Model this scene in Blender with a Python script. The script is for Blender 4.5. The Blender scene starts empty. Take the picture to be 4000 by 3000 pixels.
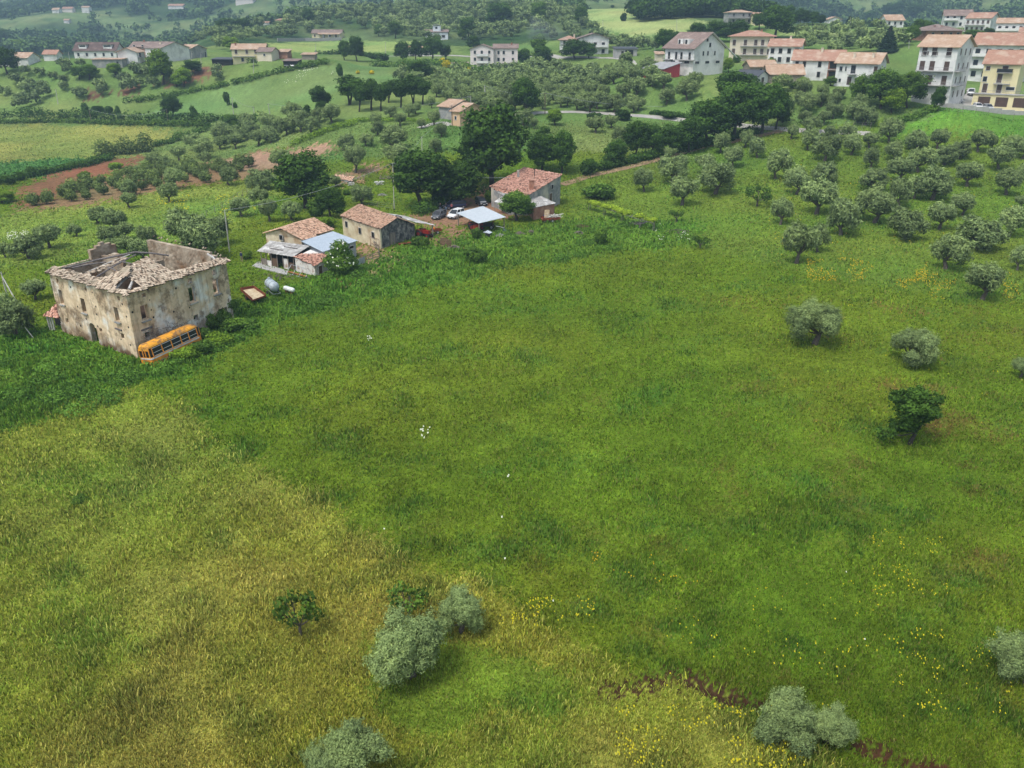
import bpy, bmesh, math, random
import numpy as np
from mathutils import Vector, Matrix
random.seed(11)
RNG = np.random.default_rng(7)
SC = bpy.context.scene
COL = SC.collection
R = math.radians
# ------------------------------------------------------------------ camera, sky, sun, exposure
CAM_Z = 34.0
PITCH = 23.3
F = 3235.0                                  # focal length in pixels of the 4000 px wide photograph
cam_data = bpy.data.cameras.new('camera')
cam = bpy.data.objects.new('camera', cam_data)
COL.objects.link(cam)
cam.location = (0, 0, CAM_Z)
cam.rotation_euler = (R(90 - PITCH), 0, 0)
cam_data.sensor_width = 36
cam_data.lens = F / 4000 * 36
cam_data.clip_start = 0.5
cam_data.clip_end = 9000
SC.camera = cam
SUN_EL, SUN_AZ = 60, -138                   # azimuth measured from +Y, negative to the left (a veiled sun high behind the camera's left shoulder)
world = bpy.data.worlds.new('World')
SC.world = world
world.use_nodes = True
wt = world.node_tree
sky = wt.nodes.new('ShaderNodeTexSky')
sky.sky_type = 'NISHITA'
sky.sun_disc = False
sky.sun_elevation = R(SUN_EL)
sky.sun_rotation = R(SUN_AZ)
sky.dust_density = 4.0
sky.air_density = 1.0
sky.ozone_density = 1.0
bg = wt.nodes['Background']
bg.inputs['Strength'].default_value = 0.125
hs = wt.nodes.new('ShaderNodeHueSaturation'); hs.inputs['Saturation'].default_value = .45   # thin cloud: a paler sky
wt.links.new(sky.outputs[0], hs.inputs['Color']); wt.links.new(hs.outputs[0], bg.inputs['Color'])
sun_data = bpy.data.lights.new('sun', 'SUN')
sun_data.energy = 1.5
sun_data.angle = R(11)
sun_data.color = (1.0, 0.96, 0.9)
sun = bpy.data.objects.new('sun', sun_data)
COL.objects.link(sun)
sd = Vector((math.sin(R(SUN_AZ)) * math.cos(R(SUN_EL)), math.cos(R(SUN_AZ)) * math.cos(R(SUN_EL)), math.sin(R(SUN_EL))))
sun.rotation_euler = sd.to_track_quat('Z', 'Y').to_euler()
sun.location = (0, 0, 120)
SC.view_settings.view_transform = 'Standard'
SC.view_settings.look = 'None'
SC.view_settings.exposure = 0.97
SC.view_settings.gamma = 1
SC.render.engine = 'CYCLES'
cy = SC.cycles
cy.max_bounces = 5
cy.diffuse_bounces = 2
cy.glossy_bounces = 2
cy.transmission_bounces = 2
cy.transparent_max_bounces = 4
cy.volume_bounces = 0
cy.use_adaptive_sampling = True
cy.adaptive_threshold = 0.012
cy.use_denoising = True
cy.denoiser = 'OPENIMAGEDENOISE'
cy.denoising_input_passes = 'RGB_ALBEDO_NORMAL'
cy.denoising_prefilter = 'ACCURATE'

# ------------------------------------------------------------------ camera maths (used only to measure the place from the photograph)
CT, ST = math.cos(R(PITCH)), math.sin(R(PITCH))
def ray(px, py):
    a = (px - 2000.0) / F; b = (1500.0 - py) / F
    return np.array([a, CT + b * ST, -ST + b * CT])
def at(px, py, h):                          # where the sight line meets the level plane z = h
    d = ray(px, py); t = (h - CAM_Z) / d[2]
    return Vector((d[0] * t, d[1] * t, h))
def atY(px, py, Y):                         # where the sight line is Y metres ahead
    d = ray(px, py); t = Y / d[1]
    return Vector((d[0] * t, Y, CAM_Z + d[2] * t))
def proj(X, Y, Z):
    dx, dy, dz = X, Y, Z - CAM_Z
    dep = dy * CT - dz * ST
    up = dy * ST + dz * CT
    dep = np.maximum(dep, 1e-3)
    return 2000 + F * dx / dep, 1500 - F * up / dep
def axis_depth(p): return p[1] * CT - (p[2] - CAM_Z) * ST

# ------------------------------------------------------------------ terrain
TAB = {
 -1.6: [(0,0),(290,0),(330,3),(360,10),(385,17),(410,18),(460,12),(560,4),(700,14),(1000,34),(1500,84),(2200,190),(3000,380),(3800,600)],
 -0.58: [(0,0),(290,0),(330,3),(360,10),(385,18.5),(410,19.5),(450,12),(560,4),(700,14),(1000,34),(1500,80),(2200,180),(3000,360),(3800,560)],
 -0.43: [(0,0),(285,0),(320,3.6),(350,12),(370,19.5),(400,21),(450,18),(540,8),(640,6),(760,14),(1000,32),(1500,76),(2200,180),(3000,360),(3800,560)],
 -0.32: [(0,0),(260,0),(300,5),(340,14),(362,21),(385,22.3),(430,24.5),(520,30),(600,34.5),(660,30),(780,25),(900,36),(1300,80),(1800,180),(2600,380),(3800,560)],
 -0.2: [(0,0),(180,0),(230,5),(260,10.5),(310,16),(350,18.5),(420,21),(470,23.5),(540,27.7),(600,37),(660,47),(720,50),(820,42),(1000,52),(1400,130),(2600,400),(3800,600)],
 0.0: [(0,0),(180,0),(200,2.6),(240,9),(300,13.4),(390,17.5),(430,21),(480,26),(540,34),(600,43),(680,52),(780,50),(1000,60),(1400,130),(2600,400),(3800,600)],
 0.12: [(0,0),(180,0),(200,3),(240,8.5),(300,14),(350,18),(400,23),(450,29),(500,35.5),(570,46),(620,48),(720,42),(1000,60),(1400,150),(2600,420),(3800,620)],
 0.22: [(0,0),(168,0),(200,3.5),(240,9),(265,13.6),(300,19.3),(340,23.5),(400,30),(480,38),(560,42),(700,34),(1000,50),(1400,150),(2600,420),(3800,620)],
 0.4: [(0,0),(155,0),(200,4.8),(225,9.3),(255,16.5),(280,19),(330,24),(400,31),(450,33.5),(560,28),(750,24),(1000,34),(1500,120),(2200,300),(3000,480),(3800,620)],
 0.57: [(0,0),(145,0),(185,3.5),(210,8),(235,13.2),(260,16),(300,22),(360,29.6),(400,32),(450,34.5),(560,31),(750,30),(1000,52),(1500,170),(2200,340),(3000,500),(3800,620)],
 1.6: [(0,0),(145,0),(185,3.5),(210,8),(235,13.2),(260,16),(300,22),(360,28),(400,32),(450,34.5),(560,31),(750,30),(1000,52),(1500,170),(2200,340),(3000,500),(3800,620)],
}
LY0, LY1, NLY = math.log(20), math.log(5000), 560
_ly = np.linspace(LY0, LY1, NLY); _Yg = np.exp(_ly)
_us = np.array(sorted(TAB)); _cols = np.array([np.interp(_Yg, [p[0] for p in TAB[u]], [p[1] for p in TAB[u]]) for u in _us])
_ug = np.linspace(-1.6, 1.6, 321)
_G = np.array([np.interp(_ug, _us, _cols[:, j]) for j in range(NLY)]).T
def _smooth(a, n, ax):
    k = np.hanning(n + 2)[1:-1]; k /= k.sum()
    pad = [(0, 0), (0, 0)]; pad[ax] = (n // 2, n // 2)
    return np.apply_along_axis(lambda v: np.convolve(v, k, 'valid'), ax, np.pad(a, pad, mode='edge'))
_G = _smooth(_smooth(_G, 13, 1), 9, 0)
def vnoise(x, y, s, seed=0):                # smooth value noise, vectorised
    x = np.asarray(x, float) / s + seed * 17.3; y = np.asarray(y, float) / s + seed * 9.1
    xi = np.floor(x).astype(np.int64); yi = np.floor(y).astype(np.int64); fx = x - xi; fy = y - yi
    fx = fx * fx * (3 - 2 * fx); fy = fy * fy * (3 - 2 * fy)
    def h(i, j):
        n = (i * 374761393 + j * 668265263 + seed * 1442695) & 0x7fffffff
        n = ((n ^ (n >> 13)) * 1274126177) & 0x7fffffff
        return ((n ^ (n >> 16)) & 0xffff) / 65535.0
    return (h(xi, yi) * (1 - fx) + h(xi + 1, yi) * fx) * (1 - fy) + (h(xi, yi + 1) * (1 - fx) + h(xi + 1, yi + 1) * fx) * fy
ANCH = []                                   # filled from the house table: x, y, z the ground must reach
def hm0(X, Y):
    X = np.asarray(X, float); Y = np.asarray(Y, float)
    Yc = np.clip(Y, 20.5, 4900)
    u = np.clip(X / Yc, -1.599, 1.599)
    a = (u + 1.6) / 3.2 * 320; b = (np.log(Yc) - LY0) / (LY1 - LY0) * (NLY - 1)
    i = np.clip(a.astype(int), 0, 319); j = np.clip(b.astype(int), 0, NLY - 2); fa = a - i; fb = b - j
    z = (_G[i, j] * (1 - fa) + _G[i + 1, j] * fa) * (1 - fb) + (_G[i, j + 1] * (1 - fa) + _G[i + 1, j + 1] * fa) * fb
    far = np.clip((Y - 480) / 500, 0, 1.5)
    z = z + far * ((vnoise(X, Y, 190, 3) - .5) * 26 + (vnoise(X, Y, 75, 4) - .5) * 8)
    return z + (vnoise(X, Y, 23, 5) - .5) * .5 + (vnoise(X, Y, 6, 6) - .5) * .16
def bake_anchors():                         # pull the land up or down to meet the foot of every house
    global _G
    A = np.array([(x, y, zz - float(hm0(x, y)), r) for x, y, zz, r in ANCH])
    UU, YY = np.meshgrid(_ug, _Yg, indexing='ij'); XX = UU * YY
    num = np.zeros_like(_G); den = np.full_like(_G, .12)
    for ax, ay, dz, r in A:
        w = np.exp(-((XX - ax) ** 2 + (YY - ay) ** 2) / (r * r)); num += w * dz; den += w
    _G = _G + num / den
def hm(X, Y): return hm0(X, Y)
_ts = np.exp(np.linspace(math.log(25), math.log(4500), 420))
def G(px, py):                              # ground point seen at this pixel of the photograph
    d = ray(px, py)
    X = d[0] * _ts; Y = d[1] * _ts; Z = CAM_Z + d[2] * _ts
    s = Z - hm(X, Y)
    k = np.argmax(s < 0)
    if s[k] >= 0: k = len(_ts) - 1
    t0, t1 = _ts[max(k - 1, 0)], _ts[k]
    for _ in range(10):
        tm = (t0 + t1) / 2
        if CAM_Z + d[2] * tm - float(hm(d[0] * tm, d[1] * tm)) < 0: t1 = tm
        else: t0 = tm
    return Vector((d[0] * t1, d[1] * t1, float(hm(d[0] * t1, d[1] * t1))))
def GZ(x, y): return float(hm(x, y))
def inpoly(px, py, poly):
    px = np.asarray(px, float); py = np.asarray(py, float)
    c = np.zeros(px.shape, bool); n = len(poly)
    for i in range(n):
        x1, y1 = poly[i]; x2, y2 = poly[(i + 1) % n]
        if y1 == y2: continue
        c ^= ((y1 > py) != (y2 > py)) & (px < (x2 - x1) * (py - y1) / (y2 - y1) + x1)
    return c

# ------------------------------------------------------------------ object helpers
def tag(o, label=None, cat=None, group=None, kind=None):
    if label: o['label'] = label
    if cat: o['category'] = cat
    if group: o['group'] = group
    if kind: o['kind'] = kind
    return o
def thing(name, label, cat, loc=(0, 0, 0), rz=0.0, group=None):
    o = bpy.data.objects.new(name, None); COL.objects.link(o)
    o.location = loc; o.rotation_euler = (0, 0, rz); o.empty_display_size = .5
    return tag(o, label, cat, group)
class MB:
    """collects faces and links them as one mesh object"""
    def __init__(s): s.v = []; s.f = []; s.m = []; s.mi = 0
    def add(s, vs, fs):
        n = len(s.v); s.v += [tuple(v) for v in vs]
        for f in fs: s.f.append([n + i for i in f]); s.m.append(s.mi)
        return s
    def box(s, x0, x1, y0, y1, z0, z1):
        s.add([(x0,y0,z0),(x1,y0,z0),(x1,y1,z0),(x0,y1,z0),(x0,y0,z1),(x1,y0,z1),(x1,y1,z1),(x0,y1,z1)],
              [(0,3,2,1),(4,5,6,7),(0,1,5,4),(1,2,6,5),(2,3,7,6),(3,0,4,7)]); return s
    def obox(s, c, ex, ey, ez):             # oriented box: centre and three half-vectors
        c = Vector(c); ex = Vector(ex); ey = Vector(ey); ez = Vector(ez)
        vs = [c - ex - ey - ez, c + ex - ey - ez, c + ex + ey - ez, c - ex + ey - ez, c - ex - ey + ez, c + ex - ey + ez, c + ex + ey + ez, c - ex + ey + ez]
        return s.add(vs, [(0,3,2,1),(4,5,6,7),(0,1,5,4),(1,2,6,5),(2,3,7,6),(3,0,4,7)])
    def beam(s, a, b, w, h=None):
        a = Vector(a); b = Vector(b); d = b - a; h = h or w
        if d.length < 1e-4: return s
        dn = d.normalized(); up = Vector((0, 0, 1)) if abs(dn.z) < .95 else Vector((0, 1, 0))
        x = dn.cross(up).normalized(); y = x.cross(dn).normalized()
        return s.obox((a + b) / 2, d / 2, x * w / 2, y * h / 2)
    def tube(s, pts, rad, n=6, cap=True):
        pts = [Vector(p) for p in pts]; base = len(s.v); rings = []
        for i, p in enumerate(pts):
            d = (pts[min(i + 1, len(pts) - 1)] - pts[max(i - 1, 0)])
            d = d.normalized() if d.length > 1e-6 else Vector((0, 0, 1))
            up = Vector((1, 0, 0)) if abs(d.x) < .8 else Vector((0, 1, 0))
            x = d.cross(up).normalized(); y = x.cross(d).normalized()
            r = rad[i] if hasattr(rad, '__len__') else rad
            rings.append([tuple(p + x * r * math.cos(2*math.pi*k/n) + y * r * math.sin(2*math.pi*k/n)) for k in range(n)])
        vs = [v for r_ in rings for v in r_]; fs = []
        for i in range(len(pts) - 1):
            for k in range(n):
                a = i * n + k; b = i * n + (k + 1) % n
                fs.append((a, b, b + n, a + n))
        if cap: fs.append(tuple(range(n))[::-1]); fs.append(tuple((len(pts) - 1) * n + k for k in range(n)))
        return s.add(vs, fs)
    def slab(s, pts, th):                   # polygon given by its upper outline, thickened downwards
        n = len(pts); top = [Vector(p) for p in pts]; bot = [p - Vector((0, 0, th)) for p in top]
        fs = [tuple(range(n)), tuple(range(2*n - 1, n - 1, -1))]
        fs += [(i, i + n, (i + 1) % n + n, (i + 1) % n) for i in range(n)]
        return s.add(top + bot, fs)
    def mesh(s, name, mats, smooth=False):
        me = bpy.data.meshes.new(name); me.from_pydata(s.v, [], s.f)
        if not isinstance(mats, (list, tuple)): mats = [mats]
        for m in mats: me.materials.append(m)
        if len(mats) > 1: me.polygons.foreach_set('material_index', s.m)
        if smooth: me.polygons.foreach_set('use_smooth', [True] * len(s.f))
        me.update(); return me
    def build(s, name, mats, parent=None, smooth=False):
        return put(s.mesh(name, mats, smooth), name, parent)
def put(me, name, parent=None, loc=None):
    o = bpy.data.objects.new(name, me); COL.objects.link(o)
    if parent is not None: o.parent = parent
    if loc is not None: o.location = loc
    return o
def copy_tree(o, parent=None):
    c = o.copy(); COL.objects.link(c)
    if parent is not None: c.parent = parent; c.matrix_parent_inverse = o.matrix_parent_inverse.copy()
    for ch in list(o.children): copy_tree(ch, c)
    return c

# ------------------------------------------------------------------ materials
def nodes(m): return m.node_tree.nodes, m.node_tree.links
def base_mat(name, rough=.85, metal=0.0, spec=.3):
    m = bpy.data.materials.new(name); m.use_nodes = True
    b = m.node_tree.nodes['Principled BSDF']
    b.inputs['Roughness'].default_value = rough; b.inputs['Metallic'].default_value = metal
    b.inputs['Specular IOR Level'].default_value = spec
    return m, b
def rgba(c): return (c[0], c[1], c[2], 1)
def mk(name, c1, c2=None, scale=1.5, rough=.85, metal=0, bump=0, c3=None, scale3=.4, lo=.35, hi=.65, spec=.3, detail=6, stretch=None):
    m, b = base_mat(name, rough, metal, spec); N, L = nodes(m)
    if c2 is None: b.inputs['Base Color'].default_value = rgba(c1); return m
    tc = N.new('ShaderNodeTexCoord'); src = tc.outputs['Object']
    if stretch:
        mp = N.new('ShaderNodeMapping'); mp.inputs['Scale'].default_value = stretch; L.new(src, mp.inputs[0]); src = mp.outputs[0]
    no = N.new('ShaderNodeTexNoise'); no.inputs['Scale'].default_value = scale; no.inputs['Detail'].default_value = detail; no.inputs['Roughness'].default_value = .65
    L.new(src, no.inputs['Vector'])
    cr = N.new('ShaderNodeValToRGB'); cr.color_ramp.elements[0].position = lo; cr.color_ramp.elements[1].position = hi
    cr.color_ramp.elements[0].color = rgba(c1); cr.color_ramp.elements[1].color = rgba(c2)
    L.new(no.outputs['Fac'], cr.inputs[0]); out = cr.outputs[0]
    if c3 is not None:
        n2 = N.new('ShaderNodeTexNoise'); n2.inputs['Scale'].default_value = scale3; n2.inputs['Detail'].default_value = 5
        L.new(src, n2.inputs['Vector'])
        mr = N.new('ShaderNodeMapRange'); mr.inputs['From Min'].default_value = .5; mr.inputs['From Max'].default_value = .68
        L.new(n2.outputs['Fac'], mr.inputs['Value'])
        mx = N.new('ShaderNodeMixRGB'); L.new(mr.outputs[0], mx.inputs[0]); L.new(out, mx.inputs[1]); mx.inputs[2].default_value = rgba(c3)
        out = mx.outputs[0]
    L.new(out, b.inputs['Base Color'])
    if bump:
        bp = N.new('ShaderNodeBump'); bp.inputs['Strength'].default_value = bump; bp.inputs['Distance'].default_value = .05
        L.new(no.outputs['Fac'], bp.inputs['Height']); L.new(bp.outputs[0], b.inputs['Normal'])
    return m
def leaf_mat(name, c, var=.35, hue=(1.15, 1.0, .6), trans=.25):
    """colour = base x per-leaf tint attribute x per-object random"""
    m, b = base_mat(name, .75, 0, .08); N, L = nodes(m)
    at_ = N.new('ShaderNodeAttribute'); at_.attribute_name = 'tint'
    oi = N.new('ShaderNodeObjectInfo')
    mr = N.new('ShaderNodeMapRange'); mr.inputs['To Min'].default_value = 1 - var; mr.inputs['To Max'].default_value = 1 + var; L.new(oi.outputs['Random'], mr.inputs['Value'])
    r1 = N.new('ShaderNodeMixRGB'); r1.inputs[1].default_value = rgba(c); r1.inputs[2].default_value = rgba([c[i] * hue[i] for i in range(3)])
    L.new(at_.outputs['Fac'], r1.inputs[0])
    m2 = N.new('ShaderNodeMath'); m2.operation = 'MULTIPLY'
    mr2 = N.new('ShaderNodeMapRange'); mr2.inputs['To Min'].default_value = .42; mr2.inputs['To Max'].default_value = 1.5; L.new(at_.outputs['Fac'], mr2.inputs['Value'])  # wide range paints crown highlights and dark gaps into the leaf colour
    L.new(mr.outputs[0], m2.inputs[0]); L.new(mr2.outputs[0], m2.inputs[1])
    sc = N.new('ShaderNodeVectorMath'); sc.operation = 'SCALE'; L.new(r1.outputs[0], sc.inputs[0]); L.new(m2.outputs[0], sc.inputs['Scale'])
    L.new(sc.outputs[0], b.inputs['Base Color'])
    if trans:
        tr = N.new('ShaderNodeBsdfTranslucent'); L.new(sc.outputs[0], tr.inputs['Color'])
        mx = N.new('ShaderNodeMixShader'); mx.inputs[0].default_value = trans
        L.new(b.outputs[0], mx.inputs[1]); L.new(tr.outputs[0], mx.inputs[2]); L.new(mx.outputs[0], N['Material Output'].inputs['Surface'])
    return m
# ------------------------------------------------------------------ ground cover zones, measured on the photograph and laid on the land
def lin(r, g, b):
    f = lambda c: ((c / 255 + .055) / 1.055) ** 2.4 if c > 10 else c / 255 / 12.92
    return (f(r), f(g), f(b))
ZONES = [  # name, colour, polygon in photograph pixels (first = lowest), blade kind
 ('grove', lin(108,132,48), [(2250,640),(2700,560),(3100,480),(4100,480),(4100,1190),(3300,1100),(2900,1010),(2300,900),(2200,760)], 1),
 ('weeds', lin(98,130,46), [(-200,1310),(230,1280),(560,1400),(800,1290),(960,1170),(1250,1080),(1500,1000),(1620,940),(1900,900),(2400,850),(2750,870),(2700,960),(2300,1000),(1900,1070),(1500,1160),(1100,1260),(860,1370),(760,1480),(520,1500),(350,1640),(180,1650),(-200,1740)], 3),
 ('barley', lin(134,144,54), [(-900,1690),(0,1690),(180,1640),(330,1560),(520,1510),(680,1560),(760,1680),(960,1790),(1120,1900),(1400,2060),(1580,2170),(1750,2260),(1950,2300),(2150,2440),(2440,2590),(2440,2660),(2700,2710),(3000,2830),(3250,3000),(3600,3500),(-900,3500)], 2),
 ('weed patch', lin(114,140,48), [(1450,2500),(1700,2470),(2000,2550),(2280,2680),(2200,2800),(1900,2800),(1760,2920),(1600,2880),(1480,2740)], 1),
 ('meadow', lin(126,146,62), [(-100,850),(420,790),(760,735),(1000,700),(1100,760),(960,850),(800,960),(500,960),(300,1000),(-100,1080)], 1),
 ('bright field', lin(104,148,54), [(3480,530),(3560,470),(3640,425),(4200,445),(4200,520),(3900,535),(3700,510)], 1),
 ('hay field', lin(150,156,80), [(-300,480),(300,490),(690,505),(640,565),(520,600),(380,635),(180,655),(-300,665)], 1),
 ('green strip', lin(88,128,66), [(-300,650),(300,615),(420,625),(330,665),(180,695),(-300,710)], 3),
 ('red soil', lin(140,98,72), [(40,765),(120,725),(250,665),(420,620),(570,608),(575,622),(500,655),(400,680),(300,720),(200,770),(130,800),(70,800)], 0),
 ('soil', lin(142,120,86), [(90,805),(250,770),(400,705),(600,650),(720,655),(1000,592),(1280,562),(1320,590),(1000,690),(760,725),(400,785),(150,825)], 0),
 ('pink soil', lin(168,138,112), [(880,625),(1000,600),(1280,566),(1310,585),(1100,650),(900,665)], 0),
 ('hill meadow', lin(118,146,84), [(560,450),(700,400),(900,335),(1280,250),(1500,255),(1560,300),(1480,330),(1300,360),(1150,410),(950,450),(700,470)], 1),
 ('hill meadow', lin(165,180,112), [(2250,18),(2420,20),(2560,55),(2770,85),(2680,130),(2460,145),(2380,120),(2320,95)], 1),
 ('hill meadow', lin(145,166,100), [(3060,100),(3420,98),(3400,125),(3250,190),(3080,150)], 1),
 ('hill meadow', lin(150,170,96), [(1040,170),(1340,160),(1620,162),(1560,200),(1320,205),(1080,205)], 1),
 ('red soil', lin(120,84,66), [(460,335),(540,335),(545,362),(470,372)], 0),
 ('red soil', lin(120,84,66), [(350,350),(400,352),(400,388),(352,380)], 0),
 ('red soil', lin(128,98,74), [(780,255),(860,262),(850,300),(700,330),(620,330),(700,300)], 0),
 ('yard', lin(150,118,92), [(1600,858),(1690,826),(1780,790),(1880,730),(1960,735),(2080,745),(2120,800),(2020,850),(1880,860),(1800,880),(1810,915),(1730,965),(1700,970),(1760,900),(1690,872)], 0),
 ('yard', lin(160,132,102), [(1395,935),(1440,945),(1480,975),(1530,1000),(1500,1020),(1440,1010),(1400,980)], 0),
 ('path', lin(158,134,98), [(1420,1072),(1520,1035),(1610,985),(1580,1015),(1500,1055),(1440,1080)], 0),
 ('patch', lin(156,116,88), [(1330,1092),(1360,1090),(1380,1115),(1350,1122),(1325,1110)], 0),
 ('patch', lin(96,88,78), [(1040,1075),(1110,1060),(1130,1075),(1090,1090),(1045,1085)], 0),
 ('path', lin(150,126,96), [(1290,700),(1440,640),(1530,648),(1450,680),(1400,705),(1380,730),(1290,715)], 0),
 ('ditch', lin(74,54,38), [(2310,2665),(2420,2635),(2600,2640),(2800,2680),(2980,2735),(3060,2775),(3000,2800),(2800,2735),(2600,2695),(2440,2685),(2340,2700)], 0),
 ('ditch', lin(84,58,40), [(3260,2870),(3420,2930),(3570,2975),(3760,3020),(3900,3100),(3700,3130),(3560,3030),(3420,2980),(3300,2920)], 0),
]
DEF_NEAR = lin(104,126,36)
def zone_of(X, Y):
    X = np.asarray(X, float); Y = np.asarray(Y, float)
    amp = np.clip(Y / 60, .5, 3.2)
    Xp = X + (vnoise(X, Y, 3.1, 8) - .5) * 3.0 * amp * .5 + (vnoise(X, Y, .7, 9) - .5) * .8
    Yp = Y + (vnoise(X, Y, 3.1, 10) - .5) * 3.4 * amp * .6 + (vnoise(X, Y, .7, 12) - .5) * 1.0
    px, py = proj(Xp, Yp, hm(Xp, Yp))
    z = np.full(X.shape, -1, int)
    ok = (Y > 20) & (Y < 720)
    for i, (_, c, poly, k) in enumerate(ZONES):
        m = inpoly(px, py, poly) & ok
        if i < 12: m &= (Y < 480)
        z[m] = i
    return z
ZC = np.array([z[1] for z in ZONES] + [DEF_NEAR])
ZK = np.array([z[3] for z in ZONES] + [1])
def ground_rgb(X, Y):
    z = zone_of(X, Y)
    c = ZC[z].copy()
    d = z < 0
    far = d & (Y > 215)
    n = vnoise(X, Y, 38, 21) * .6 + vnoise(X, Y, 11, 22) * .4
    cf = np.array(lin(96,126,62))[None] * (1 - n[:, None]) + np.array(lin(132,150,84))[None] * n[:, None]
    c[far] = cf[far]
    vf = d & (Y > 470)
    n2 = np.clip((vnoise(X, Y, 120, 31) * .55 + vnoise(X, Y, 40, 32) * .3 + vnoise(X, Y, 14, 33) * .15 - .42) * 4, 0, 1)
    cv = np.array(lin(62,86,50))[None] * (1 - n2[:, None]) + np.array(lin(128,146,92))[None] * n2[:, None]
    c[vf] = cv[vf]
    # worn reddish earth shows through in places of the near field
    e = np.clip((vnoise(X, Y, 2.3, 41) * .6 + vnoise(X, Y, .8, 42) * .4 - .68) * 5, 0, 1) * (Y < 110) * np.clip(.3 + X / 60, 0, 1) * d
    c = c * (1 - .7 * e[:, None]) + np.array(lin(120,82,58))[None] * .7 * e[:, None]
    # tall weeds in clumps, faint drilling lines
    wd = np.clip((vnoise(X, Y, 3.2, 55) * .5 + vnoise(X, Y, 1.1, 56) * .5 - .60) * 6, 0, 1) * (Y < 190) * (ZK[z] > 0)
    c = c * (1 - .55 * wd[:, None]) + np.array(lin(70,112,46))[None] * .55 * wd[:, None]
    bg_ = np.clip((vnoise(X, Y, 8, 57) * .7 + vnoise(X, Y, 2.5, 58) * .3 - .5) * 4, 0, 1) * (ZK[z] == 2)
    c = c * (1 - .38 * bg_[:, None]) + np.array(lin(108,136,48))[None] * .38 * bg_[:, None]
    tan = np.clip((vnoise(X, Y, 13, 68) * .6 + vnoise(X, Y, 3.5, 69) * .4 - .5) * 3.5, 0, 1) * (ZK[z] == 2)
    c = c * (1 - .4 * tan[:, None]) + np.array(lin(162,154,82))[None] * .4 * tan[:, None]
    fine = .62 + .76 * (vnoise(X, Y, .55, 73) * .55 + vnoise(X, Y, 1.3, 74) * .45)
    c = c * np.where((Y < 230) & (ZK[z] > 0), fine, 1)[:, None]
    ln_ = np.sin((X * .62 - Y * .78) * 2.2 + vnoise(X, Y, 14, 59) * 5) * np.clip(1.6 - Y / 110, 0, 1) * (ZK[z] > 0)
    c = c * (1 + .07 * ln_[:, None])
    mt = np.clip((vnoise(X, Y, 15, 65) * .5 + vnoise(X, Y, 5, 66) * .3 + vnoise(X, Y, 1.8, 67) * .2 - .45) * 3, 0, 1)[:, None] * (Y > 190)[:, None] * (ZK[z] > 0)[:, None]
    c = c * (1 - .45 * mt) + np.array(lin(82,108,50))[None] * .45 * mt
    b = vnoise(X, Y, 9, 51)[:, None] * .24 + vnoise(X, Y, 2.0, 52)[:, None] * .28 + .74
    g = (vnoise(X, Y, 16, 53)[:, None] - .5)
    c = c * b * (1 + g * np.array([.34, .05, .15])[None])
    return c, z
def col_mat(name, rough=.95, noise=True, trans=0):
    m, b = base_mat(name, rough, 0, .04); N, L = nodes(m)
    a = N.new('ShaderNodeAttribute'); a.attribute_name = 'col'; out = a.outputs['Color']
    if noise:
        g = N.new('ShaderNodeNewGeometry')
        n1 = N.new('ShaderNodeTexNoise'); n1.inputs['Scale'].default_value = 1.3; n1.inputs['Detail'].default_value = 8; n1.inputs['Roughness'].default_value = .75
        L.new(g.outputs['Position'], n1.inputs['Vector'])
        mr = N.new('ShaderNodeMapRange'); mr.inputs['From Min'].default_value = .25; mr.inputs['From Max'].default_value = .75; mr.inputs['To Min'].default_value = .5; mr.inputs['To Max'].default_value = 1.5
        L.new(n1.outputs['Fac'], mr.inputs['Value'])
        sc = N.new('ShaderNodeVectorMath'); sc.operation = 'SCALE'; L.new(out, sc.inputs[0]); L.new(mr.outputs[0], sc.inputs['Scale']); out = sc.outputs[0]
        bp = N.new('ShaderNodeBump'); bp.inputs['Strength'].default_value = .7; bp.inputs['Distance'].default_value = .35
        L.new(n1.outputs['Fac'], bp.inputs['Height']); L.new(bp.outputs[0], b.inputs['Normal'])
    L.new(out, b.inputs['Base Color'])
    if trans:
        tr = N.new('ShaderNodeBsdfTranslucent'); L.new(out, tr.inputs['Color'])
        mx = N.new('ShaderNodeMixShader'); mx.inputs[0].default_value = trans
        L.new(b.outputs[0], mx.inputs[1]); L.new(tr.outputs[0], mx.inputs[2]); L.new(mx.outputs[0], N['Material Output'].inputs['Surface'])
    return m
def np_mesh(name, V, Fq, mat, col=None, colname='col', smooth=False, tint=None):
    """fast mesh: V (n,3), Fq (m,k) faces of equal size; col per vertex (n,3)"""
    me = bpy.data.meshes.new(name); n, (m_, k) = len(V), Fq.shape
    me.vertices.add(n); me.vertices.foreach_set('co', np.ascontiguousarray(V, np.float32).ravel())
    me.loops.add(m_ * k); me.loops.foreach_set('vertex_index', np.ascontiguousarray(Fq, np.int32).ravel())
    me.polygons.add(m_); me.polygons.foreach_set('loop_start', np.arange(0, m_ * k, k, dtype=np.int32))
    if smooth: me.polygons.foreach_set('use_smooth', np.ones(m_, bool))
    me.update(calc_edges=True)
    if col is not None:
        a = me.attributes.new('col', 'FLOAT_COLOR', 'POINT'); c4 = np.ones((n, 4), np.float32); c4[:, :3] = col
        a.data.foreach_set('color', c4.ravel())
    if tint is not None:
        a = me.attributes.new('tint', 'FLOAT', 'POINT'); a.data.foreach_set('value', np.ascontiguousarray(tint, np.float32))
    if mat is not None: me.materials.append(mat)
    return me
M_GROUND = col_mat('meadow ground')
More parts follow.
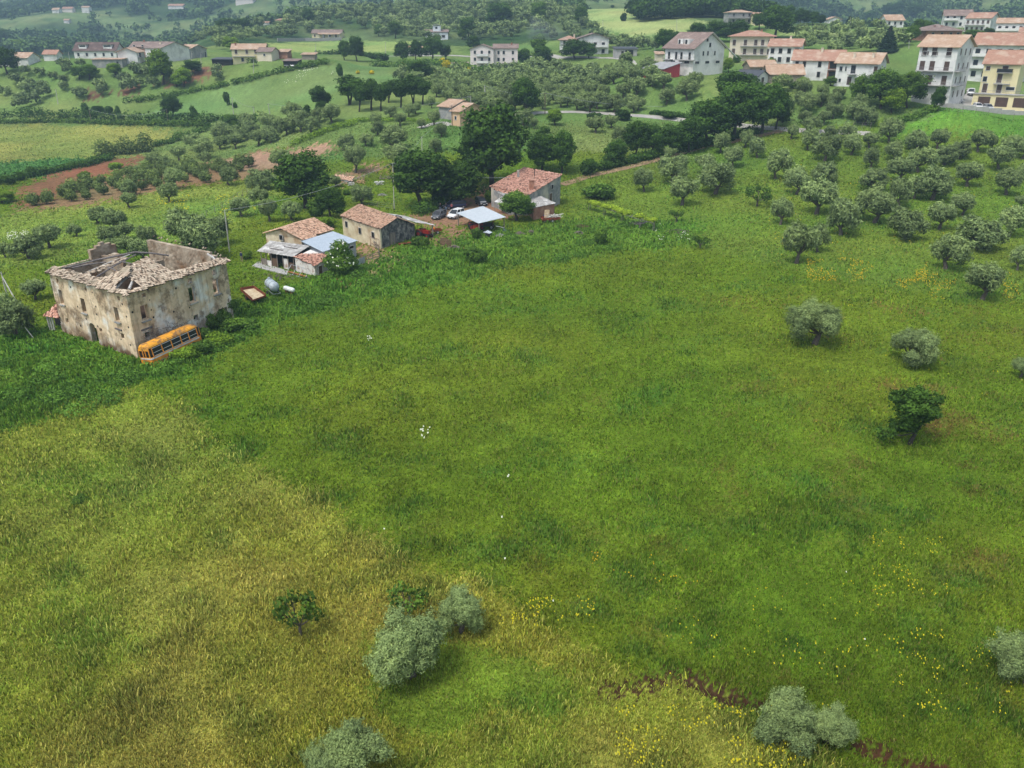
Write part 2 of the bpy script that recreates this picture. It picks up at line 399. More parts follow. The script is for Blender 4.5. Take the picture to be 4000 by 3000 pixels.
def build_ground():
    nc, nr = 1000, 820
    v = np.linspace(-1, 1, nc); v = np.sign(v) * (abs(v) * .75 + abs(v) ** 3 * .65)
    Y = np.concatenate([np.linspace(-40, 17, 18), np.exp(np.linspace(math.log(18), math.log(3700), nr))])
    VV, YY = np.meshgrid(v, Y)
    XX = VV * (np.maximum(YY, 0) + 60)
    x = XX.ravel(); y = YY.ravel(); z = hm(x, y)
    jr = np.random.default_rng(2); jit = np.clip(y / 90, .3, 1.6); c, _ = ground_rgb(x + jr.normal(0, 1, len(x)) * jit, y + jr.normal(0, 1, len(x)) * jit)
    n1, n0 = len(Y), nc
    i = np.arange(n1 * n0).reshape(n1, n0)
    Fq = np.stack([i[:-1, :-1], i[:-1, 1:], i[1:, 1:], i[1:, :-1]], -1).reshape(-1, 4)
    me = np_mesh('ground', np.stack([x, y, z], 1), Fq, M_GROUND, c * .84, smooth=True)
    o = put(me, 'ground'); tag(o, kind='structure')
def blades(n, pybox, seed, name, label, cat, wmul=1.0, hsel=None, filt=None):
    r = np.random.default_rng(seed)
    px = r.uniform(-250, 4250, n); py = pybox[0] + (pybox[1] - pybox[0]) * r.random(n)
    a = (px - 2000) / F; b = (1500 - py) / F
    D = np.stack([a, CT + b * ST, -ST + b * CT], 1)
    t = (0 - CAM_Z) / D[:, 2]
    for _ in range(6):                      # settle on the land
        z = hm(D[:, 0] * t, D[:, 1] * t); t = t * .5 + .5 * (z - CAM_Z) / D[:, 2]
    X = D[:, 0] * t; Y = D[:, 1] * t; Z = hm(X, Y)
    jit = np.clip(Y / 90, .35, 2); c, zn = ground_rgb(X + r.normal(0, 1, n) * jit, Y + r.normal(0, 1, n) * jit); kind = ZK[zn]
    keep = (kind > 0) & (Y > 10)
    if filt is not None: keep &= filt(X, Y, px, py)
    X, Y, Z, c, zn, kind = X[keep], Y[keep], Z[keep], c[keep], zn[keep], kind[keep]
    n = len(X); dep = Y * CT + (CAM_Z - Z) * ST
    h = np.select([kind == 1, kind == 2, kind == 3], [.20, .29, .36]) * r.uniform(.5, 1.35, n) * (1 + (dep > 110) * .2)
    h *= .45 + .8 * vnoise(X, Y, 2.2, 61) + .6 * np.clip((vnoise(X, Y, 3.2, 55) * .5 + vnoise(X, Y, 1.1, 56) * .5 - .60) * 6, 0, 1)
    w = np.maximum(.035, dep * .00115) * r.uniform(.7, 1.5, n) * wmul
    w[kind == 3] *= 1.5
    brd = (r.random(n) < .38); w[brd] *= 1.9; h[brd] *= .62
    th = r.uniform(0, 2 * np.pi, n); ln = r.uniform(.05, .6, n) * h * np.where(kind == 2, 1.35, 1)
    ph = r.uniform(0, 2 * np.pi, n)
    wx, wy = np.cos(ph) * w * .5, np.sin(ph) * w * .5
    tx, ty = np.cos(th) * ln, np.sin(th) * ln
    V = np.zeros((n, 4, 3))
    V[:, 0] = np.stack([X - wx, Y - wy, Z - .03], 1); V[:, 1] = np.stack([X + wx, Y + wy, Z - .03], 1)
    V[:, 2] = np.stack([X + tx + wx * .45, Y + ty + wy * .45, Z + h], 1); V[:, 3] = np.stack([X + tx - wx * .45, Y + ty - wy * .45, Z + h], 1)
    br = r.uniform(.55, 2.0, n)[:, None]
    hue = 1 + (r.random((n, 1)) - .5) * np.array([[.5, .12, .3]])
    cc = c * br * hue
    gold = (kind == 2) & (r.random(n) < .3); cc[gold] = cc[gold] * .55 + np.array(lin(196,188,104)) * .45 * br[gold]
    straw = (kind == 1) & (r.random(n) < .10); cc[straw] = cc[straw] * .5 + np.array(lin(170,160,100)) * .5
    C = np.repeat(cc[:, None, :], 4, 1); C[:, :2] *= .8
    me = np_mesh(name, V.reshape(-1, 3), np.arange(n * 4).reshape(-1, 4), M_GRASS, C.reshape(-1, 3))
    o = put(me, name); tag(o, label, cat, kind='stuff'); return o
M_GRASS = col_mat('grass blades', .7, noise=False, trans=.3)
def dots(n, regions, cols, name, label, size=.06, seed=3, hgt=.55):
    r = np.random.default_rng(seed); P = []; C = []
    for (poly, frac, ci) in regions:
        m = int(n * frac); xs = [p[0] for p in poly]; ys = [p[1] for p in poly]; k = 0
        px = r.uniform(min(xs), max(xs), m * 4); py = r.uniform(min(ys), max(ys), m * 4)
        ok = inpoly(px, py, poly) & (vnoise(px, py * 1.6, 60, 71) * .6 + vnoise(px, py * 1.6, 22, 72) * .4 > .56)
        px, py = px[ok][:m], py[ok][:m]
        for x, y in zip(px, py):
            P.append(tuple(G(x, y))); C.append(cols[ci])
    P = np.array(P); C = np.array(C); n = len(P)
    s = np.maximum(size, (P[:, 1] * .92 + 14) * .0007)[:, None] * r.uniform(.6, 1.3, (n, 1)) * .5
    V = np.zeros((n, 4, 3)); h = r.uniform(.35, hgt + .2, n)
    for k, (ax, ay) in enumerate([(-1, -1), (1, -1), (1, 1), (-1, 1)]):
        V[:, k, 0] = P[:, 0] + ax * s[:, 0]; V[:, k, 1] = P[:, 1] + ay * s[:, 0]; V[:, k, 2] = P[:, 2] + h + ay * s[:, 0] * .8
    me = np_mesh(name, V.reshape(-1, 3), np.arange(n * 4).reshape(-1, 4), M_FLOWER, np.repeat(C, 4, 0))
    tag(put(me, name), label, 'flowers', kind='stuff')
M_FLOWER = col_mat('petals', .7, noise=False, trans=.2)
def strip(name, pts, width, mat, lift=.06, kind='structure', step=2.5, label=None):
    """ribbon laid along ground points"""
    P = [G(x, y) for x, y in pts]; Q = [P[0]]
    for a, b in zip(P[:-1], P[1:]):
        n = max(1, int((b - a).length / step))
        for k in range(1, n + 1):
            p = a.lerp(b, k / n); Q.append(Vector((p.x, p.y, 0)))
    mb = MB(); vs = []
    for i, p in enumerate(Q):
        d = (Q[min(i + 1, len(Q) - 1)] - Q[max(i - 1, 0)]); d.z = 0; d.normalize(); nrm = Vector((-d.y, d.x, 0))
        for k in (-1, -.33, .33, 1):
            q = p + nrm * width / 2 * k; vs.append((q.x, q.y, GZ(q.x, q.y) + lift))
    fs = []
    for i in range(len(Q) - 1):
        for k in range(3): fs.append((i*4+k, i*4+k+4, i*4+k+5, i*4+k+1))
    mb.add(vs, fs); o = mb.build(name, mat); tag(o, label, kind=kind); return o
# ------------------------------------------------------------------ trees
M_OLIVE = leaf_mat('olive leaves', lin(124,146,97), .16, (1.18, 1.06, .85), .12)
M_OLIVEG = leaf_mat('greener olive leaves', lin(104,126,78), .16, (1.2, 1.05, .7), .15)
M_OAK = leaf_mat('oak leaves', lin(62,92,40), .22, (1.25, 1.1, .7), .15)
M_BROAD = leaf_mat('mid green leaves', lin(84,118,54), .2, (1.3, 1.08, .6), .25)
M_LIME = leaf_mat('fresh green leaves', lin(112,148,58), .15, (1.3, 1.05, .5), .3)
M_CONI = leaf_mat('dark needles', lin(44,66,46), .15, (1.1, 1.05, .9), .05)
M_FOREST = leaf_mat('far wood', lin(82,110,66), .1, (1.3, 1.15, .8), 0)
M_BARK = mk('bark', (.06,.05,.04), (.13,.11,.09), 6, .95, bump=.5)
M_BARKD = mk('dark bark', (.03,.026,.022), (.07,.06,.05), 6, .95, bump=.5)
def crown_np(lobes, nleaf, size, seed, fill=.35, up=.25, drop=0.0, flat=1.0, shape=1.6, droop=0.0, sprout=0.0):
    """leaf faces scattered through the lobes' volume, most near their skins; returns vertices, tint"""
    r = np.random.default_rng(seed)
    L = np.array(lobes, float)                      # cx cy cz rx ry rz
    vol = (L[:, 3] * L[:, 4] * L[:, 5]) ** .7; idx = r.choice(len(L), nleaf, p=vol / vol.sum())
    d = r.normal(size=(nleaf, 3)); d /= np.linalg.norm(d, axis=1)[:, None]
    rad = np.where(r.random(nleaf) < fill, r.random(nleaf) ** .5, 1 - np.abs(r.normal(0, .07, nleaf)))
    # twigs: bumpy skin
    bump = 1 + .20 * (np.sin(d[:, 0] * 7 + idx * 1.7) * np.sin(d[:, 1] * 8 + idx) + np.sin(d[:, 2] * 9 + idx * 2.1) * .6) + r.normal(0, .05, nleaf)
    if sprout:                              # leafy shoots standing out of the crown
        K = r.normal(size=(len(L) * 9, 3)); K[:, 2] = np.abs(K[:, 2]) * .9 + .1 * K[:, 2]; K /= np.linalg.norm(K, axis=1)[:, None]
        sp = r.random(nleaf) < sprout; q = K[idx * 9 + r.integers(0, 9, nleaf)]; dd = q + r.normal(0, .13, (nleaf, 3)); dd /= np.linalg.norm(dd, axis=1)[:, None]
        d = np.where(sp[:, None], dd, d); rad = np.where(sp, r.uniform(.85, 1.42, nleaf), rad)
    P = L[idx, :3] + d * L[idx, 3:] * (rad * bump)[:, None]
    if droop: P[:, 2] -= droop * (rad > .8) * r.random(nleaf) * (d[:, 2] < .2)
    # face frame: normal leans outward and up
    nrm = d * 1.0 + r.normal(0, .75, (nleaf, 3)); nrm[:, 2] += up; nrm /= np.linalg.norm(nrm, axis=1)[:, None]
    t = np.cross(nrm, r.normal(size=(nleaf, 3))); t /= np.linalg.norm(t, axis=1)[:, None]; b = np.cross(nrm, t)
    s = size * r.uniform(.55, 1.35, nleaf)[:, None] * .5
    t *= s * shape; b *= s / shape * 1.1
    V = np.zeros((nleaf, 4, 3)); V[:, 0] = P - t; V[:, 1] = P - b * .9 + t * .1; V[:, 2] = P + t; V[:, 3] = P + b * .9
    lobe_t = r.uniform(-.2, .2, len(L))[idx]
    tint = np.clip(.42 + lobe_t + r.normal(0, .17, nleaf) + .22 * d[:, 2], 0, 1)  # random leaf tone, plus top light painted in as lighter upper leaves
    return V.reshape(-1, 3), np.repeat(tint, 4)
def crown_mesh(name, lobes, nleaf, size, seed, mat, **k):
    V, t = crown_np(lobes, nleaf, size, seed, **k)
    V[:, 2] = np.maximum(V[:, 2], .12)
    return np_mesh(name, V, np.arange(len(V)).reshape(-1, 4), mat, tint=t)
def trunk_mesh(name, seed, base_r, h, lobes, mat, fork=.4, n=7, stems=1):
    r = random.Random(seed); mb = MB()
    for s in range(stems):
        a0 = r.uniform(0, 6.28); off = 0 if stems == 1 else base_r * 1.2
        ox, oy = math.cos(a0) * off, math.sin(a0) * off
        lean = [r.uniform(-.1, .1) * h, r.uniform(-.1, .1) * h]
        f = Vector((ox + lean[0], oy + lean[1], h * fork))
        mb.tube([(ox, oy, -.35), (ox + lean[0] * .2, oy + lean[1] * .2, h * fork * .3), (ox + lean[0] * .7, oy + lean[1] * .7, h * fork * .75), f],
                [base_r * 1.35, base_r, base_r * .85, base_r * .7], n)
        for lb in lobes:
            c = Vector(lb[:3]); mid = f.lerp(c, .5) + Vector((r.uniform(-.2, .2), r.uniform(-.2, .2), -.12 * h * .5))
            mb.tube([f - Vector((0, 0, .05)), mid, c + Vector((0, 0, lb[5] * .35))], [base_r * .45, base_r * .27, base_r * .08], 5)
            for q in range(2):
                e = c + Vector((r.uniform(-1, 1) * lb[3], r.uniform(-1, 1) * lb[4], r.uniform(-.2, .8) * lb[5])) * .8
                mb.tube([mid, mid.lerp(e, .5) + Vector((0, 0, .1)), e], [base_r * .2, base_r * .12, base_r * .04], 4)
    return mb.mesh(name, mat)
def olive_lobes(seed, w=5.0, h=4.6, n=6, spread=.5, low=.32):
    """irregular dome of small leafy masses, with gaps between them"""
    r = random.Random(seed); L = []; n2 = n + 5; ex = r.uniform(.85, 1.15)
    for i in range(n2):
        a = i * 2.4 + r.uniform(-.6, .6); t = (i + .5) / n2
        z = low + .12 + (.66 - low) * t ** .8 * r.uniform(.85, 1.1); d = w * .5 * (.74 - .5 * max(0, t - .45)) * r.uniform(.55, 1.0)
        rr = w * r.uniform(.10, .185); L.append((math.cos(a) * d * ex, math.sin(a) * d / ex, h * z, rr * r.uniform(.85, 1.2), rr * r.uniform(.85, 1.2), rr * r.uniform(.8, 1.15)))
    L.append((r.uniform(-.4, .4), r.uniform(-.4, .4), h * .6, w * .17, w * .17, h * .18))
    return L
PROTO = {}
def proto(kind, crowns, trunks): PROTO[kind] = list(zip(crowns, trunks))
def mk_olives():
    for lod, nl, sz, nv in (('near', 36000, .10, 4), ('mid', 6500, .24, 6), ('far', 1100, .52, 5)):
        cs, ts = [], []
        for i in range(nv):
            lb = olive_lobes(100 + i * 7, n=5 + i % 3, low=(.32, .22, .3, .15, .28, .36)[i % 6])
            cs.append(crown_mesh('olive crown', lb, nl, sz, 200 + i, M_OLIVE, fill=.35, shape=1.8, droop=.35, sprout=.28))
            ts.append(trunk_mesh('olive trunk', i, .26, 3.4, lb[:8], M_BARK, fork=.3))
        proto('olive_' + lod, cs, ts)
    cs, ts = [], []                          # young, round, green
    for i in range(3):
        lb = [(0, 0, 1.5, 1.2, 1.2, 1.2), (.6, .3, 1.2, .8, .8, .8), (-.5, .4, 1.3, .8, .8, .8), (-.1, -.6, 1.2, .8, .8, .7)]
        cs.append(crown_mesh('young olive crown', lb, 900, .3, 260 + i, M_OLIVEG, fill=.3)); ts.append(trunk_mesh('young trunk', i, .08, 1.5, lb[:2], M_BARK))
    proto('olive_young', cs, ts)
    for key, mat in (('oak', M_OAK), ('broad', M_BROAD), ('lime', M_LIME)):
        cs, ts = [], []
        for i in range(4):
            r = random.Random(40 + i + len(key)); lb = []
            for k in range(13):
                a = k * 2.399 + r.uniform(-.3, .3); z = .34 + .56 * (k / 12) ** .9; rad = 5 * .7 * math.sqrt(max(.03, 1 - (max(0, z - .5) / .46) ** 2)) * r.uniform(.75, 1.08)
                q = r.uniform(1.35, 2.0); lb.append((math.cos(a) * rad * .8, math.sin(a) * rad * .8, 10 * z, q, q, q * .85))
            lb.append((0, 0, 6.3, 2.8, 2.8, 2.6))
            cs.append(crown_mesh(key + ' crown', lb, 11000, .40, 300 + i + len(key), mat, fill=.3, shape=1.25, sprout=.2)); ts.append(trunk_mesh(key + ' trunk', 50 + i, .34, 7, lb[:9], M_BARKD, fork=.42))
        proto(key, cs, ts)
        cs, ts = [], []
        for i in range(3):                   # bushes, width 3, height 2.2
            r = random.Random(90 + i + len(key)); lb = [(r.uniform(-.8, .8), r.uniform(-.8, .8), r.uniform(.6, 1.4), r.uniform(.6, 1), r.uniform(.6, 1), r.uniform(.5, .8)) for _ in range(6)]
            cs.append(crown_mesh(key + ' bush', lb, 2600, .24, 340 + i + len(key), mat, fill=.3, shape=1.25)); ts.append(trunk_mesh('stems', 60 + i, .05, 1.3, lb[:4], M_BARKD, fork=.2))
        proto(key + '_bush', cs, ts)
    cs, ts = [], []
    for i in range(2):                       # tall thin-stemmed oaks in a row: high crown
        r = random.Random(140 + i); lb = [(r.uniform(-1.6, 1.6), r.uniform(-1.6, 1.6), r.uniform(4.2, 9.2), r.uniform(1.0, 1.6), r.uniform(1.0, 1.6), r.uniform(.9, 1.5)) for _ in range(15)]
        cs.append(crown_mesh('tall oak crown', lb, 6500, .4, 380 + i, M_OAK, fill=.3, shape=1.25, sprout=.2)); ts.append(trunk_mesh('tall trunk', 70 + i, .2, 9, lb[:8], M_BARKD, fork=.6, stems=2))
    proto('tall', cs, ts)
    lb = []
    for k in range(9):                       # conifer, height 12
        z = 1.2 + k * 1.25; q = 2.5 * (1 - k / 9.5); lb.append((0, 0, z, q, q, .9))
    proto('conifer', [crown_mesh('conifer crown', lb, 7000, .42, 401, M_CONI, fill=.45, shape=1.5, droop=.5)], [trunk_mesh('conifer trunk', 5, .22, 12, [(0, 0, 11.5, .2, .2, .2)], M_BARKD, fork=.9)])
    cs, ts = [], []                          # sparse fig: few leaves, bare limbs
    for i in range(2):
        r = random.Random(170 + i); lb = [(math.cos(a) * 1.5, math.sin(a) * 1.5, r.uniform(1.3, 2.2), .75, .75, .5) for a in np.linspace(0, 5.6, 7)]
        cs.append(crown_mesh('fig leaves', lb, 520, .3, 420 + i, M_BROAD, fill=.5, shape=1.1)); ts.append(trunk_mesh('fig trunk', 80 + i, .16, 2.4, lb, M_BARK, fork=.3))
    proto('fig', cs, ts)
    cs, ts = [], []                          # open irregular broadleaf tree
    for i in range(2):
        r = random.Random(230 + i); lb = [(math.cos(a) * q, math.sin(a) * q, z, rr_, rr_, rr_ * .8) for a, q, z, rr_ in [(r.uniform(0, 6.28), r.uniform(1.2, 4.0), r.uniform(2.2, 8.4), r.uniform(.75, 1.35)) for _ in range(17)]] + [(0, 0, 5.6, 2.0, 2.0, 2.6), (0, 0, 8.2, 1.2, 1.2, 1.3)]
        cs.append(crown_mesh('open crown', lb, 9000, .36, 460 + i, M_OAK, fill=.35, shape=1.25, sprout=.35)); ts.append(trunk_mesh('open trunk', 95 + i, .3, 7, lb[:10], M_BARKD, fork=.3))
    proto('open', cs, ts)
    cs = []                                  # far lumps of a wood
    for i in range(4):
        r = random.Random(190 + i); lb = [(r.uniform(-2.2, 2.2), r.uniform(-2.2, 2.2), r.uniform(2.5, 6), r.uniform(1.6, 2.6), r.uniform(1.6, 2.6), r.uniform(1.5, 2.4)) for _ in range(5)]
        cs.append((lb, i))
    PROTO['lump'] = cs
NAT = {'olive_near': (5.0, 4.6), 'olive_mid': (5.0, 4.6), 'olive_far': (5.0, 4.6), 'olive_young': (2.8, 2.7), 'oak': (10, 10.6), 'broad': (10, 10.6), 'lime': (10, 10.6),
       'oak_bush': (3, 2.2), 'broad_bush': (3, 2.2), 'lime_bush': (3, 2.2), 'open': (9.6, 10), 'tall': (5.6, 10.4), 'conifer': (5, 12.5), 'fig': (4.2, 2.7)}
NTREE = {}
def tree(kind, pos, w, h, label, cat='olive tree', name='olive_tree', group=None, var=None, rz=None):
    n = NTREE.get(kind, 0); NTREE[kind] = n + 1
    cs = PROTO[kind]; cm, tm = cs[(n if var is None else var) % len(cs)]
    nw, nh = NAT[kind]; t = thing(name, label, cat, pos, random.uniform(0, 6.28) if rz is None else rz, group)
    t.scale = (w / nw * random.uniform(.95, 1.1), w / nw * random.uniform(.9, 1.1), h / nh)
    t.rotation_euler = (random.gauss(0, .05), random.gauss(0, .05), t.rotation_euler[2])
    put(tm, 'trunk', t); put(cm, 'crown', t)
    return t
def wpx(p, w): return w * axis_depth(p) / F
def stuff_trees(name, pts, kindlobes, mat, label, nleaf=26, size=1.9, seed=5, cat='trees'):
    """far wood: one object, a few hundred leaf masses per tree would be wasted, so each crown is a few dozen"""
    r = np.random.default_rng(seed); Vs = []; Ts = []
    base = [crown_np(lb, nleaf, size, seed + i, fill=.1, up=.4, shape=1.15) for lb, i in kindlobes]
    for (x, y, z, s) in pts:
        V, t = base[r.integers(len(base))]; a = r.uniform(0, 6.28); c, sn = math.cos(a), math.sin(a)
        W = V * s; W = np.stack([W[:, 0] * c - W[:, 1] * sn + x, W[:, 0] * sn + W[:, 1] * c + y, W[:, 2] + z - .5 * s], 1)
        Vs.append(W); Ts.append(np.clip(t + r.uniform(-.25, .25), 0, 1))
    V = np.concatenate(Vs); me = np_mesh(name, V, np.arange(len(V)).reshape(-1, 4), mat, tint=np.concatenate(Ts))
    return tag(put(me, name), label, cat, kind='stuff')
# ------------------------------------------------------------------ building materials
M_WHITE = mk('white plaster', (.78,.77,.74), (.66,.66,.64), .6, .9, c3=(.5,.5,.48), scale3=.35)
M_WHITE2 = mk('bluish white plaster', (.74,.77,.8), (.64,.67,.7), .6, .9)
M_CREAM = mk('cream plaster', (.72,.64,.50), (.62,.54,.42), .5, .9)
M_PINKISH = mk('pale pink plaster', (.76,.68,.64), (.66,.6,.57), .5, .9)
M_YELLOW = mk('yellow plaster', (.76,.68,.40), (.68,.61,.36), .5, .9)
M_PALEY = mk('pale yellow plaster', (.76,.66,.40), (.68,.6,.38), .5, .9)
M_PEACH = mk('peach plaster', (.70,.46,.26), (.62,.42,.27), .5, .9)
M_GREYW = mk('grey render', (.32,.32,.31), (.22,.22,.22), .8, .95, c3=(.4,.38,.35), scale3=.5)
M_BRICK = mk('hollow brick', (.36,.17,.11), (.26,.13,.09), 2.5, .9, c3=(.42,.25,.18), scale3=.9)
M_STONE = mk('rubble stone', (.36,.31,.25), (.20,.17,.14), 2.2, .95, bump=.6)
M_CONC = mk('concrete', (.42,.41,.39), (.32,.31,.30), 1.2, .9)
def tile_far(name, a, b_, c3):
    """clay tiles seen from far: colour mottling plus ridged bump down the slope (UV-less, object space)"""
    m = mk(name, a, b_, 1.6, .85, c3=c3, scale3=.5)
    N, L = nodes(m); b = N['Principled BSDF']; tc = N.new('ShaderNodeTexCoord')
    w = N.new('ShaderNodeTexWave'); w.wave_type = 'BANDS'; w.bands_direction = 'X'; w.inputs['Scale'].default_value = 1.6; w.inputs['Distortion'].default_value = .6; w.inputs['Detail'].default_value = 1
    L.new(tc.outputs['Object'], w.inputs['Vector'])
    bp = N.new('ShaderNodeBump'); bp.inputs['Strength'].default_value = .6; bp.inputs['Distance'].default_value = .12
    L.new(w.outputs['Fac'], bp.inputs['Height']); L.new(bp.outputs[0], b.inputs['Normal'])
    return m
M_TILE = tile_far('terracotta tiles', (.47,.27,.19), (.38,.21,.15), (.52,.38,.29))
M_TILEP = tile_far('pale tan tiles', (.52,.36,.25), (.42,.27,.18), (.58,.46,.36))
M_TILEB = tile_far('brown grey tiles', (.28,.20,.17), (.21,.155,.135), (.36,.28,.24))
M_TILED = tile_far('dark brown tiles', (.15,.10,.09), (.12,.085,.075), (.2,.14,.12))
M_ROOFK = mk('dark sheet roof', (.055,.06,.07), (.08,.085,.095), 1, .6)
M_ROOFG = mk('grey fibre roof', (.36,.36,.36), (.26,.26,.27), 1, .8)
M_GLASS = mk('dark window glass', (.02,.022,.026), rough=.25, spec=.5)
M_SHUT = mk('brown shutter', (.10,.06,.045), (.07,.045,.035), 2, .7)
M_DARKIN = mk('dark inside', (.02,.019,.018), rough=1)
M_FRAMEW = mk('pale frame', (.6,.6,.58), rough=.7)
M_RAIL = mk('grey railing', (.3,.3,.31), rough=.6)
M_WOOD = mk('weathered wood', (.26,.22,.18), (.15,.13,.11), 4, .9, stretch=(1, 1, .2))
M_WOODB = mk('brown wood', (.14,.085,.05), (.09,.055,.035), 4, .85)
M_REDP = mk('red sheet wall', (.5,.05,.06), (.4,.04,.05), 1, .7)
def window(h, face, s, z, w, hh, kind, W, D):
    """an opening set in the facade: frame ring, sill, pane (sub-part).  face f b l r"""
    def pt(a, b, c):                        # a along the face, b outwards, c up
        return {'f': (a, -b, c), 'r': (W + b, a, c), 'l': (-b, D - a, c), 'b': (W - a, D + b, c)}[face]
    def bx(mb, a0, a1, b0, b1, c0, c1):
        p = [pt(a, b, c) for a in (a0, a1) for b in (b0, b1) for c in (c0, c1)]
        x = [q[0] for q in p]; y = [q[1] for q in p]; zc = [q[2] for q in p]
        mb.box(min(x), max(x), min(y), max(y), min(zc), max(zc))
    a0, a1 = s - w / 2, s + w / 2; t = .09; fr = MB()
    bx(fr, a0 - t, a0, -.05, .07, z, z + hh); bx(fr, a1, a1 + t, -.05, .07, z, z + hh); bx(fr, a0 - t, a1 + t, -.05, .07, z + hh, z + hh + t)
    if kind != 'door' and kind != 'garage': bx(fr, a0 - .16, a1 + .16, -.05, .14, z - .1, z)
    nm = {'win': 'window', 'shut': 'window', 'door': 'door', 'garage': 'garage_door', 'hole': 'window'}[kind]
    fm = {'win': M_FRAMEW, 'shut': M_FRAMEW, 'door': M_FRAMEW, 'garage': M_FRAMEW, 'hole': M_CONC}[kind]
    o = fr.build(nm, fm, h)
    pn = MB(); bx(pn, a0, a1, -.03, .025, z, z + hh)
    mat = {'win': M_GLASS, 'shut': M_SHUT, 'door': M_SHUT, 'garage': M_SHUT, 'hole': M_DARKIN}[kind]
    pn.build({'win': 'pane', 'shut': 'shutter', 'door': 'leaf', 'garage': 'leaf', 'hole': 'dark_opening'}[kind], mat, o)
def balcony(h, s0, s1, z, W, D, face='f', dep=1.2, solid=None, parent_name='balcony'):
    mb = MB(); rl = MB()
    def bx(m, a0, a1, b0, b1, c0, c1):
        if face == 'f': m.box(a0, a1, -b1, -b0, c0, c1)
        elif face == 'r': m.box(W + b0, W + b1, a0, a1, c0, c1)
        else: m.box(-b1, -b0, D - a1, D - a0, c0, c1)
    bx(mb, s0, s1, 0.003, dep, z - .18, z)
    o = mb.build('balcony', M_CONC, h)
    if solid is not None:
        bx(rl, s0, s1, dep - .1, dep - .003, z + .003, z + .9)
        bx(rl, s0, s0 + .1, 0.01, dep - .103, z + .003, z + .9); bx(rl, s1 - .1, s1, 0.01, dep - .103, z + .003, z + .9)
        rl.build('parapet', solid, o)
    else:
        bx(rl, s0, s1, dep - .05, dep - .01, z + .92, z + .97)
        n = int((s1 - s0) / .28)
        for i in range(n + 1):
            a = s0 + .02 + (s1 - s0 - .06) * i / max(n, 1); bx(rl, a, a + .03, dep - .045, dep - .015, z, z + .92)
        rl.build('railing', M_RAIL, o)
def house_frame(pxL, pyB, Y, pxR, yaw):
    p = atY(pxL, pyB, Y); a = R(yaw)
    # width so that the right corner projects to pxR
    lo, hi = .5, 90
    for _ in range(40):
        m = (lo + hi) / 2; x, _y = proj(p.x + m * math.cos(a), p.y + m * math.sin(a), p.z)
        if x < pxR: lo = m
        else: hi = m
    return p, lo, a
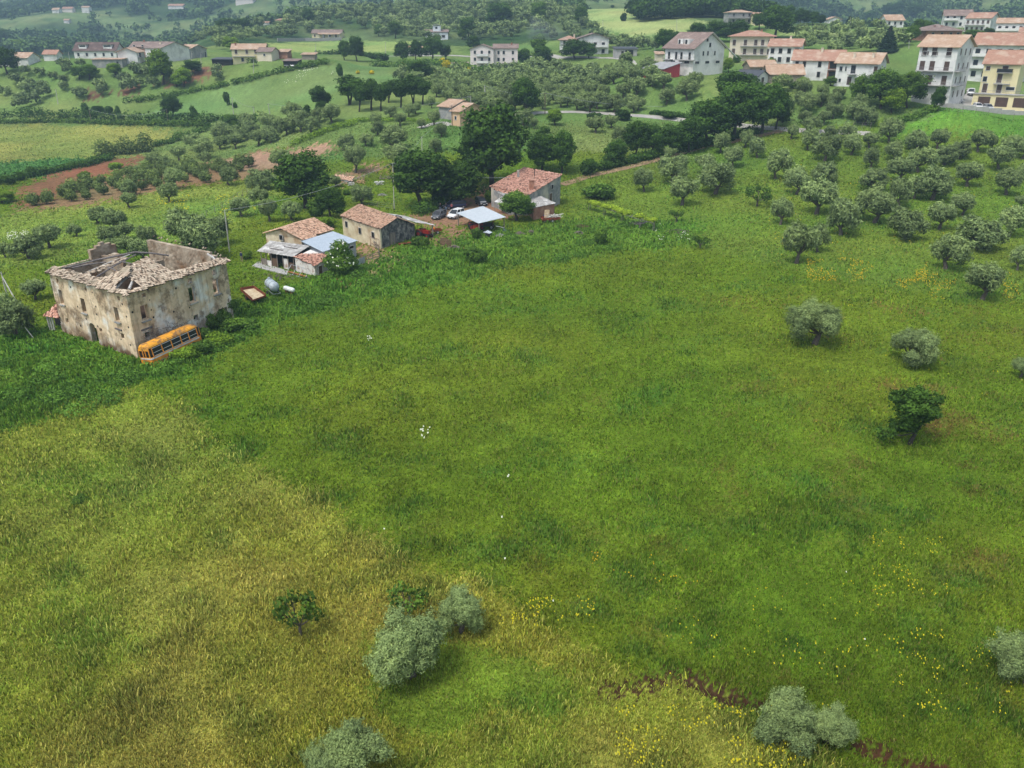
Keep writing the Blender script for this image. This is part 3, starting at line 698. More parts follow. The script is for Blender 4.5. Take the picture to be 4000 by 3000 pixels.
def house(nm, label, cat, pxL, pyB, Y, pxR, yaw, H, D, rise, roof='x', wall=None, rmat=None, over=.5, wins=(), bals=(), chim=(), gableY=False, base=2.5, group=None, extra=None):
    wall = wall or M_WHITE; rmat = rmat or M_TILE
    p, W, a = house_frame(pxL, pyB, Y, pxR, yaw)
    h = thing(nm, label, cat, p, a, group)
    wb = MB()
    if roof == 'flat' or roof.startswith('shed') or roof == 'hip':
        wb.box(0, W, 0, D, -base, H)
        if roof.startswith('shed'):         # shed roof rising to the back
            wb.add([(0,0,H),(W,0,H),(W,D,H),(0,D,H),(0,D,H+rise),(W,D,H+rise)], [(0,4,3),(1,2,5),(3,4,5,2),(0,1,5,4)])
    elif roof == 'x':
        wb.add([(0,0,-base),(W,0,-base),(W,D,-base),(0,D,-base),(0,0,H),(W,0,H),(W,D,H),(0,D,H),(0,D/2,H+rise),(W,D/2,H+rise)],
               [(0,1,5,4),(1,2,6,9,5),(2,3,7,6),(3,0,4,8,7),(4,5,9,8),(7,8,9,6)])
    else:
        wb.add([(0,0,-base),(W,0,-base),(W,D,-base),(0,D,-base),(0,0,H),(W,0,H),(W,D,H),(0,D,H),(W/2,0,H+rise),(W/2,D,H+rise)],
               [(0,1,5,8,4),(1,2,6,5),(2,3,7,9,6),(3,0,4,7),(4,8,9,7),(8,5,6,9)])
    wb.build('wall', wall, h)
    rb = MB(); o = over; th = .16
    if roof == 'x':
        k = rise / (D / 2); z0 = H - o * k + th + .02; zr = H + rise + th + .02
        rb.slab([(-o,-o,z0),(W+o,-o,z0),(W+o,D/2,zr),(-o,D/2,zr)], th); rb.slab([(-o,D/2+.004,zr),(W+o,D/2+.004,zr),(W+o,D+o,z0),(-o,D+o,z0)], th)
        rb.tube([(-o, D/2, zr), (W+o, D/2, zr)], .1, 6)
    elif roof == 'y':
        k = rise / (W / 2); z0 = H - o * k + th + .02; zr = H + rise + th + .02
        rb.slab([(-o,-o,z0),(W/2,-o,zr),(W/2,D+o,zr),(-o,D+o,z0)], th); rb.slab([(W/2+.004,-o,zr),(W+o,-o,z0),(W+o,D+o,z0),(W/2+.004,D+o,zr)], th)
    elif roof == 'hip':
        z0 = H + .02; zr = H + rise; q = min(W, D) / 2
        rb.box(-o, W + o, -o, D + o, H + .003, H + .12)
        A = [(-o,-o,z0+.1),(W+o,-o,z0+.1),(W+o,D+o,z0+.1),(-o,D+o,z0+.1)]
        if W > D: A += [(q, D/2, zr), (W - q, D/2, zr)]; rb.add(A, [(0,1,5,4),(1,2,5),(2,3,4,5),(3,0,4)])
        else: A += [(W/2, q, zr), (W/2, D - q, zr)]; rb.add(A, [(0,1,4),(1,2,5,4),(2,3,5),(3,0,4,5)])
    elif roof.startswith('shed'):
        k = rise / D; rb.slab([(-o,-o,H - o*k + th + .03),(W+o,-o,H - o*k + th + .03),(W+o,D+o,H+rise+o*k+th+.03),(-o,D+o,H+rise+o*k+th+.03)], th)
    else:
        rb.box(-o, W + o, -o, D + o, H + .003, H + .2)
    rf = rb.build('roof', rmat, h)
    for (cx, cy, ch) in chim:
        cb = MB(); cx *= W; cy *= D
        zt = H + rise * (1 - abs(cy / D - .5) * 2 if roof == 'x' else .4)
        cb.box(cx - .3, cx + .3, cy - .3, cy + .3, zt - .6, zt + ch); cb.box(cx - .4, cx + .4, cy - .4, cy + .4, zt + ch + .003, zt + ch + .12)
        cb.build('chimney', M_BRICK if wall is not M_WHITE else M_CREAM, rf)
    for w in wins:                          # (face, fraction along, sill z, width, height, kind)
        face, s, z, ww, hh, kd = w; Ls = W if face in 'fb' else D
        window(h, face, s * Ls, z, ww, hh, kd, W, D)
    for b in bals:
        face, s0, s1, z = b[:4]; Ls = W if face == 'f' else D
        balcony(h, s0 * Ls, s1 * Ls, z, W, D, face, *(b[4:]))
    if extra: extra(h, W, D, H)
    return h
def grid(face, cols, floors, w=.95, h=1.35, kind='win', z0=1.0, st=3.0):
    return [(face, c, z0 + st * f, w, h, kind) for f in floors for c in cols]
def pv(n): return [(i + .5) / n for i in range(n)]
def dormer_at(x0, x1, y0, y1, z0, z1):
    def f(h, W, D, H):
        mb = MB(); mb.box(x0 * W, x1 * W, y0 * D, y1 * D, z0, z1); d = mb.build('dormer', M_WHITE, h)
        pn = MB(); pn.box(x0 * W + .4, x1 * W - .4, y0 * D - .03, y0 * D + .02, z0 + .9, z1 - .25); pn.build('pane', M_GLASS, d)
        rf = MB(); rf.box(x0 * W - .3, x1 * W + .3, y0 * D - .3, y1 * D, z1 + .003, z1 + .15); rf.build('dormer_roof', M_TILED, d)
    return f
def many(*fs):
    def f(h, W, D, H):
        for g in fs: g(h, W, D, H)
    return f
def big_white_extra(h, W, D, H):            # the long roof slope and the attic boxes
    for (a, b) in ((.33, .5), (.56, .72)):
        mb = MB(); mb.box(a * W, b * W, 1.3, 4.2, H + .9, H + 2.5); d = mb.build('dormer', M_WHITE, h)
        p = MB(); p.box(a * W + .3, a * W + 1.1, 1.27, 1.32, H + 1.0, H + 2.3); p.build('pane', M_DARKIN, d)
    s = MB()
    s.slab([(W + .3, D * .5, H + 4.6), (W + .9, D * .5, H + 4.6), (W + .9, D + 6, H - 3.2), (W + .3, D + 6, H - 3.2)], .3); s.build('roof_fin', M_FRAMEW, h)
def tower_extra(h, W, D, H):
    t = MB(); t.box(W * .34, W * .68, .5, 4, H - .4, H + 3.2); d = t.build('tower', M_WHITE2, h)
    p = MB(); p.box(W * .34 + 1.4, W * .34 + 2.6, .46, .52, H + 1.6, H + 2.8); p.build('pane', M_DARKIN, d)
    r_ = MB(); r_.slab([(W*.3, 0, H+3.3), (W*.51, 0, H+4.1), (W*.51, 4.4, H+4.1), (W*.3, 4.4, H+3.3)], .15); r_.slab([(W*.512, 0, H+4.1), (W*.72, 0, H+3.3), (W*.72, 4.4, H+3.3), (W*.512, 4.4, H+4.1)], .15); r_.build('tower_roof', M_FRAMEW, d)
def portico(h, W, D, H):
    mb = MB(); x0, x1 = W * .22, W * .97
    mb.slab([(x0, -2.6, H - .5), (x1, -2.6, H - .5), (x1, -.05, H + .2), (x0, -.05, H + .2)], .18); mb.build('portico_roof', M_TILEP, h)
    for i in range(5):
        c = MB(); x = x0 + .3 + (x1 - x0 - .6) * i / 4; c.box(x - .14, x + .14, -2.45, -2.15, -1, H - .7); c.build('column', M_FRAMEW, h)
def garage_wing(h, W, D, H):                # terrace over the garages of the yellow block
    mb = MB(); mb.box(-.6, W + 6, -3.2, -.003, -1.5, 3.1); t = mb.build('terrace', M_YELLOW, h)
    s = MB(); s.box(-.8, W + 6, -3.5, -.003, 3.103, 3.25); s.build('slab', M_CONC, t)
    rl = MB(); rl.box(-.75, W + 6, -3.45, -3.4, 4.1, 4.15)
    for i in range(40): x = -.75 + i * (W + 6.7) / 40; rl.box(x, x + .03, -3.45, -3.42, 3.253, 4.1)
    rl.build('railing', M_RAIL, t)
    for k in range(3):
        g = MB(); x = .8 + k * 4.3; g.box(x, x + 3, -3.23, -3.17, 0.05, 2.5); g.build('garage_door', M_SHUT, h)
def unfinished(h, W, D, H):                 # brick loggia side with dark bays
    b = MB(); b.box(W * .72, W + .02, -.03, D * .7, .1, H - .02); l = b.build('brick_bay', M_BRICK, h)
    for k in range(2):
        p = MB(); p.box(W * .75, W * .97, -.06, .3, .3 + k * 3.1, 2.6 + k * 3.0); p.build('dark_opening', M_DARKIN, l)
    s = MB(); s.box(W * .72, W * 1.0, -.6, -.063, 3.0, 3.2); s.build('slab', M_CONC, l)
HOUSES = []
def H_(*a, **k): HOUSES.append((a, k))
w3 = lambda f, cols, floors, **k: grid(f, cols, floors, **k)
# ---- left hamlet
H_('house', 'low white house with a tan tiled roof at the far left edge', 'house', -30, 250, 380, 112, -8, 2.6, 8, 1.8, 'x', M_WHITE, M_TILEP, wins=[('f', .6, 1, .7, .6, 'win')])
H_('shed', 'small white shed with a red roof left of the dark-roofed house', 'shed', 173, 236, 385, 224, 0, 2.6, 5, 1.4, 'x', M_WHITE, M_TILE)
H_('house', 'long white house with dark brown roof and two big dormers', 'house', 293, 229, 396, 457, 0, 3.4, 9, 3.1, 'x', M_WHITE, M_TILED, extra=many(dormer_at(.12, .3, .08, .42, 3.9, 5.7), dormer_at(.7, .9, .08, .42, 3.9, 5.7)), wins=w3('f', pv(5), [0]))
H_('outbuilding', 'low flat grey outbuilding before the long dark-roofed house', 'outbuilding', 362, 255, 366, 478, 3, 2.2, 6, .3, 'shed', M_GREYW, M_TILEP, wins=[('f', .85, .6, .8, .8, 'hole')])
H_('house', 'white gabled house with covered side terrace and tan roof', 'house', 467, 255, 372, 541, 3, 5.2, 9, 1.5, 'y', M_WHITE, M_TILEP, over=.8, wins=[('r', .4, 3.2, 2, 1.6, 'hole'), ('f', .1, .6, .7, .9, 'win')], bals=[('r', .1, .8, 3)])
H_('house', 'long house with brown roof showing over the white gabled houses', 'house', 515, 226, 400, 648, -4, 4.6, 9, 1.9, 'x', M_BRICK, M_TILEB, wins=w3('f', pv(4), [1]), chim=[(.3, .5, .8)])
H_('house', 'white house with a broad blank gable and grey tiled roof', 'house', 574, 243, 376, 636, -28, 5.6, 15, 2.2, 'x', M_WHITE, M_TILEB, wins=[('f', .4, 3.6, .9, 1.2, 'win'), ('f', .75, 3.6, .9, 1.2, 'win'), ('f', .3, .8, .8, 1.2, 'win')], chim=[(.5, .3, .9)])
H_('barn', 'grey and white barn with a tan roof right of the blank gable', 'barn', 700, 229, 388, 746, -24, 3.9, 10, 1.6, 'x', M_GREYW, M_TILEP, wins=[('r', .9, .4, .8, 2.2, 'win')])
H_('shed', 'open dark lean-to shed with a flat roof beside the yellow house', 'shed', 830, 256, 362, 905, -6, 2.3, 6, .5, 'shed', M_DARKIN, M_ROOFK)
H_('house', 'yellow two-storey house with long front balcony left of the brick sheds', 'house', 911, 250, 362, 1040, 8, 5.6, 9, 1.8, 'x', M_YELLOW, M_TILEP, wins=w3('f', [.13, .45, .72], [1], h=1.5, kind='shut', z0=.9) + w3('f', [.3, .8], [0], kind='win'), bals=[('f', 0, .7, 2.95)], chim=[(.1, .35, 1)])
H_('outbuilding', 'cream annex with low brown roof at the yellow house\'s right', 'outbuilding', 1006, 228, 356, 1062, -10, 2.5, 7, 1.3, 'x', M_CREAM, M_TILEB, wins=[('f', .5, .9, .8, .8, 'win')])
H_('shed', 'small brick shed with a pale tiled roof beyond the open carport', 'shed', 1086, 228, 362, 1124, -6, 2.4, 5, .8, 'shed', M_BRICK, M_TILEP)
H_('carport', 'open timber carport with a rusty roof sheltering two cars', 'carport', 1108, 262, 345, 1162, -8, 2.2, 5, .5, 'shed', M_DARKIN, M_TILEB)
H_('shed', 'low shed with faded tile roof behind garden bushes', 'shed', 1180, 232, 360, 1230, -3, 1.8, 4, .5, 'shed', M_STONE, M_TILEP)
# ---- centre hill
H_('house', 'yellow single-storey villa with an arched portico on the hill field', 'house', 1219, 150, 540, 1334, 0, 2.9, 9, 1.8, 'x', M_PALEY, M_TILEB, extra=portico, wins=[('f', .1, .9, .9, 1.3, 'shut'), ('f', .4, .1, 1, 2.1, 'door'), ('f', .6, .8, 1.4, 1.2, 'win'), ('f', .82, .1, 1, 2.1, 'door')])
H_('barn', 'isolated hay barn with rust-coloured roof near the ridge line', 'barn', 1076, 92, 600, 1118, -12, 2, 7, .9, 'shed', M_CREAM, M_TILE)
H_('hut', 'tiny hut with rust roof left of the ridge hay barn', 'hut', 1029, 100, 610, 1048, 0, 1.8, 4, .6, 'shed', M_WHITE, M_TILE)
H_('house', 'white house with a raised central tower and shallow wing roofs', 'house', 1662, 154, 500, 1750, 3, 3.8, 8, 1.1, 'x', M_WHITE2, M_TILEB, extra=tower_extra, wins=[('f', .8, 1, 1.6, 1.2, 'hole'), ('f', .15, 1, .9, 1.2, 'win')])
H_('farmhouse', 'low white farm building half hidden behind dark oaks', 'house', 1594, 216, 440, 1678, 2, 3, 6, 1.0, 'x', M_WHITE, M_TILEP)
H_('apartment_house', 'pale pink three-storey apartment house with arched porches and brown roofs', 'house', 1838, 272, 385, 1928, -3, 8.4, 9, 1.7, 'y', M_PINKISH, M_TILEB, wins=w3('f', [.2, .5, .82], [0, 1, 2], st=2.8, z0=.8, h=1.3), bals=[('f', .28, .78, 2.7, 1.2, M_WHITE), ('f', .28, .78, 5.5, 1.2, M_WHITE)], chim=[(.6, .4, .9)])
H_('apartment_house', 'right-hand wing of the pale pink apartment house with a porch', 'house', 1929, 273, 388, 2022, 0, 8.8, 9, 1.5, 'x', M_PINKISH, M_TILEB, wins=w3('f', [.2, .42, .8], [0, 1, 2], st=2.8, z0=.8, h=1.3), bals=[('f', .45, 1, 3.0, 2.2, M_PINKISH)], chim=[(.75, .4, .9)])
H_('shed', 'long low stone shed beside the yellow broom bushes', 'shed', 1766, 268, 372, 1828, 2, 2, 4, .3, 'shed', M_STONE, M_TILEB)
H_('cottage', 'peach cottage with sagging pale tile roof at the lane bend', 'cottage', 1764, 484, 236, 1797, -42, 3.4, 10, 1.7, 'x', M_PEACH, M_TILEP, wins=[('f', .5, 1.2, .7, .9, 'win'), ('r', .75, .9, .8, 1.5, 'shut'), ('r', .3, .9, .8, 1.2, 'shut')])
H_('cottage', 'grey rear wing of the peach cottage under the long tile roof', 'cottage', 1715, 462, 247, 1765, -42, 3.3, 9, 1.5, 'x', M_GREYW, M_TILEP)
# ---- right of centre
H_('villa', 'white villa block with a broad gable and stacked balconies', 'villa', 2260, 212, 398, 2376, 2, 6.6, 9, 2.0, 'y', M_WHITE, M_TILEB, over=.9, wins=w3('f', [.22, .55, .82], [0, 1], st=2.8, z0=.5, w=1.3, h=1.6, kind='hole'), bals=[('f', .5, .95, 3, 1.4, M_WHITE), ('f', .1, .4, 3, 1.2)])
H_('house', 'white house with terracotta hip roof and smoking chimney beside the villa', 'house', 2190, 200, 402, 2258, 0, 4.6, 10, 1.9, 'hip', M_WHITE, M_TILE, over=.9, wins=w3('f', [.2, .6], [0, 1], st=2.6, z0=.4), chim=[(.8, .5, 1.6)])
H_('shed', 'concrete shed with dark lean-to roof below the hill meadow', 'shed', 2406, 222, 370, 2488, 4, 3.0, 7, .6, 'shed', M_CONC, M_ROOFK, wins=[('f', .62, 0, 3.4, 2.6, 'hole'), ('f', .3, 0, 1, 2.2, 'hole')])
H_('house', 'big white four-level house with long sloping roof and attic boxes', 'house', 2592, 294, 296, 2704, -52, 8.8, 15, 4.3, 'x', M_WHITE, M_TILEB, over=.9, extra=big_white_extra, wins=w3('f', [.15, .4, .58, .86], [0], w=.85, h=2.1, z0=5.2, kind='hole') + w3('f', [.3, .78], [0], w=2.0, h=.75, z0=4.0) + w3('r', [.12, .45, .8], [0], w=2.0, h=.75, z0=3.9) + w3('r', [.3, .45, .68], [0], w=.6, h=1.2, z0=6.4, kind='hole') + [('r', .4, 10.6, .8, .8, 'hole'), ('r', .5, 8.9, .8, 1.2, 'hole')], bals=[('f', .0, .3, 5.1), ('f', .5, 1.05, 5.1)])
H_('shed', 'dark red sheet-metal shed built against the big white house', 'shed', 2515, 300, 288, 2590, -50, 2.6, 8, 1.6, 'shed', M_REDP, M_ROOFG)
H_('hut', 'small hut with tan roof left of the big white house', 'hut', 2564, 236, 310, 2592, 0, 2, 4, .6, 'shed', M_CREAM, M_TILEP)
H_('apartment_house', 'cream three-storey house with terracotta hip roof and long balconies', 'house', 2845, 236, 330, 3012, -17, 8.2, 12, 2.1, 'hip', M_CREAM, M_TILE, over=1.1, wins=w3('f', [.1, .36, .6, .76, .92], [0, 1], st=3.0, z0=2.2, w=1.1, h=1.9, kind='shut'), bals=[('f', .25, .88, 5.0), ('f', .25, .88, 2.0)], chim=[(.7, .4, 1.4)])
H_('house', 'unfinished grey two-storey house with twin gables on the skyline field', 'house', 2845, 92, 440, 2938, 3, 4.9, 9, 1.3, 'hip', M_GREYW, M_TILEP, wins=w3('f', [.2, .6, .85], [0, 1], st=2.6, z0=.5, kind='hole'), bals=[('f', -.2, 1.15, 2.5)])
H_('house', 'yellow house with terracotta roof behind the skyline oaks', 'house', 2944, 98, 430, 3010, -5, 3.8, 9, 1.6, 'x', M_YELLOW, M_TILE, wins=w3('f', pv(3), [0]))
H_('house', 'white two-storey house with arched windows and broad red roof', 'house', 2998, 246, 302, 3118, -24, 5.4, 11, 2.0, 'x', M_WHITE, M_TILE, over=.7, wins=w3('f', [.12, .38, .66, .9], [0, 1], st=2.7, z0=.4, w=1.1, h=1.5, kind='hole'), chim=[(.6, .5, 1)])
H_('farm_shed', 'stone farm shed with patched tan roof below the cream house', 'shed', 2930, 288, 290, 3032, 6, 2.2, 7, 1.7, 'x', M_STONE, M_TILEP, wins=[('f', .4, .3, .8, 1.2, 'hole'), ('f', .7, .3, .8, 1.2, 'hole')])
H_('garage', 'white garage with a dark sheet roof among the olive trees', 'garage', 2868, 332, 262, 2955, -38, 2.6, 8, 1.4, 'x', M_WHITE, M_ROOFK, wins=[('f', .65, 1, 1.6, .8, 'win'), ('r', .5, .2, 2, 2, 'win')])
H_('house', 'white house with unfinished brick loggia and terracotta roof', 'house', 3088, 311, 275, 3282, -22, 5.8, 10, 2.6, 'x', M_WHITE, M_TILE, over=.6, extra=unfinished, wins=w3('f', [.09, .24, .55], [0, 1], st=2.9, z0=.9, w=.9, h=1.5, kind='hole'), chim=[(.55, .4, 1.2)])
H_('farm_shed', 'long old stone barn with a sunken tan roof and white end wall', 'barn', 2998, 322, 264, 3136, -4, 2.4, 8, 2.4, 'x', M_STONE, M_TILEP, wins=[('f', .6, .2, 1, 1.8, 'hole')])
H_('house', 'white two-storey house with tan roof, two barred balconies and brown door', 'house', 3257, 332, 256, 3418, -36, 6.2, 9, 2.4, 'x', M_WHITE, M_TILEP, over=.7, wins=[('f', .12, 3.9, .8, 1.2, 'win'), ('f', .24, 3.9, .4, 1.2, 'win'), ('f', .42, 3.3, 1.3, 2.2, 'win'), ('f', .95, 3.3, 1.0, 2.0, 'shut'), ('f', .36, .2, 1.2, 2.2, 'door'), ('f', .13, .9, .6, .9, 'win'), ('f', .66, .9, .8, .8, 'win'), ('r', .5, 6.3, .6, 1, 'win'), ('r', .3, 3.8, .8, 1, 'win')], bals=[('f', .32, .52, 3.1), ('f', .82, 1.02, 3.1)], chim=[(.35, .25, 1.2), (.8, .25, 1.2)])
H_('apartment_block', 'tall white four-storey block with brown shutters and balconies on every floor', 'apartment block', 3556, 398, 241, 3702, -45, 14.3, 11.5, 2.6, 'x', M_WHITE, M_TILEP, over=.7,
   wins=w3('f', [.14, .4, .78], [1, 2, 3], st=3.55, z0=1.2, w=1.3, h=2.3, kind='shut') + w3('f', [.18, .42, .78], [0], z0=12.1, w=1.5, h=.9, kind='shut') + w3('r', [.2, .5, .8], [0, 1, 2, 3], st=3.5, z0=1.6, w=.8, h=1.6, kind='shut'),
   bals=[('f', .02, .98, 4.6), ('f', .02, .98, 8.2), ('r', .02, .5, 8.2), ('r', .02, .5, 4.6)])
H_('apartment_block', 'long white block with terracotta roof behind the four-storey block', 'apartment block', 3775, 318, 292, 3985, -38, 11.5, 12, 3.2, 'x', M_WHITE, M_TILE, over=.8, wins=w3('f', pv(5), [0, 1, 2], st=3.4, z0=1.6, w=1.4, h=1.7, kind='win'), bals=[('f', 0, .5, 4.2, 1.2, M_WHITE), ('f', 0, .6, 7.8, 1.2, M_WHITE)])
H_('apartment_house', 'yellow house with terracotta roof, garages and black tyre on its terrace', 'house', 3812, 410, 243, 3952, -38, 11.0, 9, 3.0, 'x', M_YELLOW, M_TILE, over=.6, extra=garage_wing, wins=[('f', .13, 9.1, 1, 1, 'shut'), ('f', .1, 6.2, 1, 1.3, 'win'), ('f', .5, 6.0, 1.2, 2.2, 'shut'), ('f', .6, 8.9, 1.4, 1.4, 'shut'), ('f', .15, 3.4, 1.2, 2.3, 'shut'), ('f', .55, 3.4, 1.2, 2.3, 'shut'), ('f', .85, 4.2, 2, .8, 'win')], bals=[('f', .38, .82, 5.8), ('f', .4, .82, 8.7, 1.0, M_GLASS)])
# ---- right skyline
H_('house', 'brick and grey house with brown hip roof above the four-storey block', 'house', 3612, 156, 345, 3752, 2, 3.2, 13, 2.4, 'hip', M_BRICK, M_TILEB, over=1.0, wins=w3('f', [.2, .45, .7, .9], [0], kind='hole', h=1.6), chim=[(.35, .3, .8), (.55, .3, .8)])
H_('house', 'white house with grey twin-gabled roof at the top of the lane', 'house', 3682, 104, 410, 3790, -20, 4.6, 9, 2.3, 'x', M_WHITE, M_TILEB, wins=w3('f', pv(4), [0, 1], st=2.6, z0=.4), bals=[('f', 0, .5, 2.6, 1.4, M_WHITE)])
H_('house', 'long white house with bright red roof on the skyline', 'house', 3764, 124, 392, 3862, -45, 5.4, 10, 2.1, 'x', M_WHITE, M_TILE, wins=w3('f', pv(5), [0, 1], st=2.7, z0=.5, kind='shut'), bals=[('f', 0, .8, 2.7, 1.2)])
H_('house', 'white two-storey house with tan roof left of the brick house', 'house', 3882, 152, 358, 4020, -30, 5.8, 9, 1.7, 'x', M_WHITE, M_TILEP, wins=w3('f', pv(5), [0, 1], st=2.8, z0=.5, kind='hole'), bals=[('f', 0, 1, 3.0, 1.4, M_WHITE)])
H_('house', 'brown brick house cut off by the right edge', 'house', 3972, 178, 330, 4080, -30, 4.6, 9, 1.4, 'x', M_BRICK, M_TILE, wins=w3('f', pv(4), [0, 1], st=2.4, z0=.3))
H_('house', 'white house with pale roof between tall dark trees on the crest', 'house', 3460, 106, 420, 3528, -2, 3.0, 9, 2.2, 'x', M_WHITE, M_TILEP, wins=w3('f', pv(3), [0]))
H_('house', 'small white house beside the pointed conifer on the crest', 'house', 3235, 92, 470, 3285, 0, 2.0, 6, 1.2, 'y', M_WHITE, M_TILEP)
# ---- far side of the valley
H_('house', 'white farmhouse alone on the far wooded slope', 'house', 205, 52, 950, 231, 0, 4, 8, 2, 'x', M_WHITE, M_TILEP, base=6)
H_('house', 'far pink-roofed house in the middle of the wooded slope', 'house', 245, 48, 960, 284, 0, 4, 8, 2, 'x', M_PINKISH, M_TILE, base=6)
H_('house', 'far white two-storey house right of the pink-roofed one', 'house', 321, 50, 950, 349, 0, 6, 8, 1.5, 'x', M_WHITE, M_TILEP, base=6)
H_('house', 'small white house on the far valley meadow', 'house', 250, 90, 860, 270, 0, 3, 6, 1.2, 'x', M_WHITE, M_TILEP, base=6)
H_('house', 'long white farm with red roofs on the far spur', 'house', 658, 36, 900, 716, -5, 4, 9, 2, 'x', M_WHITE, M_TILE, base=6)
H_('house', 'far cluster of pale red houses at the top edge', 'house', 922, 22, 1000, 990, -5, 7, 10, 2, 'x', M_PINKISH, M_TILE, base=6)
for a, k in HOUSES:
    if a[5] > 800: continue
    p, W, ang = house_frame(a[3], a[4], a[5], a[6], a[7]); D_ = a[9]
    r_ = max(9, W * .6) if a[5] < 500 else 22
    for (s, t) in ((0, 0), (1, 0), (.5, .7)):
        ANCH.append((p.x + math.cos(ang) * W * s - math.sin(ang) * D_ * t, p.y + math.sin(ang) * W * s + math.cos(ang) * D_ * t, p.z, r_))
bake_anchors()
HOUSES = [(a[:5] + (G(a[3], a[4]).y,) + a[6:] if a[5] > 800 else a, k) for a, k in HOUSES]   # far houses simply stand where the sight line meets the slope
# ------------------------------------------------------------------ the ruined farmhouse and the farmyard buildings
def clay_mat(name, c, c2, rough=.9, lichen=(.30,.29,.22)):
    m, b = base_mat(name, rough, 0, .2); N, L = nodes(m)
    a = N.new('ShaderNodeAttribute'); a.attribute_name = 'tint'
    cr = N.new('ShaderNodeValToRGB'); e = cr.color_ramp.elements
    e[0].color = rgba(c); e[1].color = rgba(c2); k = e.new(.12); k.color = rgba([x * .35 for x in c]); k2 = e.new(.22); k2.color = rgba(c)
    e[0].position = 0; e[0].color = rgba([x * .3 for x in c])
    L.new(a.outputs['Fac'], cr.inputs[0])
    no = N.new('ShaderNodeTexNoise'); no.inputs['Scale'].default_value = .9; no.inputs['Detail'].default_value = 6
    tc = N.new('ShaderNodeTexCoord'); L.new(tc.outputs['Object'], no.inputs['Vector'])
    mr = N.new('ShaderNodeMapRange'); mr.inputs['From Min'].default_value = .52; mr.inputs['From Max'].default_value = .7; mr.inputs['To Max'].default_value = .7; L.new(no.outputs['Fac'], mr.inputs['Value'])
    mx = N.new('ShaderNodeMixRGB'); L.new(mr.outputs[0], mx.inputs[0]); L.new(cr.outputs[0], mx.inputs[1]); mx.inputs[2].default_value = rgba(lichen)
    L.new(mx.outputs[0], b.inputs['Base Color']); return m
M_CLAYR = clay_mat('old pale clay tiles', lin(158,138,118), lin(212,196,174), lichen=lin(146,138,118))
M_CLAYO = clay_mat('orange clay tiles', lin(184,142,116), lin(222,188,162), lichen=lin(160,136,114))
M_CLAYB = clay_mat('red clay tiles', lin(178,126,106), lin(222,178,158), lichen=lin(150,124,108))
def ruin_wall_mat():
    m, b = base_mat('crumbling plaster over rubble', .95, 0, .15); N, L = nodes(m)
    tc = N.new('ShaderNodeTexCoord'); P = tc.outputs['Object']
    def noise(s, d=6, r=.6):
        n = N.new('ShaderNodeTexNoise'); n.inputs['Scale'].default_value = s; n.inputs['Detail'].default_value = d; n.inputs['Roughness'].default_value = r; L.new(P, n.inputs['Vector']); return n.outputs['Fac']
    def rng(src, a, c, t0=0, t1=1):
        r = N.new('ShaderNodeMapRange'); r.inputs['From Min'].default_value = a; r.inputs['From Max'].default_value = c; r.inputs['To Min'].default_value = t0; r.inputs['To Max'].default_value = t1; L.new(src, r.inputs['Value']); return r.outputs[0]
    def mix(f, x, y, mode='MIX'):
        k = N.new('ShaderNodeMixRGB'); k.blend_type = mode
        if isinstance(f, float): k.inputs[0].default_value = f
        else: L.new(f, k.inputs[0])
        for i, q in ((1, x), (2, y)):
            if isinstance(q, tuple): k.inputs[i].default_value = rgba(q)
            else: L.new(q, k.inputs[i])
        return k.outputs[0]
    c = mix(rng(noise(.9), .35, .65), lin(232,211,180), lin(202,178,146))
    c = mix(rng(noise(.35, 4), .5, .62), c, lin(228,226,218))
    v = N.new('ShaderNodeTexVoronoi'); v.inputs['Scale'].default_value = 3.4; L.new(P, v.inputs['Vector'])
    stone = mix(rng(v.outputs['Distance'], .1, .6), lin(168,146,116), lin(110,90,70))
    c = mix(rng(noise(.55, 5, .7), .48, .62, 0, .8), c, stone)
    sep = N.new('ShaderNodeSeparateXYZ'); L.new(P, sep.inputs[0])
    low = rng(sep.outputs['Z'], 1.9, .2)
    ml = N.new('ShaderNodeMath'); ml.operation = 'MULTIPLY'; L.new(low, ml.inputs[0]); L.new(rng(noise(.5, 4), .42, .55), ml.inputs[1])
    c = mix(ml.outputs[0], c, lin(104,80,58))
    # streaks of soot-grey weather
    mp = N.new('ShaderNodeMapping'); mp.inputs['Scale'].default_value = (2.2, 2.2, .25); L.new(P, mp.inputs[0])
    st = N.new('ShaderNodeTexNoise'); st.inputs['Scale'].default_value = 1.0; st.inputs['Detail'].default_value = 5; L.new(mp.outputs[0], st.inputs['Vector'])
    c = mix(rng(st.outputs['Fac'], .52, .7, 0, .5), c, lin(132,112,90))
    # putlog holes as flat dark spots, their inner shade painted into the colour
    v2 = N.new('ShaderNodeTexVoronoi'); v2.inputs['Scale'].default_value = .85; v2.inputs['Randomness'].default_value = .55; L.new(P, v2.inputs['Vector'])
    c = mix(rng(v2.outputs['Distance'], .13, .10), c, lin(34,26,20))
    L.new(c, b.inputs['Base Color'])
    bp = N.new('ShaderNodeBump'); bp.inputs['Strength'].default_value = .8; bp.inputs['Distance'].default_value = .08
    L.new(noise(4, 8, .7), bp.inputs['Height']); L.new(bp.outputs[0], b.inputs['Normal'])
    return m
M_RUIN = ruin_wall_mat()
M_RUININ = mk('inner plaster', lin(182,168,148), lin(126,108,88), .7, .95, bump=.5, c3=lin(126,98,72), scale3=.45)  # room shade painted in as a darker wall colour
M_BEAM = mk('grey old beam', lin(128,122,120), lin(84,78,76), 5, .9)
M_BEAML = mk('bleached beam', lin(206,204,200), lin(160,156,150), 5, .9)
M_DARKW = mk('dark tile underlay', lin(84,66,52), lin(58,46,38), 3, .95)
M_BARNW = mk('stained cream lime wash', lin(222,210,184), lin(196,180,150), .8, .95, bump=.3, c3=lin(160,128,92), scale3=.45)
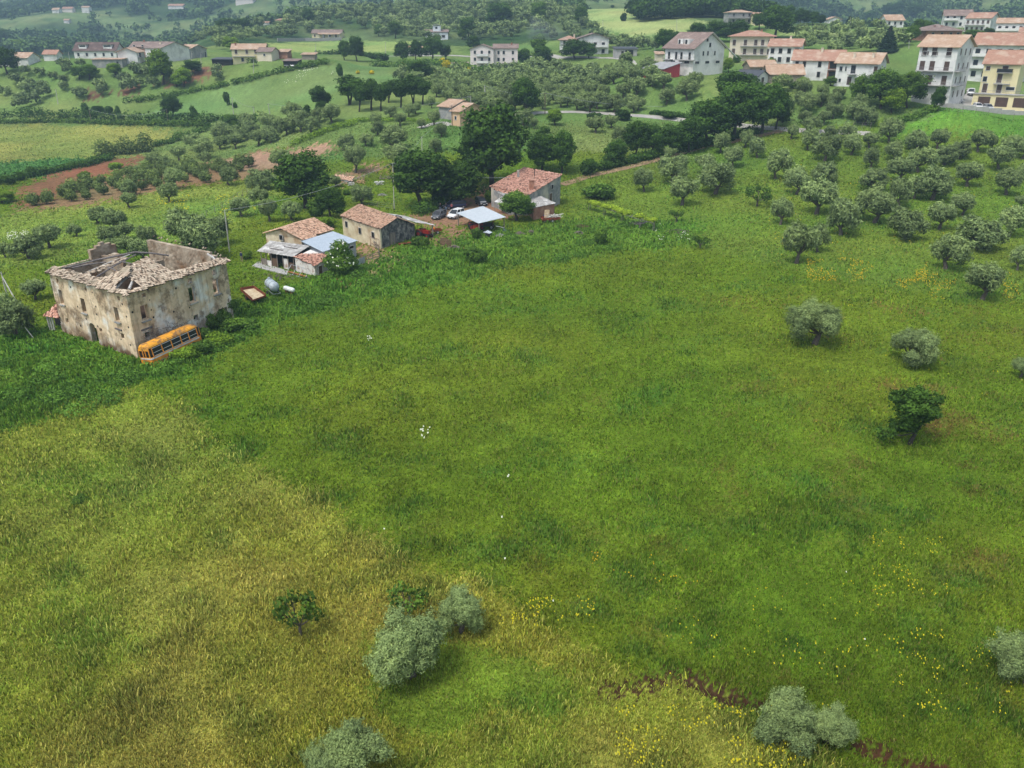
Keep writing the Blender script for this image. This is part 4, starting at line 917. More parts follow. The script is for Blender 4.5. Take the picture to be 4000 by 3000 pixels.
M_BLACKW = mk('wall black with mould', lin(74,74,74), lin(150,146,138), 1.3, .95, bump=.5, lo=.42, hi=.62, c3=lin(50,50,52), scale3=.9)
M_GREYP = mk('grey weathered plaster', lin(160,160,156), lin(116,118,118), .9, .95, bump=.3, c3=lin(196,188,172), scale3=.4)
M_WHITEP = mk('peeling whitewash', lin(214,210,204), lin(160,132,116), 1.4, .95, bump=.3, lo=.5, hi=.66)
M_FIBRE = mk('weathered fibre cement sheet', lin(176,174,170), lin(128,124,120), 1.1, .85, c3=lin(206,204,200), scale3=.8)
M_RUST = mk('rusty steel', lin(140,72,46), lin(92,50,38), 3, .8, bump=.2)
M_IRON = mk('dark iron', lin(60,56,54), lin(40,38,38), 3, .6)
M_ZINC = mk('galvanised steel', lin(176,182,190), lin(150,156,166), 2, .45, metal=.3)
def ribbed(name, c1, c2, rough=.6, metal=0):
    m = mk(name, c1, c2, 1.5, rough, metal=metal); N, L = nodes(m); b = N['Principled BSDF']; return m
M_SHEETB = ribbed('blue grey roof sheet', lin(168,178,188), lin(154,166,178))
M_SHEETW = ribbed('pale roof sheet', lin(188,194,199), lin(172,180,186))
def tiles(name, parent, polys, down, mat, org, holes=(), tw=.19, tl=.33, miss=.02, seed=1, raggle=.0, deck=True, mess=1.0):
    """half-round clay tiles laid on planar polygons (world points); child of parent whose world origin is org"""
    rr = random.Random(seed); V = []; Fc = []; T = []; dk = MB()
    for poly in polys:
        P = [Vector(p) for p in poly]; n = (P[1] - P[0]).cross(P[2] - P[0]).normalized()
        if n.z < 0: n = -n
        d = Vector(down); d = (d - n * d.dot(n)).normalized(); a = d.cross(n).normalized(); o = P[0]
        q = [((p - o).dot(a), (p - o).dot(d)) for p in P]
        hq = [[((Vector(p) - o).dot(a), (Vector(p) - o).dot(d)) for p in h] for h in holes]
        x0, x1 = min(t[0] for t in q), max(t[0] for t in q); y0, y1 = min(t[1] for t in q), max(t[1] for t in q)
        xs = np.arange(x0 + tw / 2, x1, tw); ys = np.arange(y0 + tl / 2, y1 + tl * .3, tl)
        XX, YY = np.meshgrid(xs, ys); jx = XX + np.sin(YY * 3.1) * raggle; ok = inpoly(jx, YY, q)
        for h in hq: ok &= ~inpoly(XX + np.sin(YY * 9) * .12, YY, h)
        for x, y in zip(XX[ok], YY[ok]):
            c = o + a * x + d * y
            dk.add([c - a*tw*.5 - d*tl*.5 - n*.03, c + a*tw*.5 - d*tl*.5 - n*.03, c + a*tw*.5 + d*tl*.5 - n*.03, c - a*tw*.5 + d*tl*.5 - n*.03], [(0,1,2,3)])
            if rr.random() < miss: continue
            ang = rr.gauss(0, .05 * mess); a2 = a * math.cos(ang) + d * math.sin(ang); d2 = d * math.cos(ang) - a * math.sin(ang)
            c = c + a * rr.gauss(0, .012 * mess) + d * rr.gauss(0, .02 * mess); hh = .075 + rr.random() * .03 * mess; b = len(V)
            for k, (u, v) in enumerate(((-.5, 0.), (-.3, .8), (.3, .8), (.5, 0.))):
                V.append(c + a2 * u * tw * 1.02 - d2 * tl * .56 + n * (v * hh * .8)); V.append(c + a2 * u * tw * 1.06 + d2 * tl * .56 + n * (v * hh + .035))
            for k in range(3): Fc.append((b + 2*k, b + 2*k + 1, b + 2*k + 3, b + 2*k + 2))
            T += [rr.random()] * 8
    org = Vector(org); Va = np.array([tuple(v - org) for v in V])
    me = np_mesh(name, Va, np.array(Fc), mat, tint=np.array(T)); o_ = put(me, name, parent)
    if deck:
        dk.v = [tuple(Vector(v) - org) for v in dk.v]; dk.build('tile_bed', M_DARKW, o_)
    return o_
def grid_wall(name, parent, P0, P1, inward, thick, top, holes, mat, org, cell=.3, bottom=-.6, rough=.03, arch=()):
    """masonry wall from P0 to P1 (xy); top: function of s or number; holes (s0,s1,z0,z1)"""
    P0 = Vector((P0[0], P0[1], 0)); P1 = Vector((P1[0], P1[1], 0)); d = P1 - P0; Ln = d.length; d.normalize(); nv = Vector((inward[0], inward[1], 0)).normalized()
    tp = top if callable(top) else (lambda s: top)
    S = set(np.round(np.arange(0, Ln, cell), 3)) | {round(Ln, 3)}; Zs = set(np.round(np.arange(bottom, 11, cell), 3))
    for h in holes: S |= {round(h[0], 3), round(h[1], 3)}; Zs |= {round(h[2], 3), round(h[3], 3)}
    clean = lambda q, must: [v for i, v in enumerate(q) if v in must or all(abs(v - m) > .07 for m in must)]
    S = clean(sorted(S), {round(x, 3) for h in holes for x in h[:2]} | {0.0, round(Ln, 3)}); Zs = clean(sorted(Zs), {round(x, 3) for h in holes for x in h[2:]})
    mxt = max(tp(s) for s in S); Zs = [z for z in Zs if z <= mxt + cell]
    ns, nz = len(S) - 1, len(Zs) - 1
    def solid(i, j):
        if not (0 <= i < ns and 0 <= j < nz): return False
        s = (S[i] + S[i+1]) / 2; z = (Zs[j] + Zs[j+1]) / 2
        if z > tp(s): return False
        for h in holes:
            if h[0] < s < h[1] and h[2] < z < h[3]: return False
        for (cs, w, hh) in arch:
            if abs(s - cs) < w / 2 and (z < hh - w / 2 or (s - cs) ** 2 + (z - (hh - w / 2)) ** 2 < w * w / 4): return False
        return True
    org = Vector(org); mb = MB()
    def pt(i, j, side):
        s, z = S[i], Zs[j]; r = (float(vnoise(s * 3 + P0.x, z * 3, .8, 81)) - .5) * 2 * rough
        q = P0 + d * s; q = q + nv * (thick - r if side else r); q.z = z; return q - org
    for i in range(ns):
        for j in range(nz):
            if not solid(i, j): continue
            mb.add([pt(i,j,0), pt(i+1,j,0), pt(i+1,j+1,0), pt(i,j+1,0)], [(0,1,2,3)])
            mb.add([pt(i,j,1), pt(i+1,j,1), pt(i+1,j+1,1), pt(i,j+1,1)], [(3,2,1,0)])
            for (ii, jj, e) in ((i-1,j,((i,j),(i,j+1))), (i+1,j,((i+1,j),(i+1,j+1))), (i,j+1,((i,j+1),(i+1,j+1))), (i,j-1,((i,j),(i+1,j)))):
                if not solid(ii, jj): mb.add([pt(*e[0],0), pt(*e[1],0), pt(*e[1],1), pt(*e[0],1)], [(0,1,2,3)])
    return mb.build(name, mat, parent)
def build_ruin():
    N_ = Vector((-41.8, 86.2, 0)); L_ = Vector((-54.6, 94.9, 0)); R_ = Vector((-35.2, 99.6, 0)); B_ = Vector((-47.6, 107.6, 0))
    h = thing('ruined_farmhouse', 'roofless two-storey stone farmhouse ruin with crumbling cream plaster and collapsed tile roof', 'ruin', N_)
    e1 = (L_ - N_); l1 = e1.length; e1.normalize(); e2 = (R_ - N_); l2 = e2.length; e2.normalize()
    H = 7.4; inn = e2; inr = e1
    rag = lambda s: 0
    k1 = l1 / 16.3; k2 = l2 / 14.9
    f1 = lambda s0, z0, w, hh: ((s0 * l1) - w / 2, (s0 * l1) + w / 2, z0, z0 + hh)
    f2 = lambda s0, z0, w, hh: ((s0 * l2) - w / 2, (s0 * l2) + w / 2, z0, z0 + hh)
    hl = [f1(.9, 3.85, .75, 1.75), f1(.6, 3.65, .85, 1.7), f1(.17, 3.85, .8, 1.65), f1(.89, 1.5, .6, .6), f1(.43, 1.8, .45, .45), f1(.15, 1.85, .6, .65), f1(.52, 6.45, .5, .5), f1(.9, 6.4, .45, .6), f1(.1, 6.5, .5, .5)]
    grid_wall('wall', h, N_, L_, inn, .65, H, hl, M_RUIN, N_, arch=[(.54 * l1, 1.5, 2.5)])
    hr = [f2(.13, 3.95, 1.0, 1.7), f2(.6, 4.0, 1.0, 1.8), f2(.855, 4.0, 1.0, 1.8), f2(.6, 6.3, .6, .65), f2(.855, 6.35, .65, .65), f2(.12, 1.85, .75, .7), f2(.6, 1.7, .7, .7), f2(.89, -.6, 1.5, 2.6), f2(.15, 6.5, .5, .45)]
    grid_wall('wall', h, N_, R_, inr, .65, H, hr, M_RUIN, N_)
    tb = lambda s: 8.3 - .06 * s + .35 * float(vnoise(s, 1, 1.3, 82))
    rb_ = (B_ - R_).length
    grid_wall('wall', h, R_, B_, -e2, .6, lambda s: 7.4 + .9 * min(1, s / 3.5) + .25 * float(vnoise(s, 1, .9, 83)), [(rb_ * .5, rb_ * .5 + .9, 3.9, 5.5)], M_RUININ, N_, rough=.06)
    lb_ = (B_ - L_).length
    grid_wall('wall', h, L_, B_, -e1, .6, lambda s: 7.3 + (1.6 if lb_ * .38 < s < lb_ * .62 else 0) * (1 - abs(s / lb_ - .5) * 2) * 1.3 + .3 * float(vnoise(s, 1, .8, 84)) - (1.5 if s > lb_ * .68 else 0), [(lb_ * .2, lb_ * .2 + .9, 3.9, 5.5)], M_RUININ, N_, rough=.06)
    # inner walls
    c0 = N_ + e2 * l2 * .45 + e1 * .7; c1 = N_ + e2 * l2 * .45 + e1 * (l1 - .7)
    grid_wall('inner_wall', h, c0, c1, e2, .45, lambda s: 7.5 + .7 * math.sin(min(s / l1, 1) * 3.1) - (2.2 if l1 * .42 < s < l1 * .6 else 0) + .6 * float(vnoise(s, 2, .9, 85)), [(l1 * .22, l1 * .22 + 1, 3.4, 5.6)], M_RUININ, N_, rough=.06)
    c0 = N_ + e1 * l1 * .5 + e2 * .7; c1 = N_ + e1 * l1 * .5 + e2 * (l2 - .7)
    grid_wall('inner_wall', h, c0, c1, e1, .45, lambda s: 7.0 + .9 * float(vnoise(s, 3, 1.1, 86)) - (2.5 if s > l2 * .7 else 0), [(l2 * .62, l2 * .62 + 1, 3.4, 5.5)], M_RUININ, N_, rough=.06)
    fl = MB(); fl.slab([e1*.7+e2*.7+Vector((0,0,3.3)), e1*l1*.5+e2*.7+Vector((0,0,3.3)), e1*l1*.5+e2*l2*.45+Vector((0,0,3.3)), e1*.7+e2*l2*.45+Vector((0,0,3.3))], .2); fl.build('floor', M_DARKW, h)
    # roof remains
    w = lambda s, t, z: N_ + e1 * s * l1 + e2 * t * l2 + Vector((0, 0, z))
    o = .035; E = H + .12
    ap1 = at(511, 1032, 9.5); ap2 = at(572, 1002, 9.5)
    cN = w(-o, -o, E); r1 = w(-o, .50, E); r2 = w(.0, 1.03, E)
    dn_r = -e1 + Vector((0, 0, -.4)); dn_l = -e2 + Vector((0, 0, -.4))
    def onpl(px, py, P):
        n = (P[1] - P[0]).cross(P[2] - P[0]); d = Vector(ray(px, py)); c = Vector((0, 0, CAM_Z)); return c + d * ((P[0] - c).dot(n) / d.dot(n))
    HP = [(446, 1120), (486, 1080), (508, 1076), (551, 1118), (520, 1132), (470, 1134)]
    PR = [cN, r1, ap2, ap1]; PL_ = [cN, w(.41, -o, E), ap1]
    hole = [onpl(x, y, [cN, r1, ap1]) for x, y in HP]; hole2 = [onpl(x, y, PL_) for x, y in HP]
    roof = tiles('roof', h, [[cN, r1, ap2, ap1]], dn_r, M_CLAYR, N_, holes=[hole], seed=2, miss=.01, mess=.8)
    tiles('roof', h, [PL_], dn_l, M_CLAYR, N_, holes=[hole2], seed=3, miss=.02, mess=1.0)
    zs = lambda t: E + .34 * t * l2
    tiles('roof_edge', h, [[w(.40, -o, E), w(1.03, -o, E), w(1.02, .07, zs(.07)), w(.38, .08, zs(.08))]], dn_l, M_CLAYR, N_, seed=4, raggle=.3, mess=2.5, miss=.08)
    tiles('roof_edge', h, [[w(-o, .48, E), w(-o, 1.03, E), w(.05, 1.03, E + .35), w(.07, .48, E + .45)]], dn_r, M_CLAYR, N_, seed=5, raggle=.2, mess=2, miss=.05)
    tiles('roof_patch', h, [[w(.64, .07, zs(.06)), w(.56, .07, zs(.06)), w(.55, .42, 8.6), w(.60, .44, 8.7)]], dn_l, M_CLAYR, N_, seed=6, raggle=.25, mess=2.5, miss=.15)
    tiles('roof_edge', h, [[w(1.03, .02, E), w(1.03, .55, E), w(.97, .55, E + .25), w(.96, .02, E + .3)]], e1 + Vector((0, 0, -.4)), M_CLAYR, N_, seed=8, raggle=.2, mess=2.5, miss=.1)
    tiles('coping', h, [[w(.02, 1.03, 7.75), w(.25, 1.03, 8.5), w(.98, 1.03, 8.6), w(.98, .985, 8.65), w(.25, .985, 8.55), w(.02, .985, 7.8)]], e2 + Vector((0, 0, -.1)), M_CLAYR, N_, seed=9, mess=3, miss=.15, deck=False)
    def beam(a, b, wd, m=M_BEAM):
        mb = MB(); A = Vector(a) - N_; Bq = Vector(b) - N_; mid = A.lerp(Bq, .5) + Vector((random.uniform(-.1,.1), random.uniform(-.1,.1), .08)); mb.tube([A, mid, Bq], [wd*.5, wd*.45, wd*.4], 7); mb.build('beam', m, h)
    beam(w(.98, .1, 7.6), w(.6, .55, 8.9), .26); beam(w(.6, .55, 8.9), w(.42, .75, 8.2), .24); beam(w(.9, .15, 7.7), w(.68, .32, 8.3), .2)
    beam(w(.5, .08, 7.7), w(.55, .52, 8.8), .2); beam(w(.56, .25, 8.2), w(.40, .22, 8.2), .18); beam(w(.58, .36, 8.5), w(.42, .38, 8.5), .18)
    beam(w(.16, .02, 7.5), w(.2, .24, 8.6), .3, M_BEAML); beam(w(.07, .08, 7.5), w(.17, .25, 8.7), .32, M_BEAML)
    beam(w(.03, .93, 7.5), w(.14, .93, 8.4), .3, M_BEAML); beam(w(.66, .1, 7.8), w(.6, .5, 8.8), .14, M_BEAML)
    # lintels, sills
    for (s, t, z, wd) in ((.17, 0, 3.72, 1.1), (.6, 0, 3.52, 1.2), (.9, 0, 3.72, 1.1)):
        mb = MB(); c = e1 * s * l1 + Vector((0, 0, z)) - e2 * .08; mb.obox(c, e1 * wd / 2, e2 * .14, Vector((0, 0, .06))); mb.build('sill', M_GREYP, h)
    for (t, z, wd) in ((.13, 3.82, 1.3), (.6, 3.87, 1.3), (.855, 3.87, 1.3)):
        mb = MB(); c = e2 * t * l2 + Vector((0, 0, z)) - e1 * .08; mb.obox(c, e2 * wd / 2, e1 * .14, Vector((0, 0, .06))); mb.build('sill', M_GREYP, h)
    mb = MB(); mb.obox(e2 * .12 * l2 + Vector((0, 0, 2.95)) - e1 * .02, e2 * .75, e1 * .1, Vector((0, 0, .09))); mb.build('lintel', M_BEAM, h)
    mb = MB(); mb.obox(e1 * .18 * l1 + Vector((0, 0, 2.9)) - e2 * .02, e1 * .65, e2 * .1, Vector((0, 0, .08))); mb.build('lintel', M_BEAM, h)
    for fr in (.6, .855):                    # pale timber frame left in the window
        mb = MB(); c = e2 * (fr * l2 + .42) + Vector((0, 0, 4.9)) + e1 * .2; mb.obox(c, e2 * .07, e1 * .08, Vector((0, 0, .88))); mb.build('window_frame', M_BEAML, h)
    # rubble heap inside and red earth floor plants are seen through the openings
    ivy = crown_mesh('ivy', [tuple(e2 * l2 * .86 - e1 * .1 + Vector((0, 0, 1.0))) + (1.0, .9, .9), tuple(e2 * l2 * .74 - e1 * .1 + Vector((0, 0, .9))) + (.9, .7, 1.1), tuple(e2 * l2 * 1.0 - e1 * .1 + Vector((0, 0, 2.1))) + (.8, .7, .5)], 2600, .22, 77, M_BROAD, fill=.4)
    put(ivy, 'ivy', h)
    inn_b = crown_mesh('wild growth', [tuple(e1 * l1 * a_ + e2 * l2 * b_ + Vector((0, 0, c_))) + (r_, r_, r_) for a_, b_, c_, r_ in ((.2, .62, 3.6, 1.6), (.2, .85, 3.8, 1.5), (.16, .72, 4.6, 1.1), (.35, .75, 2.4, 1.9), (.16, .93, 2.0, 1.2), (.2, .6, 1.4, 1.3))], 5200, .25, 78, M_OAK, fill=.4)
    put(inn_b, 'wild_growth', h)
    # lean-to at the far left end
    s0 = thing('lean_to', 'small lean-to with red tile roof against the ruin\'s far left wall', 'shed', L_ + Vector((-3.4, 1.5, 0)))
    og = s0.location.copy()
    c = [at(172, 1230, 2.0), at(232, 1242, 1.9), at(226, 1192, 3.1), at(216, 1190, 3.1)]
    tiles('roof', s0, [[c[0], c[1], c[2], c[3]]], (c[0] + c[1]) / 2 - (c[2] + c[3]) / 2, M_CLAYB, og, seed=12)
    pb = MB(); a_ = c[0] - og; b_ = c[1] - og; a_.z = b_.z = 0
    for q in (0.02, .18, .34): pp = a_.lerp(b_, q); pb.tube([(pp.x + .1, pp.y + .3, -.3), (pp.x + .1, pp.y + .3, 1.9)], .1, 6)
    pb.build('post', M_BEAML, s0)
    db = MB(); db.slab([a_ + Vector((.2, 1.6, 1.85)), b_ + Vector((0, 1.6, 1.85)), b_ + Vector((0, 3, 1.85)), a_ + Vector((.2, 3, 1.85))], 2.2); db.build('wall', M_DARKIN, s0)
    tag(s0)
def prism(name, parent, pts_top, z0, mat, org, shrink=.0):
    """vertical walls under a roof outline: pts_top are world points (xy and the wall head)"""
    c = sum((Vector(p) for p in pts_top), Vector()) / len(pts_top); org = Vector(org); T = []
    for p in pts_top:
        p = Vector(p); d = Vector((c.x - p.x, c.y - p.y, 0)); d = d.normalized() * shrink if d.length else d; T.append(p + d - org)
    B = [Vector((t.x, t.y, z0 - org.z)) for t in T]; n = len(T); mb = MB()
    mb.add(T + B, [tuple(range(n)), tuple(range(2*n-1, n-1, -1))] + [(i, i+n, (i+1) % n + n, (i+1) % n) for i in range(n)])
    return mb.build(name, mat, parent)
def rib_sheet(name, parent, quad, mat, org, th=.05, pitch=.45, sub=None):
    """profiled roof sheet over a quad a b c d, ribs running a->d"""
    a, b, c, d = [Vector(q) - Vector(org) for q in quad]; n = max(4, int((b - a).length / (pitch / 4))); mb = MB(); V = []; nrm = (b - a).cross(d - a).normalized()
    if nrm.z < 0: nrm = -nrm
    for i in range(n + 1):
        f = i / n; k = (0, .045, .045, 0)[i % 4]
        V += [a.lerp(b, f) + nrm * k, d.lerp(c, f) + nrm * k]
    m = len(V); V += [v - Vector((0, 0, th)) for v in V]
    fs = []
    for i in range(n): fs += [(2*i, 2*i+2, 2*i+3, 2*i+1), (m+2*i, m+2*i+1, m+2*i+3, m+2*i+2), (2*i, m+2*i, m+2*i+2, 2*i+2), (2*i+1, 2*i+3, m+2*i+3, m+2*i+1)]
    fs += [(0, 1, m+1, m), (2*n, m+2*n, m+2*n+1, 2*n+1)]
    mb.add(V, fs); return mb.build(name, mat, parent)
def wall_open(parent, name, A, B, s, z0, w, hh, out, mat, org, frame=M_BEAML, pane='pane'):
    """opening on the wall line A-B: frame ring with a dark pane as sub-part"""
    A = Vector(A); B = Vector(B); d = (B - A); d.z = 0; L = d.length; d.normalize(); o = Vector(out).normalized(); og = Vector(org)
    c = A + d * s * L; c.z = z0 + hh / 2; c -= og; fr = MB(); t = .07
    for (dx, dz, hx, hz) in ((-w/2 - t/2, 0, t/2, hh/2 + t), (w/2 + t/2, 0, t/2, hh/2 + t), (0, hh/2 + t/2, w/2, t/2), (0, -hh/2 - t/2, w/2, t/2)):
        fr.obox(c + d * dx + Vector((0, 0, dz)) + o * .05, d * hx, o * .06, Vector((0, 0, hz)))
    f = fr.build(name, frame, parent); p = MB(); p.obox(c + o * .03, d * w / 2, o * .03, Vector((0, 0, hh / 2))); p.build(pane, mat, f)
    if mat is M_DARKIN and w < 1.3:
        g = MB()
        for k in (-.25, 0, .25): g.obox(c + d * w * k + o * .085, d * .012, o * .012, Vector((0, 0, hh / 2)))
        g.build('bars', M_IRON, f)
def build_stable():
    og = at(1126, 1061, 0); h = thing('stable', 'low farm stable with patched tile roof, open pens and grey sheet lean-to', 'stable', og)
    A = at(1031, 913, 3.4); Bq = at(1177, 938, 3.4); C = at(1301, 896, 3.4); r0 = at(1097, 895, 4.75); r1 = at(1227, 853, 4.75); D = A + (r1 - r0)
    bk = (C - Bq).normalized()
    prism('wall', h, [A, Bq, C, D], -.4, M_BARNW, og, .25)
    g = MB(); a2 = A + bk * .2; b2 = Bq + bk * .2; q = r0 + bk * .2 - Vector((0, 0, .1)); g.add([a2 - og, b2 - og, q - og, a2 + bk * .3 - og, b2 + bk * .3 - og, q + bk * .3 - og], [(0,1,2),(5,4,3),(0,2,5,3),(1,4,5,2)]); g.build('gable', M_BARNW, h)
    up = Vector((0, 0, .1)); side = (Bq - A).normalized() * .35
    tiles('roof', h, [[r0 + up, r1 + up, C + side, Bq + side]], (Bq - r0), M_CLAYO, og, seed=21, mess=1.8, miss=.02)
    tiles('roof', h, [[r0 + up, r1 + up, D - side, A - side]], (A - r0), M_CLAYO, og, seed=22, mess=1.8, miss=.02)
    wall_open(h, 'window', A, Bq, .47, 2.9, .7, .75, -bk, M_DARKIN, og)
    # grey sheet lean-to with the pens below
    a, b, c, d = at(1003, 981, 2.15), at(1146, 1003, 2.15), at(1211, 960, 3.0), at(1055, 940, 3.0)
    rib_sheet('lean_to_roof', h, [a, b, c, d], M_FIBRE, og, pitch=.7)
    fr = (b - a).normalized(); inn = Vector((-fr.y, fr.x, 0)); inn = inn if inn.y > 0 else -inn
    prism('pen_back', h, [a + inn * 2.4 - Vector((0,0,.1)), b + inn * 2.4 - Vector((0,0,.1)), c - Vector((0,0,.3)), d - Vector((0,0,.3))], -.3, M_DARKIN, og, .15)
    for i, t in enumerate((.06, .2, .34, .5, .66, .8, .95)):
        p = a.lerp(b, t) + inn * .35 - og; mb = MB(); mb.tube([(p.x, p.y, -.4), (p.x, p.y, 2.1)], .07, 6); mb.build('post', M_WOOD, h)
        if i < 6 and i != 3:
            p2 = a.lerp(b, (.06, .2, .34, .5, .66, .8, .95)[i+1]) + inn * .4 - og; p = p + inn * .05; gt = MB()
            hgt = (1.0, .8, 1.3, .6, 1.5, 1.0)[i]
            gt.add([(p.x, p.y, -.2), (p2.x, p2.y, -.2), (p2.x, p2.y, hgt), (p.x, p.y, hgt)], [(0,1,2,3)]); gt.add([(p.x + .05, p.y + .06, -.2), (p2.x + .05, p2.y + .06, -.2), (p2.x + .05, p2.y + .06, hgt), (p.x + .05, p.y + .06, hgt)], [(3,2,1,0)])
            gt.build('gate', (M_WOOD, M_WHITEP, M_WOODB)[i % 3], h)
    bt = MB()
    for (t0, v0, t1, v1) in ((.22, .35, .6, .3), (.5, .62, .85, .6)):
        p = a.lerp(b, t0).lerp(d.lerp(c, t0), v0) - og + up; p2 = a.lerp(b, t1).lerp(d.lerp(c, t1), v1) - og + up; bt.beam(p, p2, .1)
    bt.build('batten', M_BEAM, h)
    # concrete apron
    ap = MB(); q0 = G(985, 1040); q1 = G(1120, 1075); q2 = G(1126, 1061); q3 = G(1012, 1021); z = Vector((0, 0, .08)); ap.slab([p - og + z for p in (q0, q1, q2, q3)], .2); ap.build('apron', M_CONC, h)
    # tiled pen at the right front
    a, b, c, d = at(1146, 1003, 2.15), at(1229, 1040, 1.45), at(1292, 1000, 2.0), at(1212, 972, 2.75)
    prism('wall', h, [p - Vector((0, 0, .08)) for p in (a, b, c, d)], -.4, M_WHITEP, og, .2)
    tiles('roof', h, [[a, b, c, d]], (a + b) / 2 - (c + d) / 2, M_CLAYB, og, seed=23, mess=1.2)
    wall_open(h, 'door', b, c, .3, -.1, .9, 1.3, Vector((1, -.6, 0)), M_WOODB, og, pane='leaf')
    # blue-grey sheet roof
    a, b, c, d = at(1177, 942, 3.45), at(1262, 984, 2.6), at(1397, 940, 2.6), at(1300, 904, 3.45)
    rib_sheet('sheet_roof', h, [a, d, c, b], M_SHEETB, og, pitch=.34)
    prism('wall', h, [p - Vector((0, 0, .12)) for p in (a, b, c, d)], -.3, M_ZINC, og, .35)
    wall_open(h, 'window', b, c, .8, 1.7, 1.0, .4, Vector((.5, -1, 0)), M_DARKIN, og)
def build_barn():
    A = at(1333, 843, 3.6); B = at(1486, 894, 3.45); og = G(1488, 976); h = thing('barn', 'cream barn with a mould-black gable wall, wooden door and orange tile roof', 'barn', og)
    r1 = at(1551, 851, 4.35); r0 = at(1404, 799, 4.6); C = at(1622, 869, 2.7); D = C + (A - B); dn = (B - r1)
    bk = (A - B).normalized()
    b0, c0 = B + bk * .25, C + bk * .25
    w = MB(); q = r1 + bk * .25 - Vector((0, 0, .14)); low = -.5
    for (p, s, m, nm) in ((None, None, None, None),): pass
    P = [A.copy(), b0.copy(), c0.copy(), D.copy()]
    for p in P: p.z -= .14
    prism('wall', h, [P[0] - bk * .25, P[1], P[1].lerp(P[2], .04), P[0].lerp(P[3], .04) - bk * .25], low, M_BARNW, og, 0)
    g = MB(); i0 = P[1].lerp(P[2], .045); i1 = P[2]; e0 = P[0].lerp(P[3], .045); e1 = P[3]; rq = q; rb = r0 - Vector((0, 0, .14))
    V = [(i0.x, i0.y, low), (i1.x, i1.y, low), i1, rq, i0, (e0.x, e0.y, low), (e1.x, e1.y, low), e1, rb, e0]
    V = [Vector(v) - og for v in V]; g.add(V, [(0,1,2,3,4),(9,8,7,6,5),(1,6,7,2),(0,4,9,5),(4,3,8,9),(3,2,7,8)]); g.build('gable_wall', M_BLACKW, h)
    up = Vector((0, 0, .06)); ex = bk * .15; o1 = (B - C).normalized() * .3
    tiles('roof', h, [[r1 - ex + up, r0 + ex + up, A + ex + o1, B - ex + o1]], dn, M_CLAYO, og, seed=31, mess=.9, miss=.005)
    tiles('roof', h, [[r1 - ex + up, r0 + ex + up, D + ex, C - ex]], C - r1, M_CLAYO, og, seed=32, mess=.9, miss=.005)
    for s in (.48, .81): wall_open(h, 'window', A, B, s, 1.5, .75, 1.0, o1, M_DARKIN, og)
    wall_open(h, 'window', A, B, .13, 1.9, .75, 1.0, o1, M_DARKIN, og)
    wall_open(h, 'door', b0, c0, .34, -.15, 1.5, 2.25, -bk, M_WOOD, og, M_BEAM, 'leaf')
    # sheet canopy on the right side
    a, b = C + Vector((0, 0, .05)), at(1702, 880, 2.1); c = b + (D - C) * .75; d = C + (D - C) * .75 + Vector((0, 0, .05))
    rib_sheet('canopy', h, [a, d, c, b], M_FIBRE, og, pitch=.6)
    for t in (0.04, .9):
        p = b.lerp(c, t) - og; p = p + (a - b).normalized() * .35; mb = MB(); mb.tube([(p.x, p.y, -.4), (p.x, p.y, 2.05)], .12, 7); mb.build('post', M_WOOD, h)
    ty = MB(); p = r1.lerp(C, .35) + (r0 - r1) * .12 + Vector((0, 0, .18)) ; n = 14
    tyo = thing('old_tyre', 'old tyre lying flat on the barn roof', 'tyre', p); ty.tube([(math.cos(k/n*6.283)*.55, math.sin(k/n*6.283)*.55, -.12*math.cos(k/n*6.283)) for k in range(n + 1)], .09, 6, cap=False); ty.build('tread', M_IRON, tyo)
